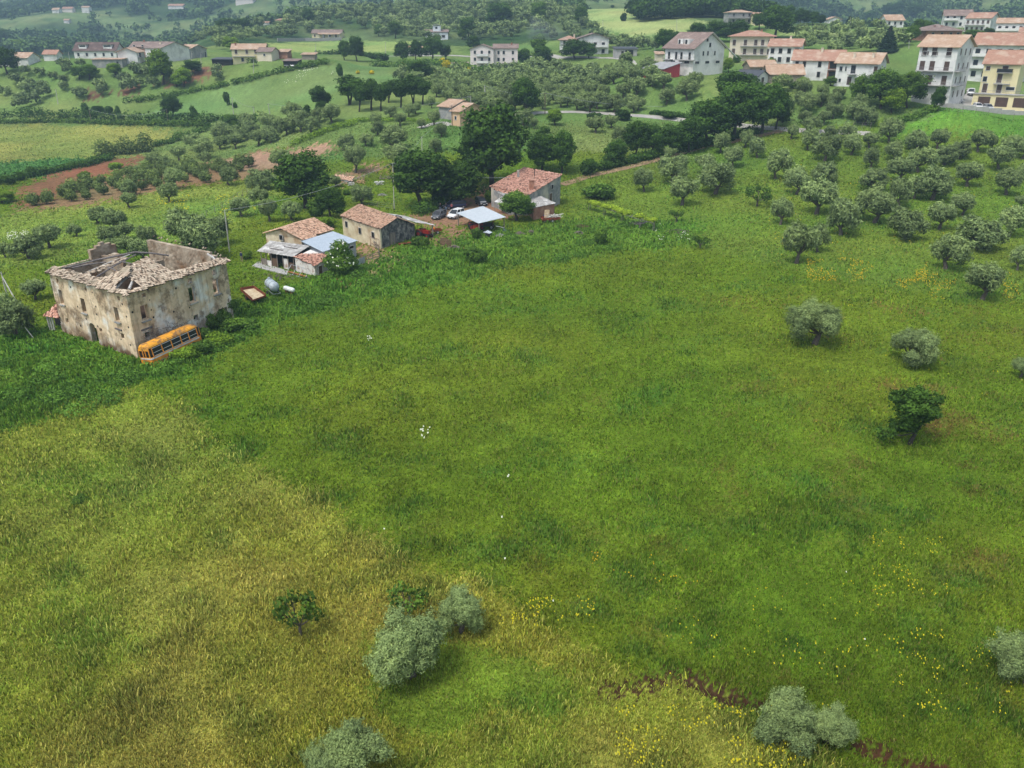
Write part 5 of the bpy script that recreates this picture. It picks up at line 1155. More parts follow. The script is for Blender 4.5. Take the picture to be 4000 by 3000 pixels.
def build_farmhouse():
    og = G(2190, 800); h = thing('farmhouse', 'grey plastered farmhouse with a long sloping red tile roof and brick chimney', 'farmhouse', og)
    TR = at(2194, 682, 6.2); BR = at(2066, 760, 4.2); TL = at(2045, 653, 6.2); BL = BR + (TL - TR); BL.z = 4.2
    M1 = BR + Vector((-1.2, 1.6, 0))
    prism('wall', h, [p - Vector((0, 0, .15)) for p in (TR, BR, BL, TL)], -.5, M_GREYP, og, .2)
    tiles('roof', h, [[TR + Vector((.2, .1, 0)), TL, BL, BR]], (BR - TR), M_CLAYB, og, seed=41, mess=.8, miss=.005, tw=.24, tl=.42)
    e = at(1992, 770, 3.6); e2 = at(1935, 742, 3.6)
    tiles('roof', h, [[BR, BL, e2, e]], (e - BR), M_CLAYB, og, seed=42, mess=.8, tw=.24, tl=.42)
    prism('wall', h, [p - Vector((0, 0, .3)) for p in (BR, BL, e2, e)], -.5, M_GREYP, og, .3)
    out = Vector((1, -1, 0)); wall_open(h, 'window', BR, TR, .70, 3.9, .8, .8, out, M_DARKIN, og); wall_open(h, 'window', BR, TR, .66, 1.2, .9, 1.9, out, M_WOODB, og, pane='shutter')
    for (x, y0, y1, w, m, nm) in ((2099, 741, 709, .95, M_BRICK, 'chimney'), (2039, 706, 682, .45, M_GREYP, 'chimney')):
        p = TR.lerp(BR, .78) if x > 2090 else TL.lerp(BL, .45).lerp(TR.lerp(BR, .45), .25)
        p = p + ((TL - TR) * .12 if x > 2090 else Vector()) - og; mb = MB(); mb.box(p.x - w/2, p.x + w/2, p.y - w/2, p.y + w/2, p.z - .6, p.z + (1.6 if x > 2090 else 1.3)); mb.box(p.x - w*.6, p.x + w*.6, p.y - w*.6, p.y + w*.6, p.z + (1.603 if x > 2090 else 1.303), p.z + (1.75 if x > 2090 else 1.45)); mb.build(nm, m, h)
    p = TL.lerp(TR, .55).lerp(BL.lerp(BR, .55), .3) - og; mb = MB(); mb.tube([p - Vector((0, 0, .3)), p + Vector((0, 0, 1.6))], .09, 6); mb.build('flue', M_IRON, h)
    # sheet-roofed porches
    a, b, c, d = at(1929, 788, 2.3), at(1981, 799, 2.3), at(2000, 771, 3.1), at(1967, 762, 3.1)
    rib_sheet('porch_roof', h, [a, b, c, d], M_FIBRE, og, pitch=.6)
    for p in (a.lerp(d, .1), b.lerp(c, .1)): p = p - og; mb = MB(); mb.tube([(p.x, p.y, -.5), (p.x, p.y, p.z)], .08, 6); mb.build('post', M_WOOD, h)
    a, b, c, d = at(2082, 812, 2.5), at(2172, 794, 2.5), at(2112, 766, 3.3), at(2062, 774, 3.3)
    rib_sheet('porch_roof', h, [a, b, c, d], M_FIBRE, og, pitch=.6)
    prism('porch_wall', h, [p - Vector((0, 0, .1)) for p in (a, b, c, d)], -.5, M_BRICK, og, .3)
    fe = thing('corrugated_fence', 'pale corrugated sheet fence with wooden rails before the farmhouse porch', 'fence', G(2110, 843))
    q0, q1 = G(2080, 846), G(2150, 832); sh = MB()
    n = 24; V = []
    for i in range(n + 1):
        p = q0.lerp(q1, i / n) - fe.location; k = .05 * (i % 2); V += [(p.x, p.y - k, -.1), (p.x, p.y - k, 1.25)]
    V += [(x, y + .04, z) for (x, y, z) in V]; m = 2 * (n + 1); fs = []
    for i in range(n): fs += [(2*i, 2*i+2, 2*i+3, 2*i+1), (m+2*i, m+2*i+1, m+2*i+3, m+2*i+2), (2*i+1, 2*i+3, m+2*i+3, m+2*i+1)]
    sh.add(V, fs); sh.build('sheet', M_FIBRE, fe); rl = MB(); a_ = q0 - fe.location; b_ = q1 - fe.location
    for z in (.3, .7, 1.15): rl.beam((a_.x, a_.y - .12, z), (b_.x, b_.y - .12, z), .07)
    rl.build('rails', M_WOOD, fe)
def build_canopy():
    A, D, C, B = at(1782, 832, 2.35), at(1886, 805, 2.75), at(1977, 848, 2.75), at(1870, 873, 2.3)
    og = Vector(((A.x + C.x) / 2, (A.y + C.y) / 2, 0)); h = thing('metal_canopy', 'square pale metal-sheet canopy on wooden posts over old machinery', 'canopy', og)
    rib_sheet('sheet', h, [A, B, C, D], M_SHEETW, og, pitch=.36)
    for k, p in enumerate((A, B, C, D)):
        q = p.lerp((A + C) / 2, .08) - og; mb = MB(); mb.tube([(q.x, q.y, -.4), (q.x, q.y, q.z - .08)], .1, 7); mb.build('post', M_WOOD, h)
    mb = MB(); a = A.lerp(C, .05) - og; b = B.lerp(D, .05) - og; c = C.lerp(A, .05) - og; d = D.lerp(B, .05) - og; z = Vector((0, 0, .12))
    for (p, q) in ((a, b), (d, c), (a.lerp(d, .5), b.lerp(c, .5))): mb.beam(p - z, q - z, .1)
    mb.build('rafters', M_WOOD, h)
def build_hut():
    og = G(1350, 735); h = thing('tile_hut', 'tiny white hut with a sloping tile roof behind the dark oak', 'hut', og)
    a, b, c, d = at(1298, 695, 1.7), at(1374, 708, 1.7), at(1383, 690, 2.4), at(1312, 680, 2.4)
    prism('wall', h, [p - Vector((0, 0, .1)) for p in (a, b, c, d)], -.4, M_GREYP, og, .3)
    tiles('roof', h, [[a, b, c, d]], a - d, M_CLAYO, og, seed=51, tw=.26, tl=.42)
# ------------------------------------------------------------------ vehicles, people, farm things
def paint(name, c, rough=.35, metal=.0): return mk(name, c, tuple(x * .85 for x in c), 3, rough, metal=metal, spec=.5)
M_TYRE = mk('tyre rubber', (.025, .025, .025), rough=.9)
M_RIM = mk('wheel rim', (.4, .4, .42), rough=.4, metal=.6)
M_LAMP = mk('headlamp glass', (.75, .77, .8), rough=.15)
M_TAIL = mk('tail lamp', (.4, .02, .02), rough=.3)
M_PLATE = mk('number plate', (.7, .7, .68), rough=.6)
M_PLAST = mk('black trim', (.03, .03, .032), rough=.7)
CARM = {'white': paint('white car paint', (.8, .8, .8)), 'grey': paint('dark grey car paint', (.10, .105, .115)), 'silver': paint('silver car paint', (.42, .44, .46)), 'navy': paint('navy car paint', (.015, .02, .06)), 'black': paint('black car paint', (.02, .02, .022))}
def wheel(parent, x, y, r=.32, w=.2, name='wheel', rim=None, axis='y'):
    mb = MB(); n = 14; a = Vector((x, y - w / 2, r)); b = Vector((x, y + w / 2, r)); mb.tube([a, a.lerp(b, .12), a.lerp(b, .88), b], [r * .9, r, r, r * .9], n)
    o = mb.build(name, M_TYRE, parent, True); rb = MB(); rb.tube([a - Vector((0, .01, 0)), b + Vector((0, .01, 0))], r * .6, 10); rb.build('rim', rim or M_RIM, o)
def car(label, cat, name, kind, loc, rz, L=4.1, W=1.75, H=1.5, hood=.26, rear=.08, col='white', trim=True, hoodcol=None):
    """x is forward; bonnet share of the length, tail slope share"""
    h = thing(name, label, cat, loc, rz); cm = CARM[col]; x0, x1 = -L / 2, L / 2; zb, zl = .26, H * .6
    st = [(x0, .34, zl * .85, W*.43), (x0 + .18, zb, zl, W*.485), (x0 + L*.3, zb, zl + .02, W*.5), (x1 - L*hood, zb, zl, W*.5), (x1 - .45, zb, zl*.87, W*.48), (x1 - .08, .3, zl*.72, W*.43), (x1, .36, zl*.6, W*.38)]
    mb = MB(); V = []
    for (x, z0, z1, w) in st:
        for (yy, zz) in ((-w*.92, z0), (-w, z0 + (z1-z0)*.35), (-w, z0 + (z1-z0)*.75), (-w*.88, z1), (w*.88, z1), (w, z0 + (z1-z0)*.75), (w, z0 + (z1-z0)*.35), (w*.92, z0)): V.append((x, yy, zz))
    fs = [tuple(range(8)), tuple(range((len(st)-1)*8 + 7, (len(st)-1)*8 - 1, -1))]
    for i in range(len(st) - 1):
        for k in range(8): fs.append((i*8+k, i*8+(k+1) % 8, (i+1)*8+(k+1) % 8, (i+1)*8+k))
    mb.add(V, fs); body = mb.build('body', cm, h, True)
    cx0, cx1 = x0 + .12, x1 - L * hood + .1; rx0, rx1 = x0 + .12 + L * rear, x1 - L * hood - L * .17; wb, wt = W * .45, W * .37; z0, z1 = zl - .02, H - .05
    gl = MB(); gl.add([(cx0,-wb,z0),(cx1,-wb,z0),(cx1,wb,z0),(cx0,wb,z0),(rx0,-wt,z1),(rx1,-wt,z1),(rx1,wt,z1),(rx0,wt,z1)], [(0,3,2,1),(4,5,6,7),(0,1,5,4),(1,2,6,5),(2,3,7,6),(3,0,4,7)])
    gl.build('windows', M_GLASS, h)
    rf = MB(); rf.add([(rx0-.06,-wt-.03,z1-.05),(rx1+.05,-wt-.03,z1-.05),(rx1+.05,wt+.03,z1-.05),(rx0-.06,wt+.03,z1-.05),(rx0+.1,-wt+.1,H),(rx1-.1,-wt+.1,H),(rx1-.1,wt-.1,H),(rx0+.1,wt-.1,H)], [(0,3,2,1),(4,5,6,7),(0,1,5,4),(1,2,6,5),(2,3,7,6),(3,0,4,7)])
    for s in (-1, 1):
        for (a, b) in ((cx0, rx0), (cx1, rx1), ((cx0+cx1)/2, (rx0+rx1)/2)): rf.beam((a, s * (wb + .012), z0), (b, s * (wt + .012), z1), .07)
    rf.build('roof', cm, h)
    for sx in (x0 + .75, x1 - .8):
        for s in (-1, 1): wheel(h, sx, s * W * .44)
    for s in (-1, 1):
        p = MB(); p.obox((x1 - .1, s * W * .34, zl * .62), (.09, 0, 0), (0, .16, 0), (0, 0, .08)); p.build('headlight', M_LAMP, h)
        p = MB(); p.obox((x0 + .03, s * W * .38, zl * .78), (.04, 0, 0), (0, .1, 0), (0, 0, .14)); p.build('tail_light', M_TAIL, h)
        p = MB(); p.obox((x1 - L * hood - .25, s * W * .54, zl + .12), (.06, 0, 0), (0, .1, 0), (0, 0, .07)); p.build('mirror', cm, h)
    p = MB(); p.obox((x1 - .02, 0, zl * .42), (.05, 0, 0), (0, W * .3, 0), (0, 0, .07)); p.build('grille', M_PLAST, h)
    p = MB(); p.obox((x1 + .03, 0, .42), (.01, 0, 0), (0, .25, 0), (0, 0, .055)); p.build('number_plate', M_PLATE, h)
    p = MB(); p.obox((x1 - .1, 0, .32), (.12, 0, 0), (0, W * .42, 0), (0, 0, .07)); p.build('bumper', M_PLAST, h)
    if hoodcol:
        p = MB(); p.slab([(x1 - L*hood, -W*.4, zl + .02), (x1 - .45, -W*.38, zl * .87 + .02), (x1 - .45, W*.38, zl * .87 + .02), (x1 - L*hood, W*.4, zl + .02)], .03); p.build('bonnet', CARM[hoodcol], h)
    return h
# ---- people
M_SKIN = mk('skin', (.42, .27, .2), rough=.7)
M_HAIR = mk('dark hair', (.03, .022, .018), rough=.8)
def cloth(name, c): return mk(name, c, tuple(x * .7 for x in c), 12, .9)
def person(label, loc, rz, top, legs, hgt=1.76, arms=(0.1, 0.1), bend=(0.0, 0.0), hair=M_HAIR, stance=.12, shoes=None):
    """standing figure: one skinned body; x right, y back, facing -y"""
    h = thing('person', label, 'person', loc, rz); k = hgt / 1.76
    V, E, Rd = [], [], []
    def v(x, y, z, r, par=None):
        V.append((x * k, y * k, z * k)); Rd.append(r * k)
        if par is not None: E.append((par, len(V) - 1))
        return len(V) - 1
    pel = v(0, 0, .95, .15); wst = v(0, 0, 1.1, .135, pel); ch = v(0, .0, 1.32, .165, wst); nk = v(0, .0, 1.49, .065, ch); hd = v(0, -.02, 1.6, .088, nk); v(0, -.02, 1.69, .075, hd)
    for s, bd, out in ((-1, bend[0], arms[0]), (1, bend[1], arms[1])):
        sh = v(s * .19, 0, 1.42, .062, ch); el = v(s * (.24 + out), .03, 1.15, .045, sh)
        if bd > .5: wr = v(s * .08, -.2, 1.18, .032, el); dirv = (-s * .06, -.03, .01)
        else: wr = v(s * (.25 + out), -.05 - bd * .2, .92 + bd * .15, .03, el); dirv = (0, -.02, -.08)
        pm = v(V[wr][0] / k + dirv[0], V[wr][1] / k + dirv[1], V[wr][2] / k + dirv[2], .03, wr)
        for q in range(4): f = v(V[pm][0] / k + dirv[0] * .9 + (q - 1.5) * .004, V[pm][1] / k + dirv[1] * .9 + (q - 1.5) * .019, V[pm][2] / k + dirv[2] * (.8 + .1 * (q % 3)), .009, pm)
        v(V[wr][0] / k + dirv[0] * .8 - s * .03, V[wr][1] / k + dirv[1] * .8 - .04, V[wr][2] / k + dirv[2] * .8, .01, wr)
        hp = v(s * .1, 0, .88, .1, pel); kn = v(s * (.1 + stance * .4), -.02, .5, .065, hp); an = v(s * (.1 + stance * .7), .02, .1, .045, kn); v(s * (.11 + stance * .8), -.13, .05, .045, an)
    me = bpy.data.meshes.new('body'); me.from_pydata(V, E, []); o = put(me, 'body', h)
    for m in (top, legs, M_SKIN, shoes or M_PLAST): me.materials.append(m)
    md = o.modifiers.new('Skin', 'SKIN'); sv = me.skin_vertices[0].data
    for i, r in enumerate(Rd): sv[i].radius = (r, r); sv[i].use_root = (i == 0)
    o.modifiers.new('Sub', 'SUBSURF').levels = 1; o.modifiers['Sub'].render_levels = 1
    dg = bpy.context.evaluated_depsgraph_get(); dg.update(); nm = bpy.data.meshes.new_from_object(o.evaluated_get(dg)); o.modifiers.clear(); o.data = nm
    for m in (top, legs, M_SKIN, shoes or M_PLAST):
        if m.name not in [q.name for q in nm.materials if q]: nm.materials.append(m)
    mi = []
    for p in nm.polygons:
        x, y, z = [q / k for q in p.center]
        if z > 1.5: a = 2
        elif z < .09: a = 3
        elif z < .97 and abs(x) < .21: a = 1
        elif z < .9 or (bend[0] > .5 and y < -.17 and 1.1 < z < 1.3): a = 2
        else: a = 0
        mi.append(a)
    nm.polygons.foreach_set('material_index', mi); nm.polygons.foreach_set('use_smooth', [True] * len(nm.polygons)); nm.update()
    hb = MB(); c = Vector((0, .015, 1.665)) * k
    for i in range(5):
        pass
    bm = bmesh.new(); bmesh.ops.create_uvsphere(bm, u_segments=12, v_segments=8, radius=.098 * k); bmesh.ops.translate(bm, verts=bm.verts, vec=c)
    bmesh.ops.delete(bm, geom=[q for q in bm.verts if q.co.z < 1.62 * k and q.co.y < .02], context='VERTS'); hm_ = bpy.data.meshes.new('hair'); bm.to_mesh(hm_); bm.free(); hm_.materials.append(hair); put(hm_, 'hair', h)
    fb = MB(); fb.tube([Vector((0, -.1, 1.6)) * k, Vector((0, -.125, 1.585)) * k], [.008, .014], 5)
    fb.build('nose', M_SKIN, h)
    for s in (-1, 1): e = MB(); e.obox(Vector((s * .032, -.103, 1.625)) * k, (.01, 0, 0), (0, .006, 0), (0, 0, .006)); e.build('eye', M_PLAST, h)
    return h
# ---- derelict bus
M_BUSO = mk('faded orange bus paint', lin(236,158,38), lin(208,122,36), 1.2, .75, c3=lin(158,112,62), scale3=1.3)
M_BUSR = mk('rust-stained bus roof', lin(226,158,48), lin(136,102,66), 1.6, .8, lo=.46, hi=.62, c3=lin(112,96,78), scale3=.7)
M_BUSW = mk('dirty white band', lin(214,214,208), lin(170,168,160), 2, .6)
def build_bus():
    p = at(598, 1415, .55); q = at(775, 1300, .55); loc = at(598, 1425, .1)
    L, W, H = 7.3, 1.9, 2.45; a = math.atan2(91.2 - 83.4, -35.0 - (-38.9))
    h = thing('derelict_bus', 'small derelict orange bus with white band sunk in weeds against the ruin', 'bus', (loc.x + .05, loc.y, -.12), a)
    h.rotation_euler = (R(-7), R(-2.6), a)   # local x: along the bus away from the near end; local +y to the ruin
    def ring(x, sc=1.0, zt=0.0):            # cross-section with rounded roof edges
        y0, y1 = -.0 + W * (1 - sc) / 2, W - W * (1 - sc) / 2
        P = [(y0, 0.0), (y0 - .02, .9), (y0 + .0, 1.02), (y0 + .07, H - .48), (y0 + .13, H - .25), (y0 + .32, H - .07), (y0 + .6, H), (y1 - .6, H), (y1 - .32, H - .07), (y1 - .13, H - .25), (y1 - .07, H - .48), (y1, 1.02), (y1 + .02, .9), (y1, 0.0)]
        return [(x, y, z - (zt if z > H - .6 else 0)) for y, z in P]
    st = [ring(0.0, .86, .22), ring(.12, .96, .07), ring(.35, 1), ring(L - .5, 1), ring(L - .15, .95, .1), ring(L, .84, .28)]
    low, rfm = MB(), MB()
    for i in range(len(st) - 1):
        A, B = st[i], st[i + 1]
        for k in range(13):
            m = rfm if 3 <= k <= 9 else low
            if m is low and k in (2, 10): continue
            m.add([A[k], B[k], B[k + 1], A[k + 1]], [(0, 1, 2, 3)])
    low.add(st[0][:3] + st[0][-3:], [(0, 1, 2, 3, 4, 5)]); low.add(st[-1][:3] + st[-1][-3:], [(5, 4, 3, 2, 1, 0)])
    rfm.add(st[0][3:11], [tuple(range(8))]); rfm.add(st[-1][3:11], [tuple(range(7, -1, -1))])
    # window posts
    xs = [.4, 1.75, 3.1, 4.45, 5.6, L - .45]
    for side in (0, 1):
        for x in xs:
            y0 = 0.0 if side == 0 else W; y1 = .07 if side == 0 else W - .07
            low.beam((x, y0, 1.0), (x, y1, H - .46), .09)
    for e, x in ((0, .0), (5, L)):
        for yy in (.16, .75, W - .75, W - .16): low.beam((st[e][0][0], yy, 1.0), (st[e][0][0] + (.05 if e == 0 else -.05), yy, H - .5), .09)
    low.build('body', M_BUSO, h); rfm.build('roof', M_BUSR, h)
    gl = MB(); gl.box(.1, L - .1, .07, W - .07, .95, H - .42); gl.build('windows', M_GLASS, h)
    wf = MB()
    for i in range(len(xs) - 1):
        wf.beam((xs[i] + .08, .012, 1.42), (xs[i+1] - .08, .012, 1.42), .03)
        wf.beam((xs[i] + .05, -.005, 1.06), (xs[i+1] - .05, -.005, 1.06), .035); wf.beam((xs[i] + .05, .05, H - .52), (xs[i+1] - .05, .05, H - .52), .035)
    wf.build('window_frames', M_FRAMEW, h)
    bd = MB(); bd.box(.3, L - .4, -.035, .0, .78, .93); bd.box(-.03, .0, .2, W - .2, .78, .93); bd.beam((.12, -.0, .855), (.3, -.02, .855), .15); bd.beam((.0, .2, .855), (.12, .0, .855), .15); bd.build('band', M_BUSW, h)
    tr = MB(); tr.beam((.35, -.03, .35), (L - .6, -.03, .35), .03); tr.build('trim', M_ZINC, h)
    ar = MB(); ar.tube([(2.55, -.04, .22), (2.55, .3, .22)], .46, 14); ar.build('wheel_arch', M_DARKIN, h); wheel(h, 2.55, .12, .36, .2)
    ar = MB(); ar.tube([(5.9, -.04, .22), (5.9, .3, .22)], .44, 14); ar.build('wheel_arch', M_DARKIN, h); wheel(h, 5.9, .12, .36, .2)
    M = Matrix.Translation(h.location) @ h.rotation_euler.to_matrix().to_4x4()
    # dead brambles over the roof
    br = thing('dead_branches', 'tangle of dead grey branches lying over the bus roof', 'branches', M @ Vector((4.2, .9, H)))
    rr = random.Random(5); mb = MB()
    for i in range(46):
        a0 = Vector((rr.uniform(-2.4, 2.2), rr.uniform(.0, 1.6), rr.uniform(-.15, .4))); mb_ = a0 + Vector((rr.uniform(-.8, .8), rr.uniform(-.5, .6), rr.uniform(0, .5))); c = mb_ + Vector((rr.uniform(-.8, .8), rr.uniform(-.6, .6), rr.uniform(-.3, .4)))
        rz = h.rotation_euler.to_matrix(); mb.tube([rz @ a0, rz @ mb_, rz @ c], [.035, .025, .01], 4)
    mb.build('twigs', M_BARK, br)
# ---- small farm things
def tractor(loc, rz, label):
    h = thing('tractor', label, 'tractor', loc, rz); red = mk('tractor red', lin(150,42,34), lin(104,34,30), 3, .5)
    b = MB(); b.box(.1, 1.7, -.32, .32, .75, 1.3); b.box(-.5, .1, -.4, .4, .7, 1.1); b.build('bonnet', red, h)
    b = MB(); b.box(-.3, 1.8, -.16, .16, .45, .75); b.box(1.5, 1.7, -.55, .55, .4, .5); b.build('chassis', M_IRON, h)
    for s in (-1, 1):
        wheel(h, -.35, s * .68, .62, .34, rim=red); wheel(h, 1.5, s * .55, .36, .2, rim=red)
        f = MB(); f.tube([(-.95, s*.68, 1.05), (-.65, s*.68, 1.32), (-.1, s*.68, 1.34), (.3, s*.68, 1.1)], .06, 5); f.slab([(-.9, s*.68-.2, 1.3), (.2, s*.68-.2, 1.36), (.2, s*.68+.2, 1.36), (-.9, s*.68+.2, 1.3)], .05); f.build('mudguard', red, h)
    s = MB(); s.box(-.55, -.15, -.2, .2, 1.1, 1.2); s.box(-.62, -.55, -.2, .2, 1.1, 1.5); s.build('seat', M_PLAST, h)
    w = MB(); w.tube([(.15, 0, 1.1), (-.05, 0, 1.5)], .02, 5); w.tube([(-.05 + .05*math.cos(t), .18*math.sin(t), 1.5 + .12*math.cos(t)) for t in np.linspace(0, 6.28, 11)], .018, 4, cap=False); w.build('steering_wheel', M_PLAST, h)
    e = MB(); e.tube([(1.1, .12, 1.3), (1.1, .12, 1.85)], .04, 6); e.build('exhaust', M_IRON, h)
    r = MB()
    for sx in (-.7,):
        for s_ in (-.5, .5): r.tube([(sx, s_, .9), (sx, s_, 2.0)], .035, 5)
        r.tube([(sx, -.5, 2.0), (sx, .5, 2.0)], .035, 5)
    r.build('roll_bar', M_IRON, h)
    return h
def build_farm_things():
    # rusty tipping trailer
    c = [at(938, 1124, 1.05), at(990, 1115, 1.05), at(1037, 1147, 1.05), at(985, 1165, 1.05)]; ctr = (c[0] + c[1] + c[2] + c[3]) / 4; g = Vector((ctr.x, ctr.y, 0))
    h = thing('farm_trailer', 'rusty open farm trailer with a pale sandy load floor beside the ruin', 'trailer', g); P = [p - g for p in c]; dz = Vector((0, 0, .42))
    s = MB()
    for i in range(4):
        a, b = P[i], P[(i + 1) % 4]; d = (b - a).normalized(); n = Vector((-d.y, d.x, 0)); top = dz * (.5 if i == 2 else 1); s.obox((a + b) / 2 - dz + top / 2, (b - a) / 2, n * .03, top / 2)
    s.build('side_boards', M_RUST, h)
    f = MB(); f.slab([p.lerp(Vector((0, 0, p.z)), .03) - dz * .88 for p in P], .08); f.build('load_floor', mk('sandy floor', lin(206,190,160), lin(170,146,112), 2.2, .9), h)
    ax = (P[1] - P[0]).normalized(); for_ = (P[2] - P[1]).normalized(); mid = Vector((0, 0, 0))
    ch = MB(); ch.beam(P[0].lerp(P[1], .5) - dz * 1.2, P[2].lerp(P[3], .5) - dz * 1.2, .16); ch.beam(P[1].lerp(P[0], .2) - dz*1.15, P[2].lerp(P[3], .2) - dz*1.15, .08); ch.build('chassis', M_IRON, h)
    wl = thing('tmp', None, None); bpy.data.objects.remove(wl)
    for s_ in (-1, 1):
        a = ax * s_ * .95; mb = MB(); mb.tube([a + Vector((0,0,.34)) - ax*.1, a + Vector((0,0,.34)) + ax*.1], .34, 12); o = mb.build('wheel', M_TYRE, h); rb = MB(); rb.tube([a + Vector((0,0,.34)) - ax*.11, a + Vector((0,0,.34)) + ax*.11], .17, 10); rb.build('rim', M_RUST, o)
    # slurry tank on frame
    def tank(name, label, pa, pb, r, mat, hz, frame=True, port=True):
        a, b = at(*pa, hz), at(*pb, hz); g = (a + b) / 2; g.z = 0; h = thing(name, label, 'tank', g); a -= g; b -= g; d = (b - a); mb = MB()
        T = [a + d * t for t in (-.08, -.05, .02, .1, .9, .98, 1.05, 1.08)]; mb.tube(T, [r * .3, r * .62, r * .9, r, r, r * .9, r * .62, r * .3], 20); mb.build('vessel', mat, h, True)
        if port:
            p = a.lerp(b, .12) + Vector((0, 0, r * .95)); q = MB(); q.tube([p, p + Vector((0, 0, .16))], .2, 12); q.build('hatch', M_ZINC, h)
            q = MB(); n = d.normalized(); u = Vector((-n.y, n.x, 0))
            for t in (.3, .75): c_ = a.lerp(b, t); q.tube([c_ + (u * math.cos(w_) + Vector((0,0,1)) * math.sin(w_)) * (r + .012) for w_ in np.linspace(0, 6.283, 25)], .02, 4, cap=False)
            q.build('band', M_IRON, h)
        if frame:
            f = MB(); u = Vector((-d.y, d.x, 0)).normalized(); z = Vector((0, 0, hz * .42)); a0, b0 = Vector((a.x, a.y, 0)), Vector((b.x, b.y, 0)); e = (b0 - a0) * .25
            f.beam(a0 - e + u*.5 + z, b0 + e + u*.5 + z, .09); f.beam(a0 - e - u*.5 + z, b0 + e - u*.5 + z, .09)
            for t in (-.2, .5, 1.2): p = a0.lerp(b0, t) + z; f.beam(p - u*.55, p + u*.55, .08)
            f.build('frame', mk('green grey frame', lin(120,132,120), lin(90,98,90), 3, .8), h)
            for s_ in (-1, 1): p = a0.lerp(b0, .5) + u * s_ * .75; q = MB(); q.tube([p - u*.1 + Vector((0,0,.3)), p + u*.1 + Vector((0,0,.3))], .3, 12); q.build('wheel', M_TYRE, h)
        else:
            f = MB(); u = Vector((-d.y, d.x, 0)).normalized()
            for t in (.2, .8): p = a.lerp(b, t); f.obox((p.x, p.y, (hz - r * .8) / 2), u * r * .7, d.normalized() * .06, Vector((0, 0, (hz - r * .8) / 2 + .03)))
            f.build('cradle', M_RUST, h)
    tank('slurry_tank', 'silver grey cylindrical tank with a hatch mounted on a wheeled frame', (1050, 1103), (1074, 1122), .68, mk('tank grey', lin(176,186,190), lin(150,160,166), 1.5, .5), 1.35)
    tank('white_tank', 'small white cylindrical tank lying in the long grass by the silver one', (1112, 1124), (1146, 1134), .33, mk('tank white', lin(222,226,222), lin(190,196,192), 1.5, .5), .7, frame=False, port=False)
    # tubular gate rack leaning by the stable
    a, b = G(1134, 1064), G(1206, 1084); g = (a + b) / 2; h = thing('tubular_rack', 'grey tubular steel feeding rack leaning before the whitewashed pen', 'rack', g); a -= g; b -= g; d = (b - a).normalized(); u = Vector((-d.y, d.x, 0)); mb = MB()
    if u.y < 0: u = -u
    hh = Vector((0, 0, 1.15)) + u * .3
    for (p, q) in ((a, b), (a + hh, b + hh), (a - u * .7, b - u * .7)): mb.tube([p, q], .03, 5)
    for t in (0, .33, .66, 1): p = a.lerp(b, t); mb.tube([p - u * .7, p + hh], .03, 5); mb.tube([p - u * .7, p], .03, 5)
    mb.build('tubes', M_ZINC, h)
    pn = MB(); p, q = a - u * .35 + Vector((0, 0, .22)), b - u * .35 + Vector((0, 0, .22)); pn.beam(p, q, .3, .1); pn.build('trough', mk('orange trough', lin(190,120,60), lin(90,80,60), 4, .8, lo=.45, hi=.55), h)
    # pen fence between stable and barn
    h = thing('pen_fence', 'rough pen fence of boards and sheets between stable and barn', 'fence', G(1450, 1030)); g = h.location.copy(); pts = [G(1392, 1040), G(1428, 1025), G(1483, 1008), G(1478, 980), G(1440, 945)]
    bd, ps, sh = MB(), MB(), MB()
    for i in range(len(pts) - 1):
        p, q = pts[i] - g, pts[i+1] - g; n = max(2, int((q - p).length / 1.1))
        for k in range(n): s_ = p.lerp(q, k / n); ps.tube([(s_.x, s_.y, -.3), (s_.x, s_.y, 1.1 + .2 * (k % 2))], .05, 5)
        for z in (.35, .75, 1.0): bd.beam(p + Vector((0, 0, z)), q + Vector((0, 0, z)), .03, .1)
        if i == 0: sh.obox((p + q) / 2 + Vector((0, -.08, .5)), (q - p) / 2 * .9, (0, .02, 0), (0, 0, .5))
    bd.build('boards', M_WOOD, h); ps.build('posts', M_WOOD, h); sh.build('metal_sheet', M_ZINC, h)
    a, b = G(1448, 960), G(1482, 972); h = thing('metal_gate', 'rusty tube gate standing open at the barn corner', 'gate', a); mb = MB(); z = Vector((0, 0, 1.6)); d = b - a; mb.tube([(0,0,-.2), z, d + z, d - Vector((0, 0, .2))], .03, 5); mb.tube([(0,0,.5), d + Vector((0,0,.5))], .025, 5); mb.build('tubes', M_RUST, h)
    # pallet
    def pallet(loc, rz, tilt, label, w=1.3, hgt=1.1, mat=M_WOOD):
        h = thing('pallet', label, 'pallet', loc, rz); h.rotation_euler = (R(tilt), 0, rz); sl = MB(); br = MB()
        for k in range(7): x = -w/2 + (k + .5) * w / 7; sl.box(x - w*.055, x + w*.055, -.02, .0, 0, hgt)
        for z in (.08, hgt / 2, hgt - .1): br.box(-w/2, w/2, .003, .08, z - .05, z + .05)
        sl.build('slats', mat, h); br.build('bearers', M_WOODB, h)
    pallet(G(1732, 958), R(-10), -14, 'brown slatted pallet standing upright in the grass before the canopy', 1.25, 1.25, M_WOODB)
    p = G(1753, 966); pallet(p, R(-35), -10, 'second slatted pallet leaning on the one before the canopy', 1.0, 1.2, M_WOODB)
    # tractors
    tractor(G(1652, 925), R(-38), 'red tractor parked under the barn\'s lean-to canopy')
    tractor(G(1850, 897), R(10), 'old red tractor with big rear wheels under the square metal canopy')
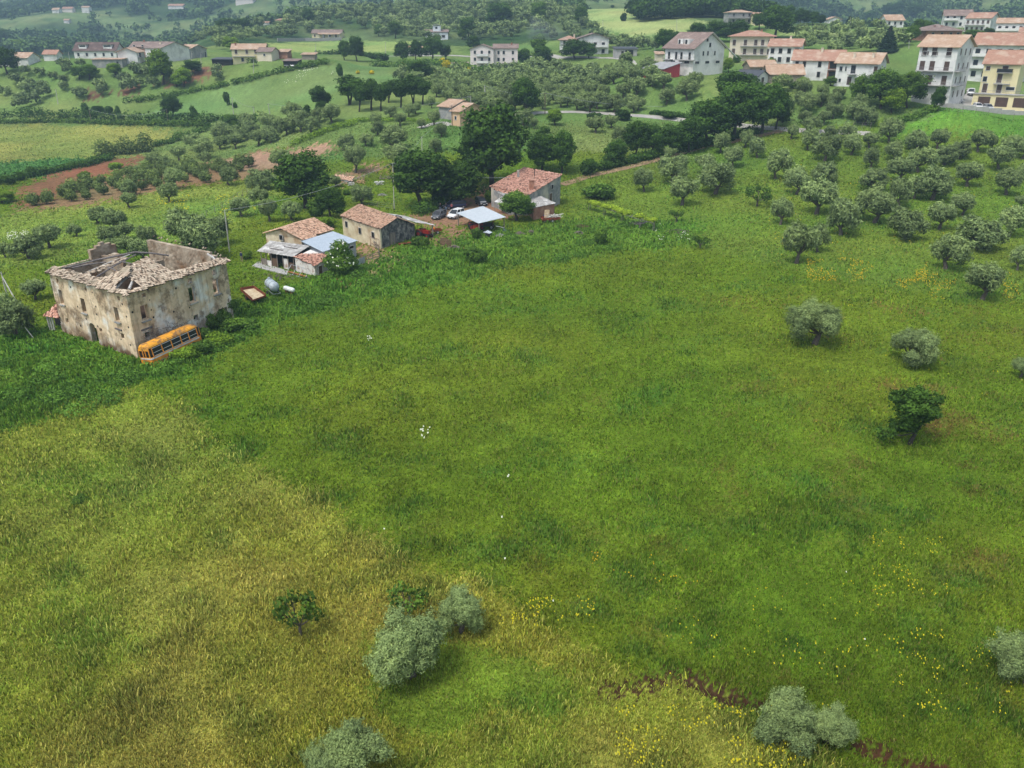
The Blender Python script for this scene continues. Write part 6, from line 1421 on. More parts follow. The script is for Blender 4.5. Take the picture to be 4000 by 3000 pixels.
    # cart with orange cover
    g = G(1705, 912); h = thing('cart', 'small wooden cart loaded with an orange bag beside the canopy post', 'cart', g, R(20)); b = MB(); b.box(-.9, .9, -.5, .5, .45, .55); b.box(-.9, .9, -.5, -.46, .55, .85); b.box(-.9, .9, .46, .5, .55, .85); b.box(.86, .9, -.46, .46, .55, .85); b.build('tray', M_RUST, h)
    for s_ in (-1, 1): wheel(h, .1, s_ * .6, .3, .1)
    ob = thing('orange_bag', 'bright orange bag on the small cart', 'bag', g + Vector((-.5, -.2, .56)), 0); lb = MB(); lb.tube([(0,0,0), (0,0,.15), (.05,0,.45), (.05,0,.6)], [.2, .3, .27, .1], 10); lb.build('sack', mk('orange cloth', lin(226,116,34), lin(190,90,30), 5, .8), ob)
    # junk under the canopy
    g = G(1905, 893); h = thing('harvester_frame', 'dark rusting machine frame under the right of the metal canopy', 'machine', g, R(-8)); m = MB(); m.box(-.9, .9, -.5, .5, .5, 1.1); m.build('hopper', M_IRON, h)
    m = MB(); rr = random.Random(3)
    for k in range(16): m.beam((rr.uniform(-1.2, 1.6), rr.uniform(-.7, .7), rr.uniform(.1, 1.2)), (rr.uniform(-1.2, 1.6), rr.uniform(-.7, .7), rr.uniform(.2, 1.6)), .06)
    m.build('bars', M_RUST, h)
    for s_ in (-1, 1): wheel(h, .8, s_ * .6, .4, .16)
    g = G(1862, 902); h = thing('red_engine_box', 'red and tan machine box beside the old tractor', 'machine', g, R(5)); m = MB(); m.box(-.6, .6, -.4, .4, .3, 1.1); m.build('housing', mk('red housing', lin(184,62,48), lin(150,110,70), 2, .6, lo=.5, hi=.6), h); m = MB(); m.box(-.5, .5, -.3, .3, 0, .297); m.build('feet', M_IRON, h)
    a, b, c, d = at(1887, 907, .9), at(1912, 913, .75), at(1924, 908, .85), at(1906, 899, 1.0); g = Vector((a.x, a.y, 0)); h = thing('loose_sheet', 'loose pale corrugated sheet lying on junk under the canopy edge', 'metal sheet', g); rib_sheet('sheet', h, [a, b, c, d], M_SHEETW, g, pitch=.2); m = MB(); q = (a + b + c + d) / 4 - g
    m.box(q.x - .5, q.x + .5, q.y - .3, q.y + .3, -.1, .72); m.build('stand', M_IRON, h)
    g = G(1971, 911); h = thing('barrel', 'blue grey plastic barrel at the end of the rain gutter', 'barrel', g); m = MB(); m.tube([(0,0,0), (0,0,.1), (0,0,.4), (0,0,.75), (0,0,.9)], [.27, .31, .35, .31, .25], 14); m.build('drum', mk('barrel blue', lin(92,108,122), lin(70,84,98), 3, .6), h); m = MB(); m.tube([(0, 0, .9), (0, 0, .95)], .2, 12); m.build('lid', M_PLAST, h)
    a = at(1938, 883, 1.5) ; b = g + Vector((-.1, .1, .98)); m = MB(); g2 = Vector((a.x, a.y, 0)); m.beam(a - g2, b - g2, .12, .08); h = m.build('rain_gutter', M_FRAMEW, None); h.location = g2; tag(h, 'pale rain gutter running from the canopy down to the barrel', 'gutter')
    # debris trailer
    g = G(2150, 866); h = thing('debris_trailer', 'low rusty trailer heaped with white pipes and scrap by the farmhouse', 'trailer', g, R(12)); m = MB(); m.box(-1.7, 1.7, -.8, .8, .42, .62); m.box(-1.7, 1.7, -.84, -.8, .55, .95); m.box(-1.7, 1.7, .8, .84, .55, .95); m.build('tray', M_RUST, h)
    for s_ in (-1, 1): wheel(h, .2, s_ * .9, .32, .14)
    sc = thing('scrap_heap', 'heap of white pipes, frames and cloth piled on the rusty trailer', 'scrap', g + Vector((.2, 0, .63)), R(12)); m = MB(); rr = random.Random(8)
    for k in range(26): m.beam((rr.uniform(-1.4, 1.7), rr.uniform(-.7, .7), rr.uniform(.0, .5)), (rr.uniform(-1.4, 2.3), rr.uniform(-.8, .8), rr.uniform(.2, 1.1)), .07)
    m.build('white_pipes', mk('white pipe', lin(226,224,216), lin(190,184,172), 4, .7), sc); m = MB()
    for k in range(14): x, y = rr.uniform(-1.2, 1.3), rr.uniform(-.6, .6); m.obox((x, y, .2), (rr.uniform(.1, .4), 0, .05), (0, rr.uniform(.1, .3), .05), (0, .05, rr.uniform(.08, .2)))
    m.build('lumber', M_WOOD, sc)
    pallet(G(2134, 868), R(-12), -16, 'long bleached pallet leaning against the debris trailer', .95, 2.3, mk('bleached wood', lin(200,180,150), lin(160,140,112), 4, .9))
    # blue drum & white board by the farmhouse fence
    for (x, y, lab, mat, nm) in ((2128, 850, 'blue plastic tub squeezed between fence and debris trailer', mk('blue plastic', lin(46,96,150), rough=.5), 'plastic_tub'), (1670, 826, 'small blue bucket in the shade left of the parked cars', mk('bucket blue', lin(30,60,190), rough=.5), 'bucket')):
        g = G(x, y); m = MB(); m.tube([(0,0,0), (0,0,.5)], [.22, .28], 12); o = m.build(nm, mat); o.location = g; tag(o, lab, 'tub' if nm != 'bucket' else 'bucket')
    g = G(1295, 885); m = MB(); m.box(-.4, .4, -.03, .03, -.1, 1.0); m.box(-.42, .42, -.05, -.031, .95, 1.03); o = m.build('notice_board', M_FRAMEW); o.location = g; tag(o, 'white panel standing in bushes behind the stable', 'panel')
    # leaning red sheet by barn
    g = G(1592, 955); m = MB(); m.obox((0, 0, .3), (1.5, .35, .12), (-.1, .4, .0), (0, 0, .03)); o = m.build('red_sheet', M_RUST); o.location = g; tag(o, 'narrow red sheet lying at the foot of the black gable wall', 'metal sheet')
    # wood pile and heaps
    for i, (x, y, w, lab, m_) in enumerate([(1508, 698, 3.0, 'stack of firewood logs beside the track behind the barn', M_WOOD), (1483, 720, 1.6, 'white bags and scrap on the grass by the firewood', M_FRAMEW), (1408, 716, 1.8, 'small pile of sawn planks near the tiny hut', mk('fresh planks', lin(206,176,132), lin(160,130,92), 4, .9)), (1372, 724, 1.2, 'pale planks on the ground at the hut wall', M_BEAML)]):
        g = G(x, y); m = MB(); rr = random.Random(20 + i)
        for k in range(30):
            p = Vector((rr.uniform(-w/2, w/2), rr.uniform(-.5, .5), rr.uniform(0, .7))); d = Vector((rr.uniform(-.2, .5), rr.uniform(-.4, .4), rr.uniform(-.1, .1))) * .8; m.tube([p - d, p + d], .09, 5)
        o = m.build(('log_pile', 'scrap_pile', 'plank_pile', 'plank_pile')[i], m_); o.location = g; tag(o, lab, 'pile')
    for i, (x, y, r_, lab) in enumerate([(1494, 763, 1.0, 'round grey ash heap on the lawn behind the barn'), (1955, 922, .8, 'low grey gravel heap in front of the barrel'), (2030, 914, .9, 'brown brushwood heap in the grass left of the debris trailer'), (2075, 908, .6, 'small stump and twigs heap right of the brushwood heap'), (2268, 886, 1.5, 'brown cut brush pile right of the farmhouse'), (2262, 912, .9, 'small tan brush pile nearest the field'), (2645, 905, 2.2, 'dark heap of pruned branches in the meadow'), (1775, 968, 1.0, 'low mound of dry weeds beside the upright pallets')]):
        g = G(x, y); m = MB(); rr = random.Random(40 + i)
        for k in range(60):
            a = rr.uniform(0, 6.28); q = r_ * rr.random() ** .6; z = (1 - q / r_) * .45; p = Vector((math.cos(a) * q, math.sin(a) * q * .7, z)); d = Vector((rr.uniform(-1, 1), rr.uniform(-1, 1), rr.uniform(-.3, .3))) * .3; m.tube([p - d, p + d], .045, 4)
        o = m.build('brush_heap' if i > 1 else 'ash_heap', (M_GREYP, M_GREYP, M_WOOD, M_WOOD, M_WOODB, M_WOOD, M_BARK, M_WOOD)[i]); o.location = g; tag(o, lab, 'heap')
def build_pergola():
    g = G(2430, 850); h = thing('vine_pergola', 'long low pergola of grey poles with fresh vines on top', 'pergola', g)
    line = [at(2300, 795, 1.5), at(2360, 812, 1.5), at(2430, 835, 1.5), at(2500, 858, 1.5), at(2552, 872, 1.5)]; m = MB(); w = Vector((.35, 1.0, 0)) * 1.3
    for i, p in enumerate(line):
        z = GZ(p.x, p.y)
        for o in (Vector((0,0,0)), w): q = p + o - g; m.tube([(q.x, q.y, z - g.z - .2), (q.x, q.y, q.z + .1)], .06, 5)
        if i: 
            for o in (Vector((0,0,0)), w): m.tube([line[i-1] + o - g, p + o - g], .05, 5)
            for t in (.2, .5, .8): q = line[i-1].lerp(p, t) - g; m.tube([q - w * .2, q + w * 1.1], .045, 5)
    m.build('poles', M_BEAM, h)
    lb = []; rr = random.Random(4)
    for i in range(26):
        t = rr.random() ** .9 * 3.99; k = int(t); p = line[k].lerp(line[k+1], t - k) + w * rr.uniform(.3, 1.1) - g; lb.append((p.x, p.y, p.z + .25, rr.uniform(.7, 1.0), rr.uniform(.6, .8), rr.uniform(.35, .5)))
    put(crown_mesh('vine leaves', lb, 9000, .24, 71, M_VINE, fill=.5), 'vines', h)
    g = G(2480, 880); h = thing('pole_lattice', 'collapsed lattice of grey poles at the pergola\'s near end', 'lattice', g, R(-25)); m = MB()
    for k in range(7): m.tube([(-1.3 + .1*k, -1.1 + .36 * k, .35), (1.4 + .1*k, -1.1 + .36 * k, .5)], .04, 5)
    for k in range(5): m.tube([(-1.1 + .6 * k, -1.3, .45), (-.9 + .6 * k, 1.5, .5)], .045, 5)
    for (x, y) in ((-1.2, -1), (1.3, -1), (1.4, 1.2), (-1, 1.2)): m.tube([(x, y, -.3), (x, y, .5)], .05, 5)
    m.build('poles', M_BEAM, h)
M_VINE = leaf_mat('vine leaves', lin(150,176,70), .1, (1.2, 1.1, .6), .3)
M_FLOWW = mk('white blossom', lin(232,234,214), rough=.8)
def build_elder():
    p = G(1335, 1068); w = wpx(p, 128); lb = [(math.cos(a) * w * .24, math.sin(a) * w * .24, w * z, w * .27, w * .27, w * .27) for a, z in ((0, .3), (1.3, .42), (2.5, .34), (3.7, .42), (5, .33))] + [(0, 0, w * .75, w * .28, w * .28, w * .27), (0, 0, w * .45, w * .33, w * .33, w * .35)]
    t = thing('elder_bush', 'big elder bush full of white blossom heads before the stable', 'elder bush', p)
    put(crown_mesh('elder crown', lb, 9000, .26, 91, M_BROAD, fill=.3, shape=1.2), 'crown', t); put(trunk_mesh('elder trunk', 9, .09, w * .7, lb[:5], M_BARK, fork=.3), 'trunk', t)
    mb = MB(); rr = random.Random(6)
    for k in range(110):
        l = rr.choice(lb); d = Vector((rr.gauss(0, 1), rr.gauss(0, 1), abs(rr.gauss(0, 1)) * .8)).normalized(); c = Vector(l[:3]) + Vector((d.x * l[3], d.y * l[4], d.z * l[5])) * 1.05; s = rr.uniform(.10, .17)
        x = d.cross(Vector((0, 0, 1.01))).normalized(); y = d.cross(x).normalized(); mb.slab([c + x * s, c + y * s, c - x * s, c - y * s], .04)
    mb.build('blossoms', M_FLOWW, t)
def pole(base, top, label, r=.13, cross=None, mat=None, Y=None):
    g = G(*base) if Y is None else atY(base[0], base[1], Y)
    # height so that the head shows at the measured row
    lo, hi = 1, 16
    for _ in range(30):
        m = (lo + hi) / 2; _x, y = proj(g.x, g.y, g.z + m)
        if y > top[1]: lo = m
        else: hi = m
    t = atY(top[0], top[1], g.y); lean = max(-.25, min(.25, (t.x - g.x) / max(lo, 1))) * lo
    h = thing('utility_pole', label, 'utility pole', g); mb = MB(); mb.tube([(0, 0, -.5), (lean, 0, lo)], [r, r * .65], 7); mb.build('mast', mat or M_POLE, h)
    c = MB(); c.beam((lean - .45, 0, lo - .3), (lean + .45, 0, lo - .3), .07); 
    for s_ in (-.4, 0, .4): c.tube([(lean + s_, 0, lo - .28), (lean + s_, 0, lo - .05)], .035, 5)
    c.build('crossarm', M_IRON, h); return g + Vector((lean, 0, lo - .05))
M_POLE = mk('concrete pole', lin(186,184,176), lin(156,154,148), 2, .9)
M_POLEW = mk('wooden pole', lin(132,118,102), lin(104,92,80), 3, .9)
M_WIRE = mk('cable', lin(150,154,156), rough=.6)
def wire(a, b, sag, label, r=.022):
    pts = [a.lerp(b, t) - Vector((0, 0, sag * 4 * t * (1 - t))) for t in np.linspace(0, 1, 15)]; mb = MB(); o = a.copy(); mb.tube([p - o for p in pts], r, 4); w = mb.build('overhead_wire', M_WIRE); w.location = o; tag(w, label, 'wire')
def fence_line(pts, label, h=1.25, step=2.4, mesh=True, name='wire_fence', cat='fence'):
    P = [G(*p) for p in pts]; g = P[0].copy(); t = thing(name, label, cat, g); wr = MB(); prev = None; n_ = 0
    for a, b in zip(P[:-1], P[1:]):
        n = max(1, int((b - a).length / step))
        for k in range(n):
            p = a.lerp(b, k / n); q = Vector((p.x, p.y, GZ(p.x, p.y))) - g
            if n_ < 95: mb = MB(); mb.tube([q - Vector((0, 0, .3)), q + Vector((random.uniform(-.06, .06), 0, h * random.uniform(.9, 1.15)))], .05, 5); mb.build('post', M_WOOD, t); n_ += 1
            if prev is not None:
                for z in (.3, .7, 1.1): wr.beam(prev + Vector((0, 0, z * h / 1.2)), q + Vector((0, 0, z * h / 1.2)), .018)
            prev = q
    wr.build('wires', M_WIRE, t)
# ------------------------------------------------------------------ the place put together
ORD = ['first', 'second', 'third', 'fourth', 'fifth', 'sixth', 'seventh', 'eighth', 'ninth', 'tenth', 'eleventh', 'twelfth', 'thirteenth', 'fourteenth', 'fifteenth', 'sixteenth', 'seventeenth', 'eighteenth', 'nineteenth', 'twentieth', 'twenty-first', 'twenty-second', 'twenty-third', 'twenty-fourth', 'twenty-fifth', 'twenty-sixth', 'twenty-seventh', 'twenty-eighth', 'twenty-ninth', 'thirtieth']
# traced single trees: (x, base y, width, top y, kind) in photograph pixels
def crop(ox, oy, f, rows): return [(ox + a[0] * f, oy + a[1] * f, a[2] * f, oy + a[3] * f) + tuple(a[4:]) for a in rows]
GROVE = crop(3000, 400, .482, [(60,625,220,395),(230,745,215,545),(445,660,205,495,'g'),(460,475,240,285),(320,385,170,225),(185,298,95,175),(350,245,150,135),(490,305,130,190),(645,295,140,190),
 (670,425,180,270),(820,370,155,255),(980,330,185,150),(1015,472,170,330,'g'),(830,532,140,385,'g'),(1200,385,195,265),(1370,378,165,220),(1425,505,200,380),(1550,455,180,315,'g'),(1700,402,190,225),(1815,390,100,240),
 (1960,440,200,310),(2060,460,150,300),(1865,548,245,395,'g'),(2055,630,110,500),(1610,680,240,490),(1930,750,240,560),(1330,790,330,545),(1060,640,235,470,'g'),(1215,565,240,380),(840,715,215,540,'g'),
 (1060,850,190,640),(1180,780,170,620),(860,975,310,720),(390,905,305,650),(590,1075,310,820),(100,992,200,795,'g'),(230,1305,300,1000),(400,1215,180,1000),(1110,1108,320,885,'g'),(1385,1030,260,815),(1570,920,215,740,'g'),(1440,1350,310,1080),
 (1700,1190,330,985,'g'),(1950,1085,260,860),(2045,850,110,780),(2020,1360,160,1160,'g'),(1735,1600,350,1310)])
GROVE += crop(2000, 300, .452, [(1140,992,200,800,'g'),(1385,915,250,700),(1470,1110,265,880,'g'),(1755,1015,320,810,'g'),(1655,835,190,680),(1905,780,190,610),(1805,660,155,500),(2015,610,130,475),(2120,700,155,545),(1365,715,125,620)])
CENTRE_OL = crop(2000, 300, .452, [(720,485,165,360),(860,445,135,345),(935,578,130,450),(100,420,170,330),(190,450,80,330)])
LEFT_OL = crop(0, 400, .452, [(1350,570,160,440),(1415,580,150,475),(1490,670,135,565),(1775,545,125,435),(1975,715,180,600),(1110,800,165,695),(1120,910,165,795),(1465,860,195,740),(1520,745,205,640),(850,1045,175,920),(990,1110,235,985),
  (430,1255,255,1120),(660,1160,130,1090),(960,1215,190,1090),(1090,1180,170,1090),(1290,1260,180,1085,'g'),(1600,1240,380,1030),(1860,1230,290,1020),(960,1330,180,1210),(1110,1320,200,1190),(1250,1370,230,1240),(1740,1345,370,1215),(2090,985,190,830),(2190,770,110,650),(50,1340,140,1210),(250,1350,260,1270)])
LEFT_OL += [(250, 1178, 100, 1085), (65, 1310, 155, 1175), (20, 1240, 90, 1150), (140, 1170, 100, 1095)]
BARN_OL = crop(1000, 300, .452, [(790,640,180,530),(955,600,135,515),(860,830,230,600),(1190,560,180,470),(1190,640,230,520),(1215,780,240,605),(1050,500,130,390),(1036,410,120,320),(1245,425,135,318),(1165,350,115,260),(1320,345,130,270),(1380,320,110,240),(1430,450,90,370),(1540,415,115,300),(1600,520,130,415),(1550,650,135,575),(1520,270,80,165),(1860,315,100,245),(920,1110,200,970),(60,970,220,810),(215,780,180,710),(45,1100,170,1000),(120,1250,180,1060),(310,1240,200,1090),(690,955,120,870)])
NEAR_OL = [(1609, 2640, 305, 2350), (1800, 2470, 190, 2290), (1385, 3030, 290, 2790), (3080, 2890, 250, 2690), (3230, 2900, 190, 2740), (4010, 2680, 240, 2460), (3182, 1345, 220, 1172), (3559, 1420, 190, 1275), (3985, 1475, 90, 1395), (1290, 3090, 200, 2900)]
RING = [(40,270),(180,100)]
def place_olives(rows, zone, group=None, near=False, from_=''):
    out = []
    for r in rows:
        p = G(r[0], r[1]); out.append((p, r))
    # rows by depth, numbered from the left inside each row
    out.sort(key=lambda t: t[0].y); k = 0; bands = []
    while k < len(out):
        b = out[k:k + 6]; bands.append(sorted(b, key=lambda t: t[1][0])); k += 6
    for bi, b in enumerate(bands):
        for i, (p, r) in enumerate(b):
            w = wpx(p, r[2]) * 1.02; h = min(max(w * .85, wpx(p, (r[1] - r[3])) / .96 * 1.08), w * 1.25)
            tone = 'greener' if len(r) > 4 else 'silvery'
            sz = 'large' if w > 7 else 'small' if w < 4.4 else 'mid-sized'
            lab = f'{sz} {tone} olive, {ORD[i]} from left in {ORD[bi]} row from front, {zone}'
            tree('olive_near' if near or p.y < 75 else 'olive_mid', p, w, h, lab, group='olive trees ' + zone)
BROAD = [ # x, base y, width, top y, kind, label
 (1922, 745, 345, 440, 'oak', 'tallest dark oak behind the farmhouse'), (2054, 448, 128, 315, 'oak', 'round dark oak at the road bend beyond the farmhouse'),
 (1650, 812, 275, 594, 'oak', 'wide dark oak shading the parked cars'), (1800, 800, 200, 640, 'oak', 'dark oak between the parked van and the farmhouse'), (1195, 812, 240, 607, 'oak', 'broad dark oak left of the tiny tile hut'), (1290, 850, 125, 734, 'oak', 'smaller dark oak beside the broad one behind the stable'),
 (1230, 845, 70, 785, 'broad', 'grey green tree at the foot of the broad dark oak'), (1275, 890, 70, 835, 'lime', 'bright green young tree behind the stable roof'),
 (1720, 800, 80, 740, 'oak', 'low oak right behind the dark van'), (1915, 790, 55, 742, 'lime', 'young bright tree before the farmhouse porch'), (2018, 862, 150, 752, 'broad', 'leafy fig tree against the farmhouse porch roof'),
 (2195, 675, 125, 522, 'oak', 'dark oak right of the farmhouse roof'), (2117, 668, 145, 528, 'oak', 'dark twin-stemmed oak above the farmhouse roof'),
 (2407, 645, 85, 555, 'oak', 'small dark oak at the left end of the track hedge'), (2480, 618, 95, 490, 'oak', 'second oak from the left along the track'), (2545, 610, 90, 497, 'oak', 'third oak from the left along the track'), (2625, 600, 105, 500, 'oak', 'fourth oak from the left along the track'), (2690, 594, 110, 470, 'oak', 'fifth oak from the left along the track'),
 (2765, 570, 160, 412, 'oak', 'sixth and wider oak along the track'), (2865, 545, 190, 352, 'oak', 'seventh oak from the left along the track, tall'), (2975, 522, 150, 352, 'oak', 'eighth oak along the track, near its right end'), (3030, 505, 100, 365, 'oak', 'last oak of the track belt on the right'), (2868, 400, 175, 296, 'oak', 'dark oak standing before the white garage'), (2930, 430, 90, 330, 'oak', 'oak between the garage and the track belt'),
 (3553, 1735, 265, 1500, 'open', 'lone dark round tree on the right of the near field'),
 (2168, 490, 72, 430, 'lime', 'bright green bushy young tree by the lane'),
 (1378, 122, 80, 0, 'oak', 'dark oak beside the hill villa road') if False else (1207, 92, 58, 38, 'oak', 'rounded tree on the ridge left of the yellow hill villa'),
 (1345, 235, 60, 165, 'oak', 'left tree of the pair below the hill villa field'), (1395, 240, 75, 150, 'oak', 'right taller tree of the pair below the hill villa field'),
 (1480, 240, 70, 210, 'oak_bush', 'dense bush right of the tree pair below the villa'), (1545, 150, 66, 88, 'broad', 'light green tree on the hill right of the villa'), (1478, 142, 40, 100, 'broad', 'darker tree left of the light green hill tree'),
 (1575, 245, 75, 170, 'oak', 'leftmost oak before the low white farm'), (1625, 240, 60, 165, 'oak', 'second oak before the low white farm'), (1690, 235, 90, 150, 'oak', 'third oak before the low white farm'), (1742, 232, 50, 180, 'oak', 'fourth oak right of the low white farm'),
 (1640, 315, 120, 245, 'oak', 'big dark tree below the low white farm'), (1330, 300, 30, 240, 'oak_bush', 'small dark bush on the meadow edge'),
 (1850, 195, 60, 145, 'oak', 'tree above the pale pink apartment house'), (1950, 105, 110, 20, 'oak', 'large dark tree at hilltop centre'), (1830, 150, 80, 75, 'oak', 'dark tree right of the tower house'), (1805, 155, 40, 118, 'broad', 'small tree at the tower house corner'), (1895, 275, 45, 252, 'broad_bush', 'green shrub at the pink house door'), (1948, 272, 26, 248, 'broad_bush', 'conical shrub before the pink house porch'),
 (2105, 90, 75, 15, 'broad', 'grey green tree left of the olive alley'), (2270, 100, 68, 33, 'oak', 'dark round oak at the meadow\'s left foot'), (2438, 82, 30, 50, 'oak_bush', 'lone shrub in the light hill meadow'), (2392, 30, 18, 20, 'oak_bush', 'tiny shrub at the top of the hill meadow'),
 (2245, 232, 115, 162, 'oak', 'dark oak hiding the villa\'s left half'), (2300, 228, 70, 172, 'oak', 'dark oak in front of the villa balconies'), (2120, 255, 90, 185, 'oak', 'dark oak left of the villa lane'), (2045, 255, 70, 195, 'oak', 'leafy tree right of the pink apartment house'), (2100, 215, 70, 140, 'broad', 'pale poplar-like tree before the smoking house'),
 (2600, 200, 100, 122, 'oak', 'dark tree behind the big white house on its left'), (2640, 190, 60, 130, 'oak', 'dark tree directly behind the big white house'), (2725, 165, 90, 95, 'oak', 'leftmost crown of the wood above the cream house'), (2800, 165, 110, 90, 'oak', 'second crown of the wood above the cream house'), (2880, 165, 110, 88, 'oak', 'third crown of the wood above the cream house'), (2845, 285, 50, 230, 'lime', 'fresh green tree right of the big white house'), (2880, 245, 40, 212, 'broad', 'small tree beside the cream house'),
 (3025, 150, 140, 35, 'oak', 'big dark oak left of the skyline field'), (2965, 115, 70, 55, 'oak', 'dark tree beside the yellow skyline house'), (3080, 95, 60, 28, 'oak', 'tree behind the skyline field, left'), (3125, 98, 70, 42, 'oak', 'second tree behind the skyline field'), (3175, 98, 55, 50, 'oak', 'third tree behind the skyline field'), (3205, 97, 50, 62, 'oak', 'fourth low tree behind the skyline field'),
 (3393, 105, 62, 50, 'oak', 'round dark tree right of the pointed conifer'), (3470, 75, 60, 20, 'oak', 'tall spreading tree left of the pale-roofed crest house'), (3500, 70, 60, 12, 'oak', 'tall spreading tree above the pale-roofed crest house'), (3575, 85, 80, 18, 'oak', 'wide dark tree right of the pale-roofed crest house'), (3600, 130, 90, 82, 'broad', 'bushy trees left of the twin-gabled house'),
 (3540, 420, 150, 290, 'broad', 'pale feathery tree in front of the four-storey block'), (3440, 425, 140, 280, 'broad', 'light green tree left of the four-storey block'), (3480, 440, 110, 350, 'lime', 'lighter bush mass left of the four-storey block'), (3660, 435, 60, 345, 'oak', 'dark evergreen at the corner of the four-storey block'), (3350, 400, 80, 300, 'broad', 'green tree before the two-balcony house'), (3930, 168, 80, 135, 'lime', 'light green tree below the right skyline house'), (3555, 165, 60, 105, 'broad', 'tree left of the brick hip-roofed house'), (3800, 145, 90, 118, 'broad', 'tree group below the bright red roof'), (3860, 140, 60, 112, 'broad', 'tree right of the group below the bright red roof'), (3135, 350, 60, 305, 'lime', 'green fruit tree before the old stone barn'), (3100, 345, 40, 312, 'broad', 'small tree left of the fruit tree by the barn'), (3245, 335, 60, 300, 'broad', 'tree before the white house with brick loggia'), (3010, 260, 40, 226, 'broad', 'small green tree before the arched-window house'),
 (8, 790, 120, 745, 'lime', 'rounded bright green tree at the left edge by the red soil'), (30, 290, 110, 195, 'oak', 'dark tree at the left edge below the low white house'), (15, 185, 80, 115, 'broad', 'green tree at the far left before the valley'), (60, 195, 90, 160, 'lime', 'light green tree right of the far left one'), (580, 175, 66, 138, 'oak', 'dark trees above the left hamlet roofs'), (640, 330, 110, 205, 'lime', 'tall pale yellowish green tree before the blank gable'), (720, 340, 80, 270, 'lime', 'bright green tree right of the tall pale one'), (690, 338, 60, 300, 'broad', 'green shrub below the bright tree'), (755, 290, 90, 240, 'oak', 'dark green tree before the grey barn'), (350, 310, 90, 255, 'broad', 'dark leafy tree below the long dark-roofed house'), (450, 300, 70, 250, 'lime', 'fresh green tree below the flat outbuilding'), (310, 310, 60, 262, 'broad', 'leafy tree left of the dark leafy one'), (690, 165, 24, 135, 'broad', 'small tree on the ridge left of the olive slope'),
 (885, 120, 90, 75, 'oak', 'left crown of the dark clump on the ridge'), (950, 122, 80, 76, 'oak', 'right crown of the dark clump on the ridge'), (905, 200, 80, 150, 'lime', 'yellowish green tree above the yellow house'), (180, 198, 24, 178, 'oak_bush', 'dark bush above the red-roofed shed'),
 (335, 450, 40, 400, 'oak', 'leftmost dark tree of the middle hedge'), (385, 445, 60, 415, 'oak', 'second dark tree of the middle hedge'), (430, 445, 36, 415, 'oak', 'third dark tree of the middle hedge'), (465, 460, 22, 405, 'oak', 'thin dark tree of the middle hedge'), (675, 460, 92, 378, 'oak', 'large dark round tree in the middle hedge'), (758, 462, 32, 412, 'oak', 'slim tree right of the large round hedge tree'), (888, 412, 30, 360, 'oak', 'slender dark tree at the hill meadow'), (918, 422, 20, 396, 'oak_bush', 'small bush beside the slender dark tree'), (900, 505, 60, 450, 'broad', 'dark bush under the thin pole on the left'),
 (1196, 455, 44, 408, 'oak', 'round dark shrub tree on the meadow edge'), (1258, 450, 52, 400, 'oak', 'second round dark shrub tree on the meadow edge'),
 (125, 690, 40, 650, 'oak', 'dark round bush, third in the line at the red soil'), (165, 682, 40, 655, 'oak', 'dark round bush, fourth in the line at the red soil'), (80, 705, 42, 670, 'oak', 'dark round bush, second in the line at the red soil'), (35, 720, 45, 685, 'oak', 'dark round bush, first in the line at the red soil'), (118, 790, 40, 752, 'lime', 'small bright tree on the young olive plot'), (450, 660, 55, 628, 'lime', 'bright bush on the red soil'), (335, 700, 50, 665, 'lime', 'yellow green bush at the young olive plot'),
 (1350, 760, 40, 740, 'broad_bush', 'low bush by the tiny hut'),
]
BUSHES = [(2345, 775, 130, 700, 'broad_bush', 'wide leafy fig bush above the vine pergola'), (2295, 680, 80, 605, 'oak_bush', 'dark round bush right of the farmhouse oaks'), (2343, 955, 70, 885, 'broad_bush', 'green bush in the weeds below the pergola'), (1855, 1025, 90, 960, 'broad_bush', 'pale green bush in the weeds before the pallets'),
 (1640, 955, 70, 915, 'broad_bush', 'dark bush beside the red sheet at the barn'), (1860, 930, 50, 885, 'broad_bush', 'climbing weeds round the canopy front post'), (1130, 1060, 0, 0, '', ''), (870, 1280, 90, 1210, 'broad_bush', 'ivy-green bush at the ruin\'s right corner'), (780, 1330, 120, 1270, 'broad_bush', 'leafy bramble mass behind the bus'), (850, 1345, 110, 1290, 'lime_bush', 'bramble mound right of the bus'),
 (940, 1290, 120, 1235, 'broad_bush', 'bramble mound under the rusty trailer'), (725, 1402, 110, 1348, 'lime_bush', 'bramble mound in front of the bus side'), (790, 1378, 110, 1318, 'broad_bush', 'low bramble in front of the bus rear'), (1175, 900, 0, 0, '', ''), (965, 1010, 55, 975, 'lime_bush', 'small bush left of the stable near the pole'),
 (2640, 960, 0, 0, '', ''), (3500, 1195, 0, 0, '', ''), (310, 1960, 60, 1930, 'broad_bush', 'blue green weed clump alone in the golden barley'), (2130, 520, 35, 490, 'broad_bush', 'low shrub on the lane verge'), (2440, 470, 80, 425, 'oak_bush', 'dark bush on the road verge right of the lane'), (2320, 470, 60, 440, 'oak_bush', 'bush on the road verge left'), (1480, 800, 0, 0, '', ''),
 (2255, 690, 0, 0, '', ''), (1590, 455, 0, 0, '', ''), (2620, 460, 90, 430, 'oak_bush', 'dark hedge-like bush under the first road olive trees')]
FIGS = [(2957, 805, 105, 725, 'small sparse fig tree among the right-hand olives'), (2642, 865, 60, 820, 'thin sparse young tree in the weeds right of the pergola'), (2735, 968, 80, 918, 'gnarled sparse fig tree beside the pruned branches'), (1175, 2480, 170, 2300, 'bare-limbed sparse fig in the golden barley'), (1600, 2400, 150, 2275, 'dark-leaved fig behind the large near olive')]
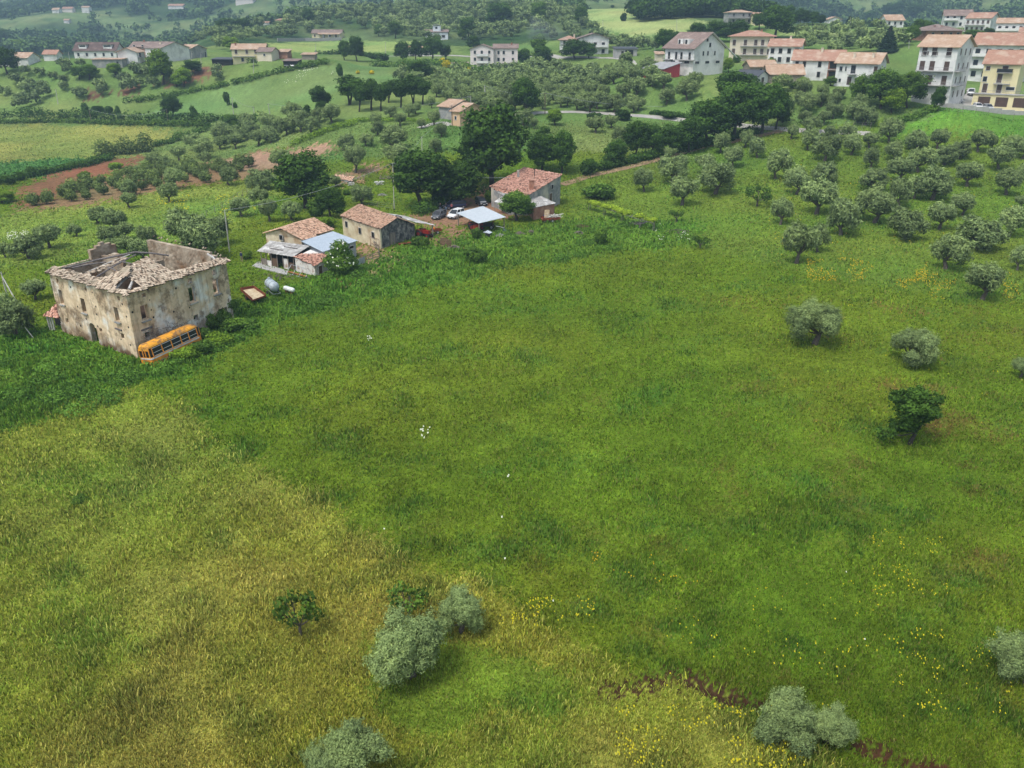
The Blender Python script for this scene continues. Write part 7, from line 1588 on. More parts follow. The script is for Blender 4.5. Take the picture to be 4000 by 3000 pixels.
TALL = [(1255, 440, 66, 338), (1362, 410, 92, 300), (1405, 436, 60, 325), (1450, 430, 62, 315), (1488, 434, 50, 330), (1520, 400, 56, 318), (1568, 420, 62, 310), (1612, 408, 66, 298), (1652, 408, 56, 310)]
CON = [(3252, 92, 40, 38, 'pointed dark conifer on the crest'), (3318, 98, 36, 62, 'smaller pointed conifer right of the pointed one'), (3465, 205, 80, 105, 'big dark conifer left of the brick hip-roofed house'), (3435, 135, 40, 85, 'narrow conifer before the pale-roofed crest house'), (3535, 100, 40, 60, 'dark conifer right of the pale-roofed crest house'), (3990, 118, 50, 84, 'dark conifer at the right edge skyline')]
ZONES_OL = [ # label, px polygon, spacing, size, jitter, young?
 ('behind the peach cottage', [(1690, 345), (1900, 300), (2100, 262), (2560, 285), (2700, 330), (2820, 345), (2760, 400), (2700, 445), (2400, 440), (2130, 440), (1900, 445), (1700, 400)], 5.9, 5.4, 1.5),
 ('below the white two-balcony house', [(3020, 335), (3200, 345), (3400, 385), (3640, 440), (3500, 480), (3330, 500), (3060, 490), (3020, 430)], 5.6, 5.4, 1.4),
 ('above the red soil', [(640, 600), (900, 500), (1060, 470), (1180, 460), (1330, 440), (1390, 480), (1250, 520), (1100, 560), (900, 590), (700, 640)], 6.6, 5.2, 1.6),
 ('on the slope below the left hamlet', [(20, 330), (150, 270), (420, 265), (820, 290), (700, 330), (480, 380), (330, 395), (250, 400), (60, 430), (20, 410)], 6.8, 6.0, 2.4),
 ('right of the skyline field', [(3080, 150), (3220, 115), (3330, 108), (3520, 130), (3545, 200), (3400, 230), (3240, 225), (3110, 215)], 9.0, 6.0, 2.2),
 ('on the olive hill above the yellow villa', [(1080, 110), (1240, 60), (1500, 25), (1700, 20), (1980, 20), (2180, 25), (2160, 110), (2000, 160), (1800, 165), (1640, 165), (1400, 120), (1250, 112), (1090, 150)], 9.8, 7.2, 3.4),
 ('above the yellow two-storey house', [(640, 170), (780, 110), (900, 112), (1050, 110), (1180, 150), (1080, 155), (930, 170), (850, 200), (720, 180)], 10.5, 6.5, 3.0),
]
ZONES_OL.append(('beside the light hill meadow', [(2110, 60), (2240, 45), (2290, 90), (2330, 130), (2460, 165), (2600, 175), (2590, 215), (2400, 205), (2200, 165), (2110, 160)], 9.5, 6.5, 3.0))
ZONES_OL.append(('on the scrubby slope before the pink house', [(1480, 330), (1560, 300), (1760, 290), (1840, 292), (1700, 335), (1500, 350)], 8.5, 5.5, 3.0))
ZONES_OL.append(('between hamlet and hill meadow', [(820, 262), (1000, 262), (1060, 255), (1020, 285), (860, 315), (720, 350), (640, 350)], 8.5, 5.5, 3.0))
YOUNG = ('young olive tree on the reddish plot at left', [(110, 800), (400, 715), (640, 655), (860, 640), (1000, 650), (800, 715), (600, 745), (420, 775), (180, 820)], 3.9, 2.7, .9)
def orch_label(lab, i):                     # place inside its orchard: row counted from the front, tree counted from the left
    b, k = ORCH[i]; return f'olive tree {ORD[k]} from left in {ORD[b]} row {lab}'
ORCH = {}
def number_orchards(cand, nind):
    by = {}
    for i, c in enumerate(cand[:nind]): by.setdefault(c[3], []).append((i, c[0], c[1]))
    for lab, L in by.items():
        L.sort(key=lambda t: t[1]); n = max(4, int(round(math.sqrt(len(L) * 1.6))))
        for b in range(0, len(L), n):
            for k, t in enumerate(sorted(L[b:b + n], key=lambda t: t[2] / t[1])): ORCH[t[0]] = (b // n, k)
def lattice(poly, sp, jit, seed):
    P = [G(x, y) for x, y in poly]; xs = [p.x for p in P]; ys = [p.y for p in P]; q = [(p.x, p.y) for p in P]; rr = random.Random(seed); out = []
    a = math.radians(18 + seed * 7); ca, sa = math.cos(a), math.sin(a); cx, cy_ = sum(xs) / len(xs), sum(ys) / len(ys); n = int(max(max(xs) - min(xs), max(ys) - min(ys)) / sp) + 2
    for i in range(-n, n + 1):
        for j in range(-n, n + 1):
            u, v = i * sp + rr.uniform(-jit, jit), j * sp + rr.uniform(-jit, jit); x, y = cx + u * ca - v * sa, cy_ + u * sa + v * ca
            if rr.random() < .07: continue
            if bool(inpoly(np.array([x]), np.array([y]), q)[0]): out.append((x, y))
    return out
def near_house(x, y, pad=2.2):
    for (cx, cy_, r) in HC:
        if (x - cx) ** 2 + (y - cy_) ** 2 < (r + pad) ** 2: return True
    return False
HC = []
def hedge(pts, w, h, mat, label, nl=60, size=.45, seed=1, name='hedge', cat='hedge'):
    P = [G(*p) for p in pts]; g = P[0].copy(); lb = []; rr = random.Random(seed)
    for a, b in zip(P[:-1], P[1:]):
        n = max(1, int((b - a).length / (w * .6)))
        for k in range(n):
            p = a.lerp(b, (k + rr.random() * .6) / n); z = GZ(p.x, p.y); hh = h * rr.uniform(.7, 1.2); lb.append((p.x - g.x + rr.uniform(-.2, .2) * w, p.y - g.y + rr.uniform(-.2, .2) * w, z - g.z + hh * .42, w * rr.uniform(.45, .75), w * rr.uniform(.45, .75), hh * .55))
    V, t = crown_np(lb, min(nl * len(lb), 26000), size, seed, fill=.3, up=.4, shape=1.2)
    o = put(np_mesh(name, V, np.arange(len(V)).reshape(-1, 4), mat, tint=t), name); o.location = g; return tag(o, label, cat)
def main_place():
    mk_olives(); build_ground()
    for a, k in HOUSES:
        if a[3] > -1e9: house(*a, **k)
    for a, k in HOUSES:
        p, W, ang = house_frame(a[3], a[4], a[5], a[6], a[7]); D_ = a[9]; cx = p.x + math.cos(ang) * W / 2 - math.sin(ang) * D_ / 2; cy_ = p.y + math.sin(ang) * W / 2 + math.cos(ang) * D_ / 2; HC.append((cx, cy_, max(W, D_) / 2))
    build_ruin(); build_stable(); build_barn(); build_farmhouse(); build_canopy(); build_hut(); build_bus(); build_farm_things(); build_pergola(); build_elder()
    # vehicles
    def cpx(x, y): return G(x, y)
    car('dark grey hatchback parked nose towards the camera by the barn', 'car', 'parked_car', 'hatch', cpx(1715, 852), R(-112), 3.9, 1.7, 1.5, .22, .05, 'grey')
    car('white crossover car parked right of the grey hatchback', 'car', 'parked_car', 'suv', cpx(1781, 850), R(-118), 4.2, 1.8, 1.65, .24, .05, 'white')
    car('dark navy estate car parked under the oaks with people beside it', 'car', 'parked_car', 'mpv', cpx(1776, 814), R(-156), 4.7, 1.8, 1.6, .2, .02, 'navy')
    car('black car with a silver bonnet half hidden behind the metal canopy', 'car', 'parked_car', 'city', cpx(1880, 800), R(-70), 3.9, 1.7, 1.5, .26, .06, 'black', hoodcol='silver')
    car('silver hatchback parked on the concrete yard behind the hedge', 'car', 'parked_car', 'h', cpx(3735, 403), R(15), 4.0, 1.7, 1.45, .26, .06, 'silver')
    car('white van on the ramp beside the four-storey block', 'van', 'parked_van', 'v', cpx(3792, 372), R(-120), 4.4, 1.8, 1.9, .14, .01, 'white')
    car('white car parked nose-in before the left garage door', 'car', 'parked_car', 'h', cpx(3818, 424), R(-100), 3.9, 1.7, 1.45, .25, .06, 'white')
    car('grey car parked before the middle garage door', 'car', 'parked_car', 'h', cpx(3858, 428), R(-95), 3.9, 1.7, 1.45, .25, .06, 'silver')
    car('black car parked behind the four-storey block', 'car', 'parked_car', 'h', cpx(3800, 313), R(10), 4.2, 1.7, 1.45, .26, .06, 'black')
    car('white car just visible at the left foot of the four-storey block', 'car', 'parked_car', 'h', cpx(3690, 392), R(-80), 3.9, 1.7, 1.45, .26, .06, 'white')
    car('white car under the rusty carport at the hill foot', 'car', 'parked_car', 'h', cpx(1145, 262), R(-90), 3.9, 1.7, 1.4, .26, .06, 'white')
    car('dark car under the rusty carport beside the white one', 'car', 'parked_car', 'h', cpx(1122, 262), R(-90), 3.9, 1.7, 1.4, .26, .06, 'grey')
    car('white car on the yard before the left hamlet', 'car', 'parked_car', 'h', cpx(562, 283), R(160), 3.9, 1.7, 1.4, .26, .06, 'white')
    blue, khaki, dark, jeans, red = cloth('navy jacket cloth', lin(34,52,86)), cloth('khaki cloth', lin(150,134,108)), cloth('black cloth', lin(26,26,30)), cloth('jeans cloth', lin(96,116,140)), cloth('red check cloth', lin(150,80,88))
    person('person in navy jacket and khaki trousers standing alone by the stable', G(946, 1024), R(150), blue, khaki, 1.78, (.02, .05), (.7, .0))
    person('leftmost person by the navy car, dark jacket and pale jeans', G(1721, 828), R(20), dark, jeans, 1.8, (.02, .02), (.0, .6))
    person('middle person by the navy car, dark top and grey trousers', G(1743, 828), R(-25), dark, jeans, 1.8, (.02, .06), (.6, .0))
    person('person in a red patterned top with folded arms by the navy car', G(1765, 828), R(10), red, dark, 1.78, (.05, .05), (.7, .7))
    # roads, yards
    asph = mk('pale road', lin(176,172,164), lin(150,146,140), .8, .9); conc = mk('yard concrete', lin(186,182,174), lin(158,154,148), .7, .9, c3=lin(140,134,126), scale3=.2); dirt = mk('dirt track', lin(158,134,104), lin(124,102,78), .6, .95)
    strip('road', [(1880, 462), (2000, 450), (2100, 440), (2240, 437), (2350, 442), (2480, 452), (2600, 463), (2760, 480), (2900, 492), (3080, 507), (3200, 515), (3400, 522)], 3.6, asph)
    strip('track', [(2195, 722), (2300, 688), (2450, 655), (2600, 615), (2750, 572), (2900, 545), (3050, 512)], 2.4, dirt)
    strip('road', [(1500, 218), (1660, 218), (1760, 217), (1850, 222), (2050, 222), (2190, 226), (2330, 224), (2460, 237), (2560, 240)], 3.5, asph)
    strip('path', [(1760, 490), (1730, 478), (1700, 482), (1640, 500)], 2.5, conc)
    y = MB(); Pg = [G(a, b) for a, b in [(3672, 414), (3700, 395), (3745, 362), (3790, 345), (3815, 380), (3830, 405), (4010, 420), (4010, 446), (3850, 436), (3760, 424)]]; c0 = sum(Pg, Vector()) / len(Pg)
    vs, fs = [], []
    q = [(p.x, p.y) for p in Pg]; xs = np.arange(min(p.x for p in Pg), max(p.x for p in Pg), .8); ys = np.arange(min(p.y for p in Pg), max(p.y for p in Pg), .8)
    XX, YY = np.meshgrid(xs, ys); ok = inpoly(XX, YY, q); 
    for x, yy in zip(XX[ok], YY[ok]): y.add([(x-.4, yy-.4, GZ(x-.4, yy-.4) + .08), (x+.4, yy-.4, GZ(x+.4, yy-.4) + .08), (x+.4, yy+.4, GZ(x+.4, yy+.4) + .08), (x-.4, yy+.4, GZ(x-.4, yy+.4) + .08)], [(0,1,2,3)])
    tag(y.build('pavement', conc), kind='structure')
    # low walls
    def wall_line(pts, h_, label, mat=M_CONC, th=.25, name='garden_wall'):
        P = [G(*p) for p in pts]; g = P[0].copy(); mb = MB()
        for a, b in zip(P[:-1], P[1:]):
            n = max(1, int((b - a).length / 3))
            for k in range(n):
                p, r_ = a.lerp(b, k / n) - g, a.lerp(b, (k + 1) / n) - g; d = (r_ - p); z = GZ(*(p + g)[:2]) - g.z; mb.obox((p + r_) / 2 * Vector((1,1,0)) if False else Vector(((p.x + r_.x) / 2, (p.y + r_.y) / 2, z + h_ / 2 - .3)), Vector((d.x / 2, d.y / 2, 0)) * .998, Vector((-d.y, d.x, 0)).normalized() * th / 2, (0, 0, h_ / 2 + .3))
        o = mb.build(name, mat); o.location = g; tag(o, label, 'wall')
    wall_line([(1084, 162), (1190, 160), (1334, 157)], 1.7, 'long grey block wall below the yellow hill villa')
    wall_line([(3672, 418), (3760, 427), (3860, 438), (4010, 450)], 1.0, 'low grey wall along the yard\'s edge above the bright field')
    # trees
    place_olives(GROVE, 'right-hand grove'); place_olives(CENTRE_OL, 'beyond the farmhouse lane'); place_olives(LEFT_OL, 'behind the ruin'); place_olives(BARN_OL, 'behind stable and barn'); 
    nl = ['largest silvery olive tree in the foreground barley', 'smaller olive tree behind the largest foreground one', 'olive tree cut by the bottom edge, left of centre', 'left half of the sprawling pale olive pair at bottom right', 'right half of the sprawling pale olive pair at bottom right', 'silvery olive tree cut by the right edge near the bottom', 'lone silvery olive tree in mid field at right', 'small olive tree right of the lone mid-field one', 'olive tree cut by the right edge in mid field', 'pale olive bush low at the bottom edge beside the cut olive']
    for r, lab in zip(NEAR_OL, nl):
        p = G(r[0], r[1]); w = wpx(p, r[2]) * 1.06; h_ = min(w * 1.1, max(w * .75, (r[1] - r[3]) * axis_depth(p) / F * 1.05)); tree('olive_near', p, w, h_, lab)
    for (x, y_, w, t, kind, lab) in BROAD:
        p = G(x, y_); W = wpx(p, w); H = (y_ - t) * axis_depth(p) / F / .98
        if 2380 < x < 3050 and y_ > 390: W *= 1.2; H *= 1.06
        if kind in ('oak', 'broad', 'lime') and W < 4: kind += '_bush'
        tree(kind, p, W, H, lab + ('' if len(lab.split()) > 3 else ' there'), 'tree' if 'bush' not in kind else 'shrub', 'broadleaf_tree' if 'bush' not in kind else 'shrub')
    for (x, y_, w, t, kind, lab) in BUSHES:
        if w: p = G(x, y_); tree(kind, p, wpx(p, w), (y_ - t) * axis_depth(p) / F, lab, 'bush', 'bush')
    for (x, y_, w, t, lab) in FIGS:
        p = G(x, y_); tree('fig', p, wpx(p, w), (y_ - t) * axis_depth(p) / F, lab, 'fig tree', 'fig_tree')
    for i, (x, y_, w, t) in enumerate(TALL):
        p = G(x, y_); tree('tall', p, wpx(p, w) * 1.15, (y_ - t) * axis_depth(p) / F, f'tall thin-stemmed dark oak, {ORD[i]} from the left of the oak row', 'tree', 'oak_tree', 'row of thin-stemmed oaks')
    for (x, y_, w, t, lab) in CON:
        p = G(x, y_); tree('conifer', p, wpx(p, w), (y_ - t) * axis_depth(p) / F, lab, 'conifer', 'conifer')
    placed = [(o.location.x, o.location.y) for o in COL.objects if o.type == 'EMPTY' and 'tree' in o.name]
    PL = np.array(placed); extra = []; cand = []
    for zi, (lab, poly, sp, sz, jit) in enumerate(ZONES_OL):
        for (x, y_) in lattice(poly, sp, jit, 30 + zi):
            if near_house(x, y_) or np.min((PL[:, 0] - x) ** 2 + (PL[:, 1] - y_) ** 2) < (sp * .6) ** 2: continue
            cand.append((y_, x, sz, lab))
    lab, poly, sp, sz, jit = YOUNG; yp = sorted((q for q in lattice(poly, sp, jit, 3) if np.min((PL[:, 0] - q[0]) ** 2 + (PL[:, 1] - q[1]) ** 2) >= 9), key=lambda q: q[1]); yp = [sorted(yp[k:k + 8], key=lambda q: q[0] / q[1]) for k in range(0, len(yp), 8)]
    YL = [f'{ORD[k]} from left in {ORD[b]} row on the reddish plot' for b, L_ in enumerate(yp) for k in range(len(L_))]
    for (x, y_) in [q for L_ in yp for q in L_]:
        if np.min((PL[:, 0] - x) ** 2 + (PL[:, 1] - y_) ** 2) < 9: continue
        w = sz * random.uniform(.7, 1.3); tree('olive_young', (x, y_, GZ(x, y_)), w, w * .95, 'young olive bush ' + YL.pop(0), 'young olive tree', 'young_olive_tree', 'young olive bushes on the reddish plot')
    cand.sort(); cnt = {}; nind = 300 - sum(1 for o in COL.objects if o.name.startswith('olive_tree'))
    number_orchards(cand, nind)
    for i, (y_, x, sz, lab) in enumerate(cand):
        w = sz * random.uniform(.75, 1.25)
        if i < nind: tree('olive_far' if y_ > 300 else 'olive_mid', (x, y_, GZ(x, y_)), w, w * random.uniform(.75, .95), orch_label(lab, i), group='olive trees ' + lab)
        else: extra.append((x, y_, GZ(x, y_), w / 6.6))
    print('candidates', len(cand), 'individual', nind)
    if extra: stuff_trees('olive_hill_trees', extra, [(olive_lobes(500 + i, 7, 6), i) for i in range(4)], M_OLIVE, 'grey-green olive trees scattered over the far hill', nleaf=420, size=.75, cat='olive trees')
    # far woods
    rr = np.random.default_rng(12); pts = []
    for _ in range(60000):
        Y = float(np.exp(rr.uniform(math.log(455), math.log(2900)))); X = float(rr.uniform(-.78, .78) * Y)
        n = float(vnoise(X, Y, 120, 31) * .55 + vnoise(X, Y, 40, 32) * .3 + vnoise(X, Y, 14, 33) * .15)
        dens = .9 if n < .47 else .07
        if Y > 1500: dens = max(dens, .6)
        if rr.random() > dens: continue
        z = GZ(X, Y); px, py = proj(X, Y, z)
        if py > 215 or py < -120: continue
        if px > 2000 and Y < 560 and py > 15: continue
        if 600 < px < 2250 and Y < 640: continue
        if any(inpoly(np.array([px]), np.array([py]), zz[2])[0] for zz in ZONES if zz[0] == 'hill meadow'): continue
        if near_house(X, Y, 12): continue
        if any(abs(X - hx) < 30 and hy - 75 < Y < hy for hx, hy, _r in HC if hy > 800): continue
        pts.append((X, Y, z, rr.uniform(.7, 1.25) * (1 + (Y > 900) * .35 + (Y > 1600) * .5)))
        if len(pts) > 12000: break
    stuff_trees('far_wood', pts, PROTO['lump'], M_FOREST, 'far wooded slopes and scattered trees across the valley', nleaf=46, size=1.9, cat='woodland')
    pts = []
    for _ in range(420):                     # wood on the crest above the light hill meadow
        t = rr.random(); x = 2480 + t * 520; y_ = np.interp(x, [2480, 2620, 2760, 3000], [8, 40, 78, 100]) - 4; p = atY(x, y_, 500 + rr.uniform(0, 90)); z = GZ(p.x, p.y)
        if not near_house(p.x, p.y, 10): pts.append((p.x, p.y, z, rr.uniform(.9, 1.5)))
    stuff_trees('crest_wood', pts, PROTO['lump'], M_OAK, 'dark wood along the crest above the light hill meadow', nleaf=160, size=1.1, cat='woodland', seed=9)
    # hedges and reeds
    hedge([(-150, 462), (100, 455), (330, 462), (600, 468), (900, 480), (1010, 478)], 5, 3.2, M_OAK, 'long dark hedge along the foot of the left meadow', 130, .6, 2)
    hedge([(-150, 482), (200, 476), (500, 486), (800, 492), (950, 495)], 4, 1.8, M_BROAD, 'lower pale green hedge bank above the hay field', 110, .6, 3)
    hedge([(-60, 728), (180, 680), (330, 650), (440, 620)], 2.2, 1.8, M_OAK, 'dark low hedge between green strip and red soil', 140, .4, 4)
    hedge([(380, 612), (450, 606), (520, 600), (590, 590)], 3.2, 4.5, M_OLIVEG, 'tall grey-green cane reeds at the hay field corner', 420, .5, 5, 'cane_reeds', 'reeds')
    hedge([(600, 575), (700, 545), (800, 510), (900, 488), (960, 478)], 3, 2.0, M_OAK, 'dark hedge climbing from the reeds to the left pole', 120, .45, 6)
    hedge([(0, 340), (0, 341)], 1, 1, M_OAK, 'dark scrub at the left edge', 50, .5, 7)
    hedge([(500, 402), (700, 372), (860, 338), (1000, 308), (1180, 270), (1290, 245)], 4, 2.0, M_BROAD, 'green hedge bank along the upper edge of the hill meadow', 120, .6, 8)
    hedge([(1240, 212), (1340, 212), (1420, 218), (1500, 232)], 4, 2.0, M_OAK, 'dark hedge below the villa field', 110, .6, 9)
    hedge([(1460, 258), (1560, 262), (1660, 250), (1740, 260), (1830, 282), (1960, 290)], 5, 3.2, M_BROAD, 'scrub bank in front of the pink apartment house', 200, .6, 10)
    hedge([(1730, 455), (1752, 462), (1762, 466)], 1.4, 2.0, M_OAK, 'clipped dark hedge left of the peach cottage', 500, .35, 11)
    hedge([(1890, 432), (1960, 434), (2005, 438)], 1.6, 1.8, M_OAK, 'clipped dark hedge right of the peach cottage', 400, .35, 12)
    hedge([(3715, 392), (3750, 372), (3768, 362)], 1.6, 1.2, M_LIME, 'clipped green hedge between the silver car and the ramp', 300, .35, 13)
    hedge([(3520, 480), (3600, 452), (3668, 425)], 2.5, 1.6, M_BROAD, 'rough hedge along the upper edge of the bright field', 160, .45, 14)
    hedge([(2540, 445), (2620, 452), (2700, 460)], 1.6, 1.2, M_OAK, 'clipped dark hedge along the road under the olives', 250, .4, 15)
    hedge([(1080, 600), (1200, 545), (1330, 500), (1400, 485)], 3, .9, M_LIME, 'rows of fresh green vines above the soil strip', 90, .4, 16, 'vineyard_row', 'vines')
    hedge([(1150, 560), (1300, 505), (1450, 470)], 3, .9, M_LIME, 'second, upper row of fresh green vines', 90, .4, 17, 'vineyard_row', 'vines')
    hedge([(1250, 520), (1400, 470), (1560, 470), (1680, 480)], 3, .9, M_LIME, 'third vine row running towards the peach cottage', 90, .4, 18, 'vineyard_row', 'vines')
    hedge([(1640, 840), (1750, 790), (1830, 765), (1900, 745)], 3.5, 2.4, M_OAK, 'shady undergrowth behind the parked cars', 220, .4, 19, 'undergrowth', 'undergrowth')
    hedge([(2330, 668), (2450, 640), (2600, 602), (2750, 572), (2950, 520)], 2.6, 2.0, M_OAK, 'dense undergrowth beneath the track oaks', 200, .45, 20, 'undergrowth', 'undergrowth')
    # broom in flower
    for i, (x, y_, w) in enumerate([(1728, 250, 26), (1745, 265, 34), (1800, 268, 20), (1832, 284, 24), (1573, 256, 14), (1452, 290, 16), (1398, 288, 12)]):
        p = G(x, y_); W = wpx(p, w); lb = [(0, 0, W * .4, W * .5, W * .5, W * .4)]; t = thing('broom_bush', f'yellow flowering broom bush, {ORD[i]} from the right below the pink house' if i < 4 else ('yellow broom bush at the foot of the dark oaks', 'yellow broom bush on the upper meadow', 'small yellow broom bush left on the upper meadow')[i - 4], 'broom bush', p)
        put(crown_mesh('broom crown', lb, 300, .5, 600 + i, M_BROOM, fill=.4), 'blossoms', t)
    # poles and wires
    PO = [((897, 985), (877, 820), 'tall thin grey pole left of the stable'), ((30, 1165), (4, 1062), 'grey pole of the braced pair at the left edge'), ((1540, 817), (1534, 636), 'grey pole on the lawn behind the barn'), ((1994, 790), (1994, 692), 'white concrete pole before the farmhouse roof'), ((1648, 589), (1648, 533), 'short white pole in the grove below the peach cottage'),
          ((1768, 490), (1763, 411), 'brown pole at the peach cottage corner'), ((1841, 440), (1838, 375), 'grey pole behind the peach cottage'), ((1894, 418), (1893, 334), 'tall braced pole right of the peach cottage'), ((2129, 446), (2129, 362), 'brown pole on the lane right of the round oak'), ((1056, 452), (1047, 404), 'white pole on the edge of the hill meadow'), ((997, 472), (989, 416), 'white leaning pole left of the hill meadow one'), ((913, 450), (905, 380), 'grey pole beside the slender dark tree'), ((656, 472), (650, 427), 'brown pole at the large round hedge tree'), ((357, 478), (348, 427), 'brown pole in the middle hedge at left'), ((227, 407), (217, 348), 'white pole among the left olives'),
          ((276, 262), (267, 203), 'pole beside the long dark-roofed house'), ((786, 267), (784, 206), 'pole right of the grey barn'), ((748, 242), (748, 203), 'pole between blank gable and grey barn'), ((990, 285), (990, 235), 'pole before the yellow two-storey house'), ((1233, 222), (1233, 170), 'lamp pole under the hill villa'), ((1506, 217), (1506, 165), 'lamp pole left of the low white farm'), ((1578, 76), (1578, 38), 'white pole high on the olive hill'), ((1617, 131), (1617, 99), 'white pole left of the tower house'), ((1459, 99), (1459, 77), 'small pole on the olive hill, left'), ((2081, 282), (2081, 246), 'pole left of the dense orchard'), ((2188, 307), (2188, 267), 'second pole in the dense orchard'), ((2316, 276), (2316, 242), 'third pole in the dense orchard'), ((2425, 249), (2425, 217), 'braced pole below the concrete shed'), ((2558, 222), (2558, 185), 'lamp pole left of the big white house'), ((2644, 120), (2644, 75), 'pole in the light hill meadow'), ((2355, 102), (2355, 78), 'pole at the left foot of the light hill meadow'), ((2924, 282), (2924, 226), 'pole before the cream house'), ((3322, 118), (3322, 70), 'pole on the skyline field'), ((3551, 190), (3551, 160), 'pole left of the four-storey block roof'), ((3760, 128), (3760, 100), 'pole between the skyline houses')]
    tops = {}
    for b, t, lab in PO: tops[lab] = pole(b, t, lab, .12 if b[1] > 500 else .14, mat=M_POLEW if 'brown' in lab else M_POLE)
    def strut(b, top, label):
        g = G(*b); o = MB(); o.tube([(0, 0, -.3), top - g - Vector((0, 0, .6))], [.1, .07], 6); h = o.build('pole_brace', M_POLE); h.location = g; tag(h, label, 'pole brace')
    strut((72, 1188), tops['grey pole of the braced pair at the left edge'], 'slanting grey brace of the pole at the left edge'); strut((1965, 820), tops['white concrete pole before the farmhouse roof'], 'slanting brace of the white farmhouse pole'); strut((1907, 418), tops['tall braced pole right of the peach cottage'], 'slanting brace right of the peach cottage')
    g = G(134, 1320); m = MB(); m.tube([(0, 0, -.2), (-1.2, .2, 1.8)], .05, 5); o = m.build('wooden_stake', M_BEAML); o.location = g; tag(o, 'thin leaning stake beside the olive left of the ruin', 'stake')
    T = tops; W_ = [('tall thin grey pole left of the stable', 'grey pole on the lawn behind the barn', 1.2, 'overhead wire passing the broad dark oak'), ('grey pole on the lawn behind the barn', 'white concrete pole before the farmhouse roof', 1.0, 'overhead wire crossing in front of the wide dark oak'), ('grey pole on the lawn behind the barn', 'short white pole in the grove below the peach cottage', 1.0, 'overhead wire rising from the lawn pole to the grove'), ('short white pole in the grove below the peach cottage', 'brown pole at the peach cottage corner', .8, 'overhead wire between grove pole and peach cottage'), ('brown pole at the peach cottage corner', 'grey pole behind the peach cottage', .4, 'short overhead wire over the peach cottage roof'), ('grey pole behind the peach cottage', 'white pole on the edge of the hill meadow', 3, 'long overhead wire in front of the oak row'), ('grey pole beside the slender dark tree', 'white leaning pole left of the hill meadow one', .8, 'overhead wire near the slender dark tree'), ('brown pole at the large round hedge tree', 'brown pole in the middle hedge at left', 2, 'overhead wire along the middle hedge'), ('brown pole on the lane right of the round oak', 'tall braced pole right of the peach cottage', 1.2, 'overhead wire left of the lane pole')]
    for a, b, s, lab in W_: wire(T[a], T[b], s, lab, .03)
    e = atY(2760, 405, 262); wire(T['brown pole on the lane right of the round oak'], e, 2, 'overhead wire running right before the dense orchard', .035)
    # fences
    fence_line([(640, 892), (700, 872), (807, 845), (870, 815), (930, 775), (983, 750), (1050, 742)], 'wire fence with wooden posts climbing the slope behind the ruin')
    fence_line([(1330, 690), (1400, 715), (1440, 690), (1500, 650)], 'wire fence beside the soil track near the tiny hut'); fence_line([(1420, 800), (1475, 810), (1535, 818), (1600, 815)], 'post and wire fence behind the barn roof')
    fence_line([(3300, 498), (3400, 503), (3405, 512)], 'grey wire gate and fence panel by the road at right', 1.6, 1.6)
    fence_line([(3668, 430), (3760, 440), (3860, 450), (4010, 464)], 'thin wire fence on the bright field\'s top edge', 1.2, 3)
    # grass and flowers
    blades(520000, (690, 3150), 1, 'grass', 'long green grass and golden barley of the fields', 'grass')
    blades(60000, (470, 720), 2, 'meadow_grass', 'grass of the middle meadows', 'grass', wmul=.9)
    pw = lambda x0, y0, x1, y1: [(x0, y0), (x1, y0), (x1, y1), (x0, y1)]
    yel, wht, gold = lin(196, 184, 44), lin(206, 210, 190), lin(196, 166, 42)
    dots(2400, [(pw(3480, 2480, 3950, 2820), .055, 0), (pw(2400, 2780, 3250, 3080), .16, 0), (pw(3150, 1020, 3620, 1115), .2, 2), (pw(3480, 1080, 3990, 1180), .14, 2), (pw(1950, 2360, 2320, 2480), .05, 0), (pw(2900, 1180, 3900, 1700), .03, 0), (pw(3400, 2100, 3700, 2350), .05, 0), (pw(560, 770, 1000, 850), .10, 0), (pw(2300, 2180, 2800, 2300), .02, 2), (pw(3000, 650, 4000, 1050), .07, 2), (pw(2600, 2300, 3500, 2700), .04, 0)], [yel, wht, gold], 'yellow_flowers', 'yellow wild flowers scattered through the grass')
    dots(500, [(pw(1640, 1690, 1680, 1740), .03, 0), (pw(1955, 1880, 1990, 1905), .03, 0), (pw(2560, 885, 2700, 950), .08, 0), (pw(1430, 1325, 1470, 1340), .02, 0), (pw(30, 880, 190, 950), .35, 0), (pw(1110, 270, 1320, 330), .1, 0), (pw(1400, 1900, 3900, 2600), .012, 0)], [wht], 'white_flowers', 'white wild flowers in small patches', seed=8, size=.1)
    weeds = []; rr2 = random.Random(77)
    for i in range(70):                      # weed mounds in the rank band
        x = rr2.uniform(0, 2600); yb = np.interp(x, [0, 350, 560, 800, 1000, 1500, 1900, 2600], [1480, 1560, 1450, 1330, 1240, 1080, 985, 935]); y_ = yb + rr2.uniform(-70, 60)
        weeds.append((x, y_))
    lb = []; g = G(1200, 1150)
    for (x, y_) in weeds:
        p = G(x, y_); s = rr2.uniform(.7, 1.7); lb.append((p.x - g.x, p.y - g.y, p.z - g.z + .15, s, s, rr2.uniform(.4, .8)))
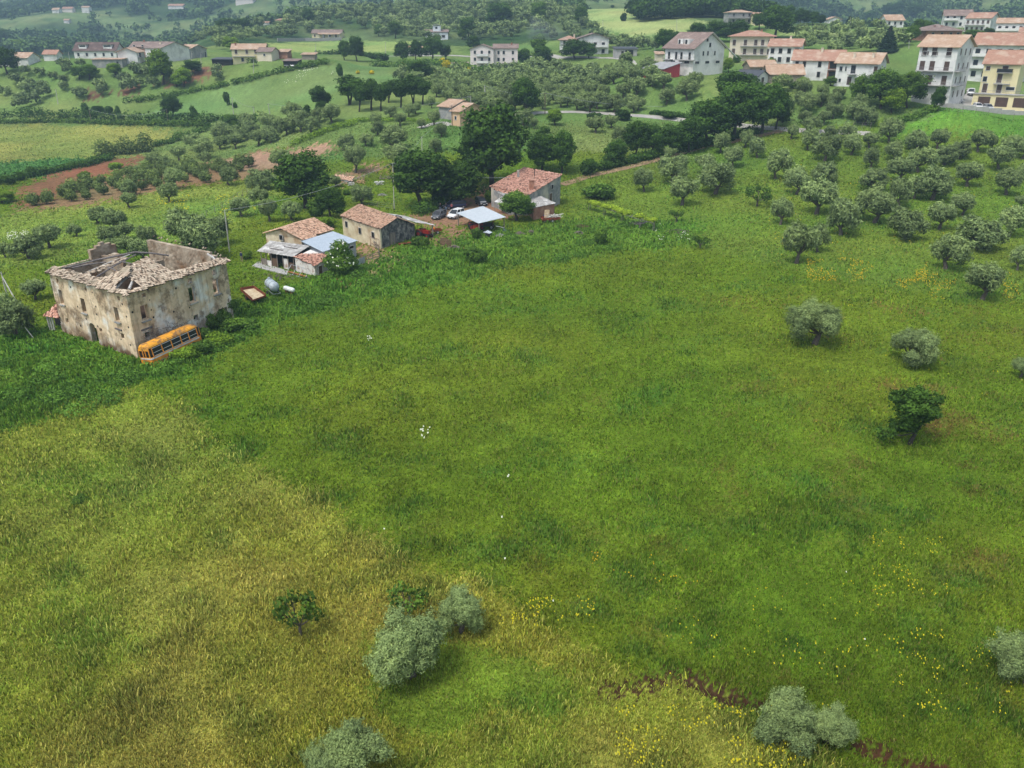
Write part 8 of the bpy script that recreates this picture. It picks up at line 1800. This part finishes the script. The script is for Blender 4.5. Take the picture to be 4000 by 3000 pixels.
    V, t = crown_np(lb, 34000, .2, 99, fill=.3, up=.5, shape=1.3); V[:, 2] = np.maximum(V[:, 2], -.3); o = put(np_mesh('weed_mounds', V, np.arange(len(V)).reshape(-1, 4), M_WEED, tint=t), 'weed_mounds'); o.location = g; tag(o, 'rank weeds and brambles below the farm buildings', 'weeds', kind='stuff')
M_BROOM = leaf_mat('broom blossom', lin(196,184,40), .1, (1.1, 1.0, .6), .2)
M_WEED = leaf_mat('weed leaves', lin(92,134,56), .1, (1.25, 1.05, .8), .25)
main_place()

# ------------------------------------------------------------------ the air: one closed box of thin pale haze round everything
def build_haze():
    mb = MB(); mb.box(-5200, 5200, -700, 3900, -60, 760); o = mb.build('haze', None)
    m = bpy.data.materials.new('haze air'); m.use_nodes = True; N, L = nodes(m); N.remove(N['Principled BSDF'])
    v = N.new('ShaderNodeVolumePrincipled'); v.inputs['Color'].default_value = (.5, .76, 1, 1); v.inputs['Density'].default_value = HAZE; v.inputs['Anisotropy'].default_value = .2
    L.new(v.outputs[0], N['Material Output'].inputs['Volume']); o.data.materials.clear(); o.data.materials.append(m); tag(o, kind='stuff', label='thin blue haze over the valley'); o.display_type = 'BOUNDS'
HAZE = .00043
build_haze()

def build_smoke():
    m = bpy.data.materials.new('chimney smoke'); m.use_nodes = True; N, L = nodes(m); N.remove(N['Principled BSDF'])
    v = N.new('ShaderNodeVolumePrincipled'); v.inputs['Color'].default_value = (.75, .86, 1, 1); v.inputs['Density'].default_value = .02
    L.new(v.outputs[0], N['Material Output'].inputs['Volume']); a = atY(2238, 152, 404); pts = [a, atY(2215, 140, 402), atY(2170, 128, 400), atY(2120, 118, 398), atY(2070, 106, 396)]
    mb = MB(); mb.tube([p - a for p in pts], [.5, 1.6, 3.0, 4.2, 5.2], 12); o = mb.build('smoke', m, None, True); bm = bmesh.new(); bm.from_mesh(o.data); bmesh.ops.recalc_face_normals(bm, faces=bm.faces); bm.to_mesh(o.data); bm.free(); o.location = a; tag(o, 'thin blue smoke drifting left from the chimney of the hip-roofed white house', 'smoke', kind='stuff')
build_smoke()
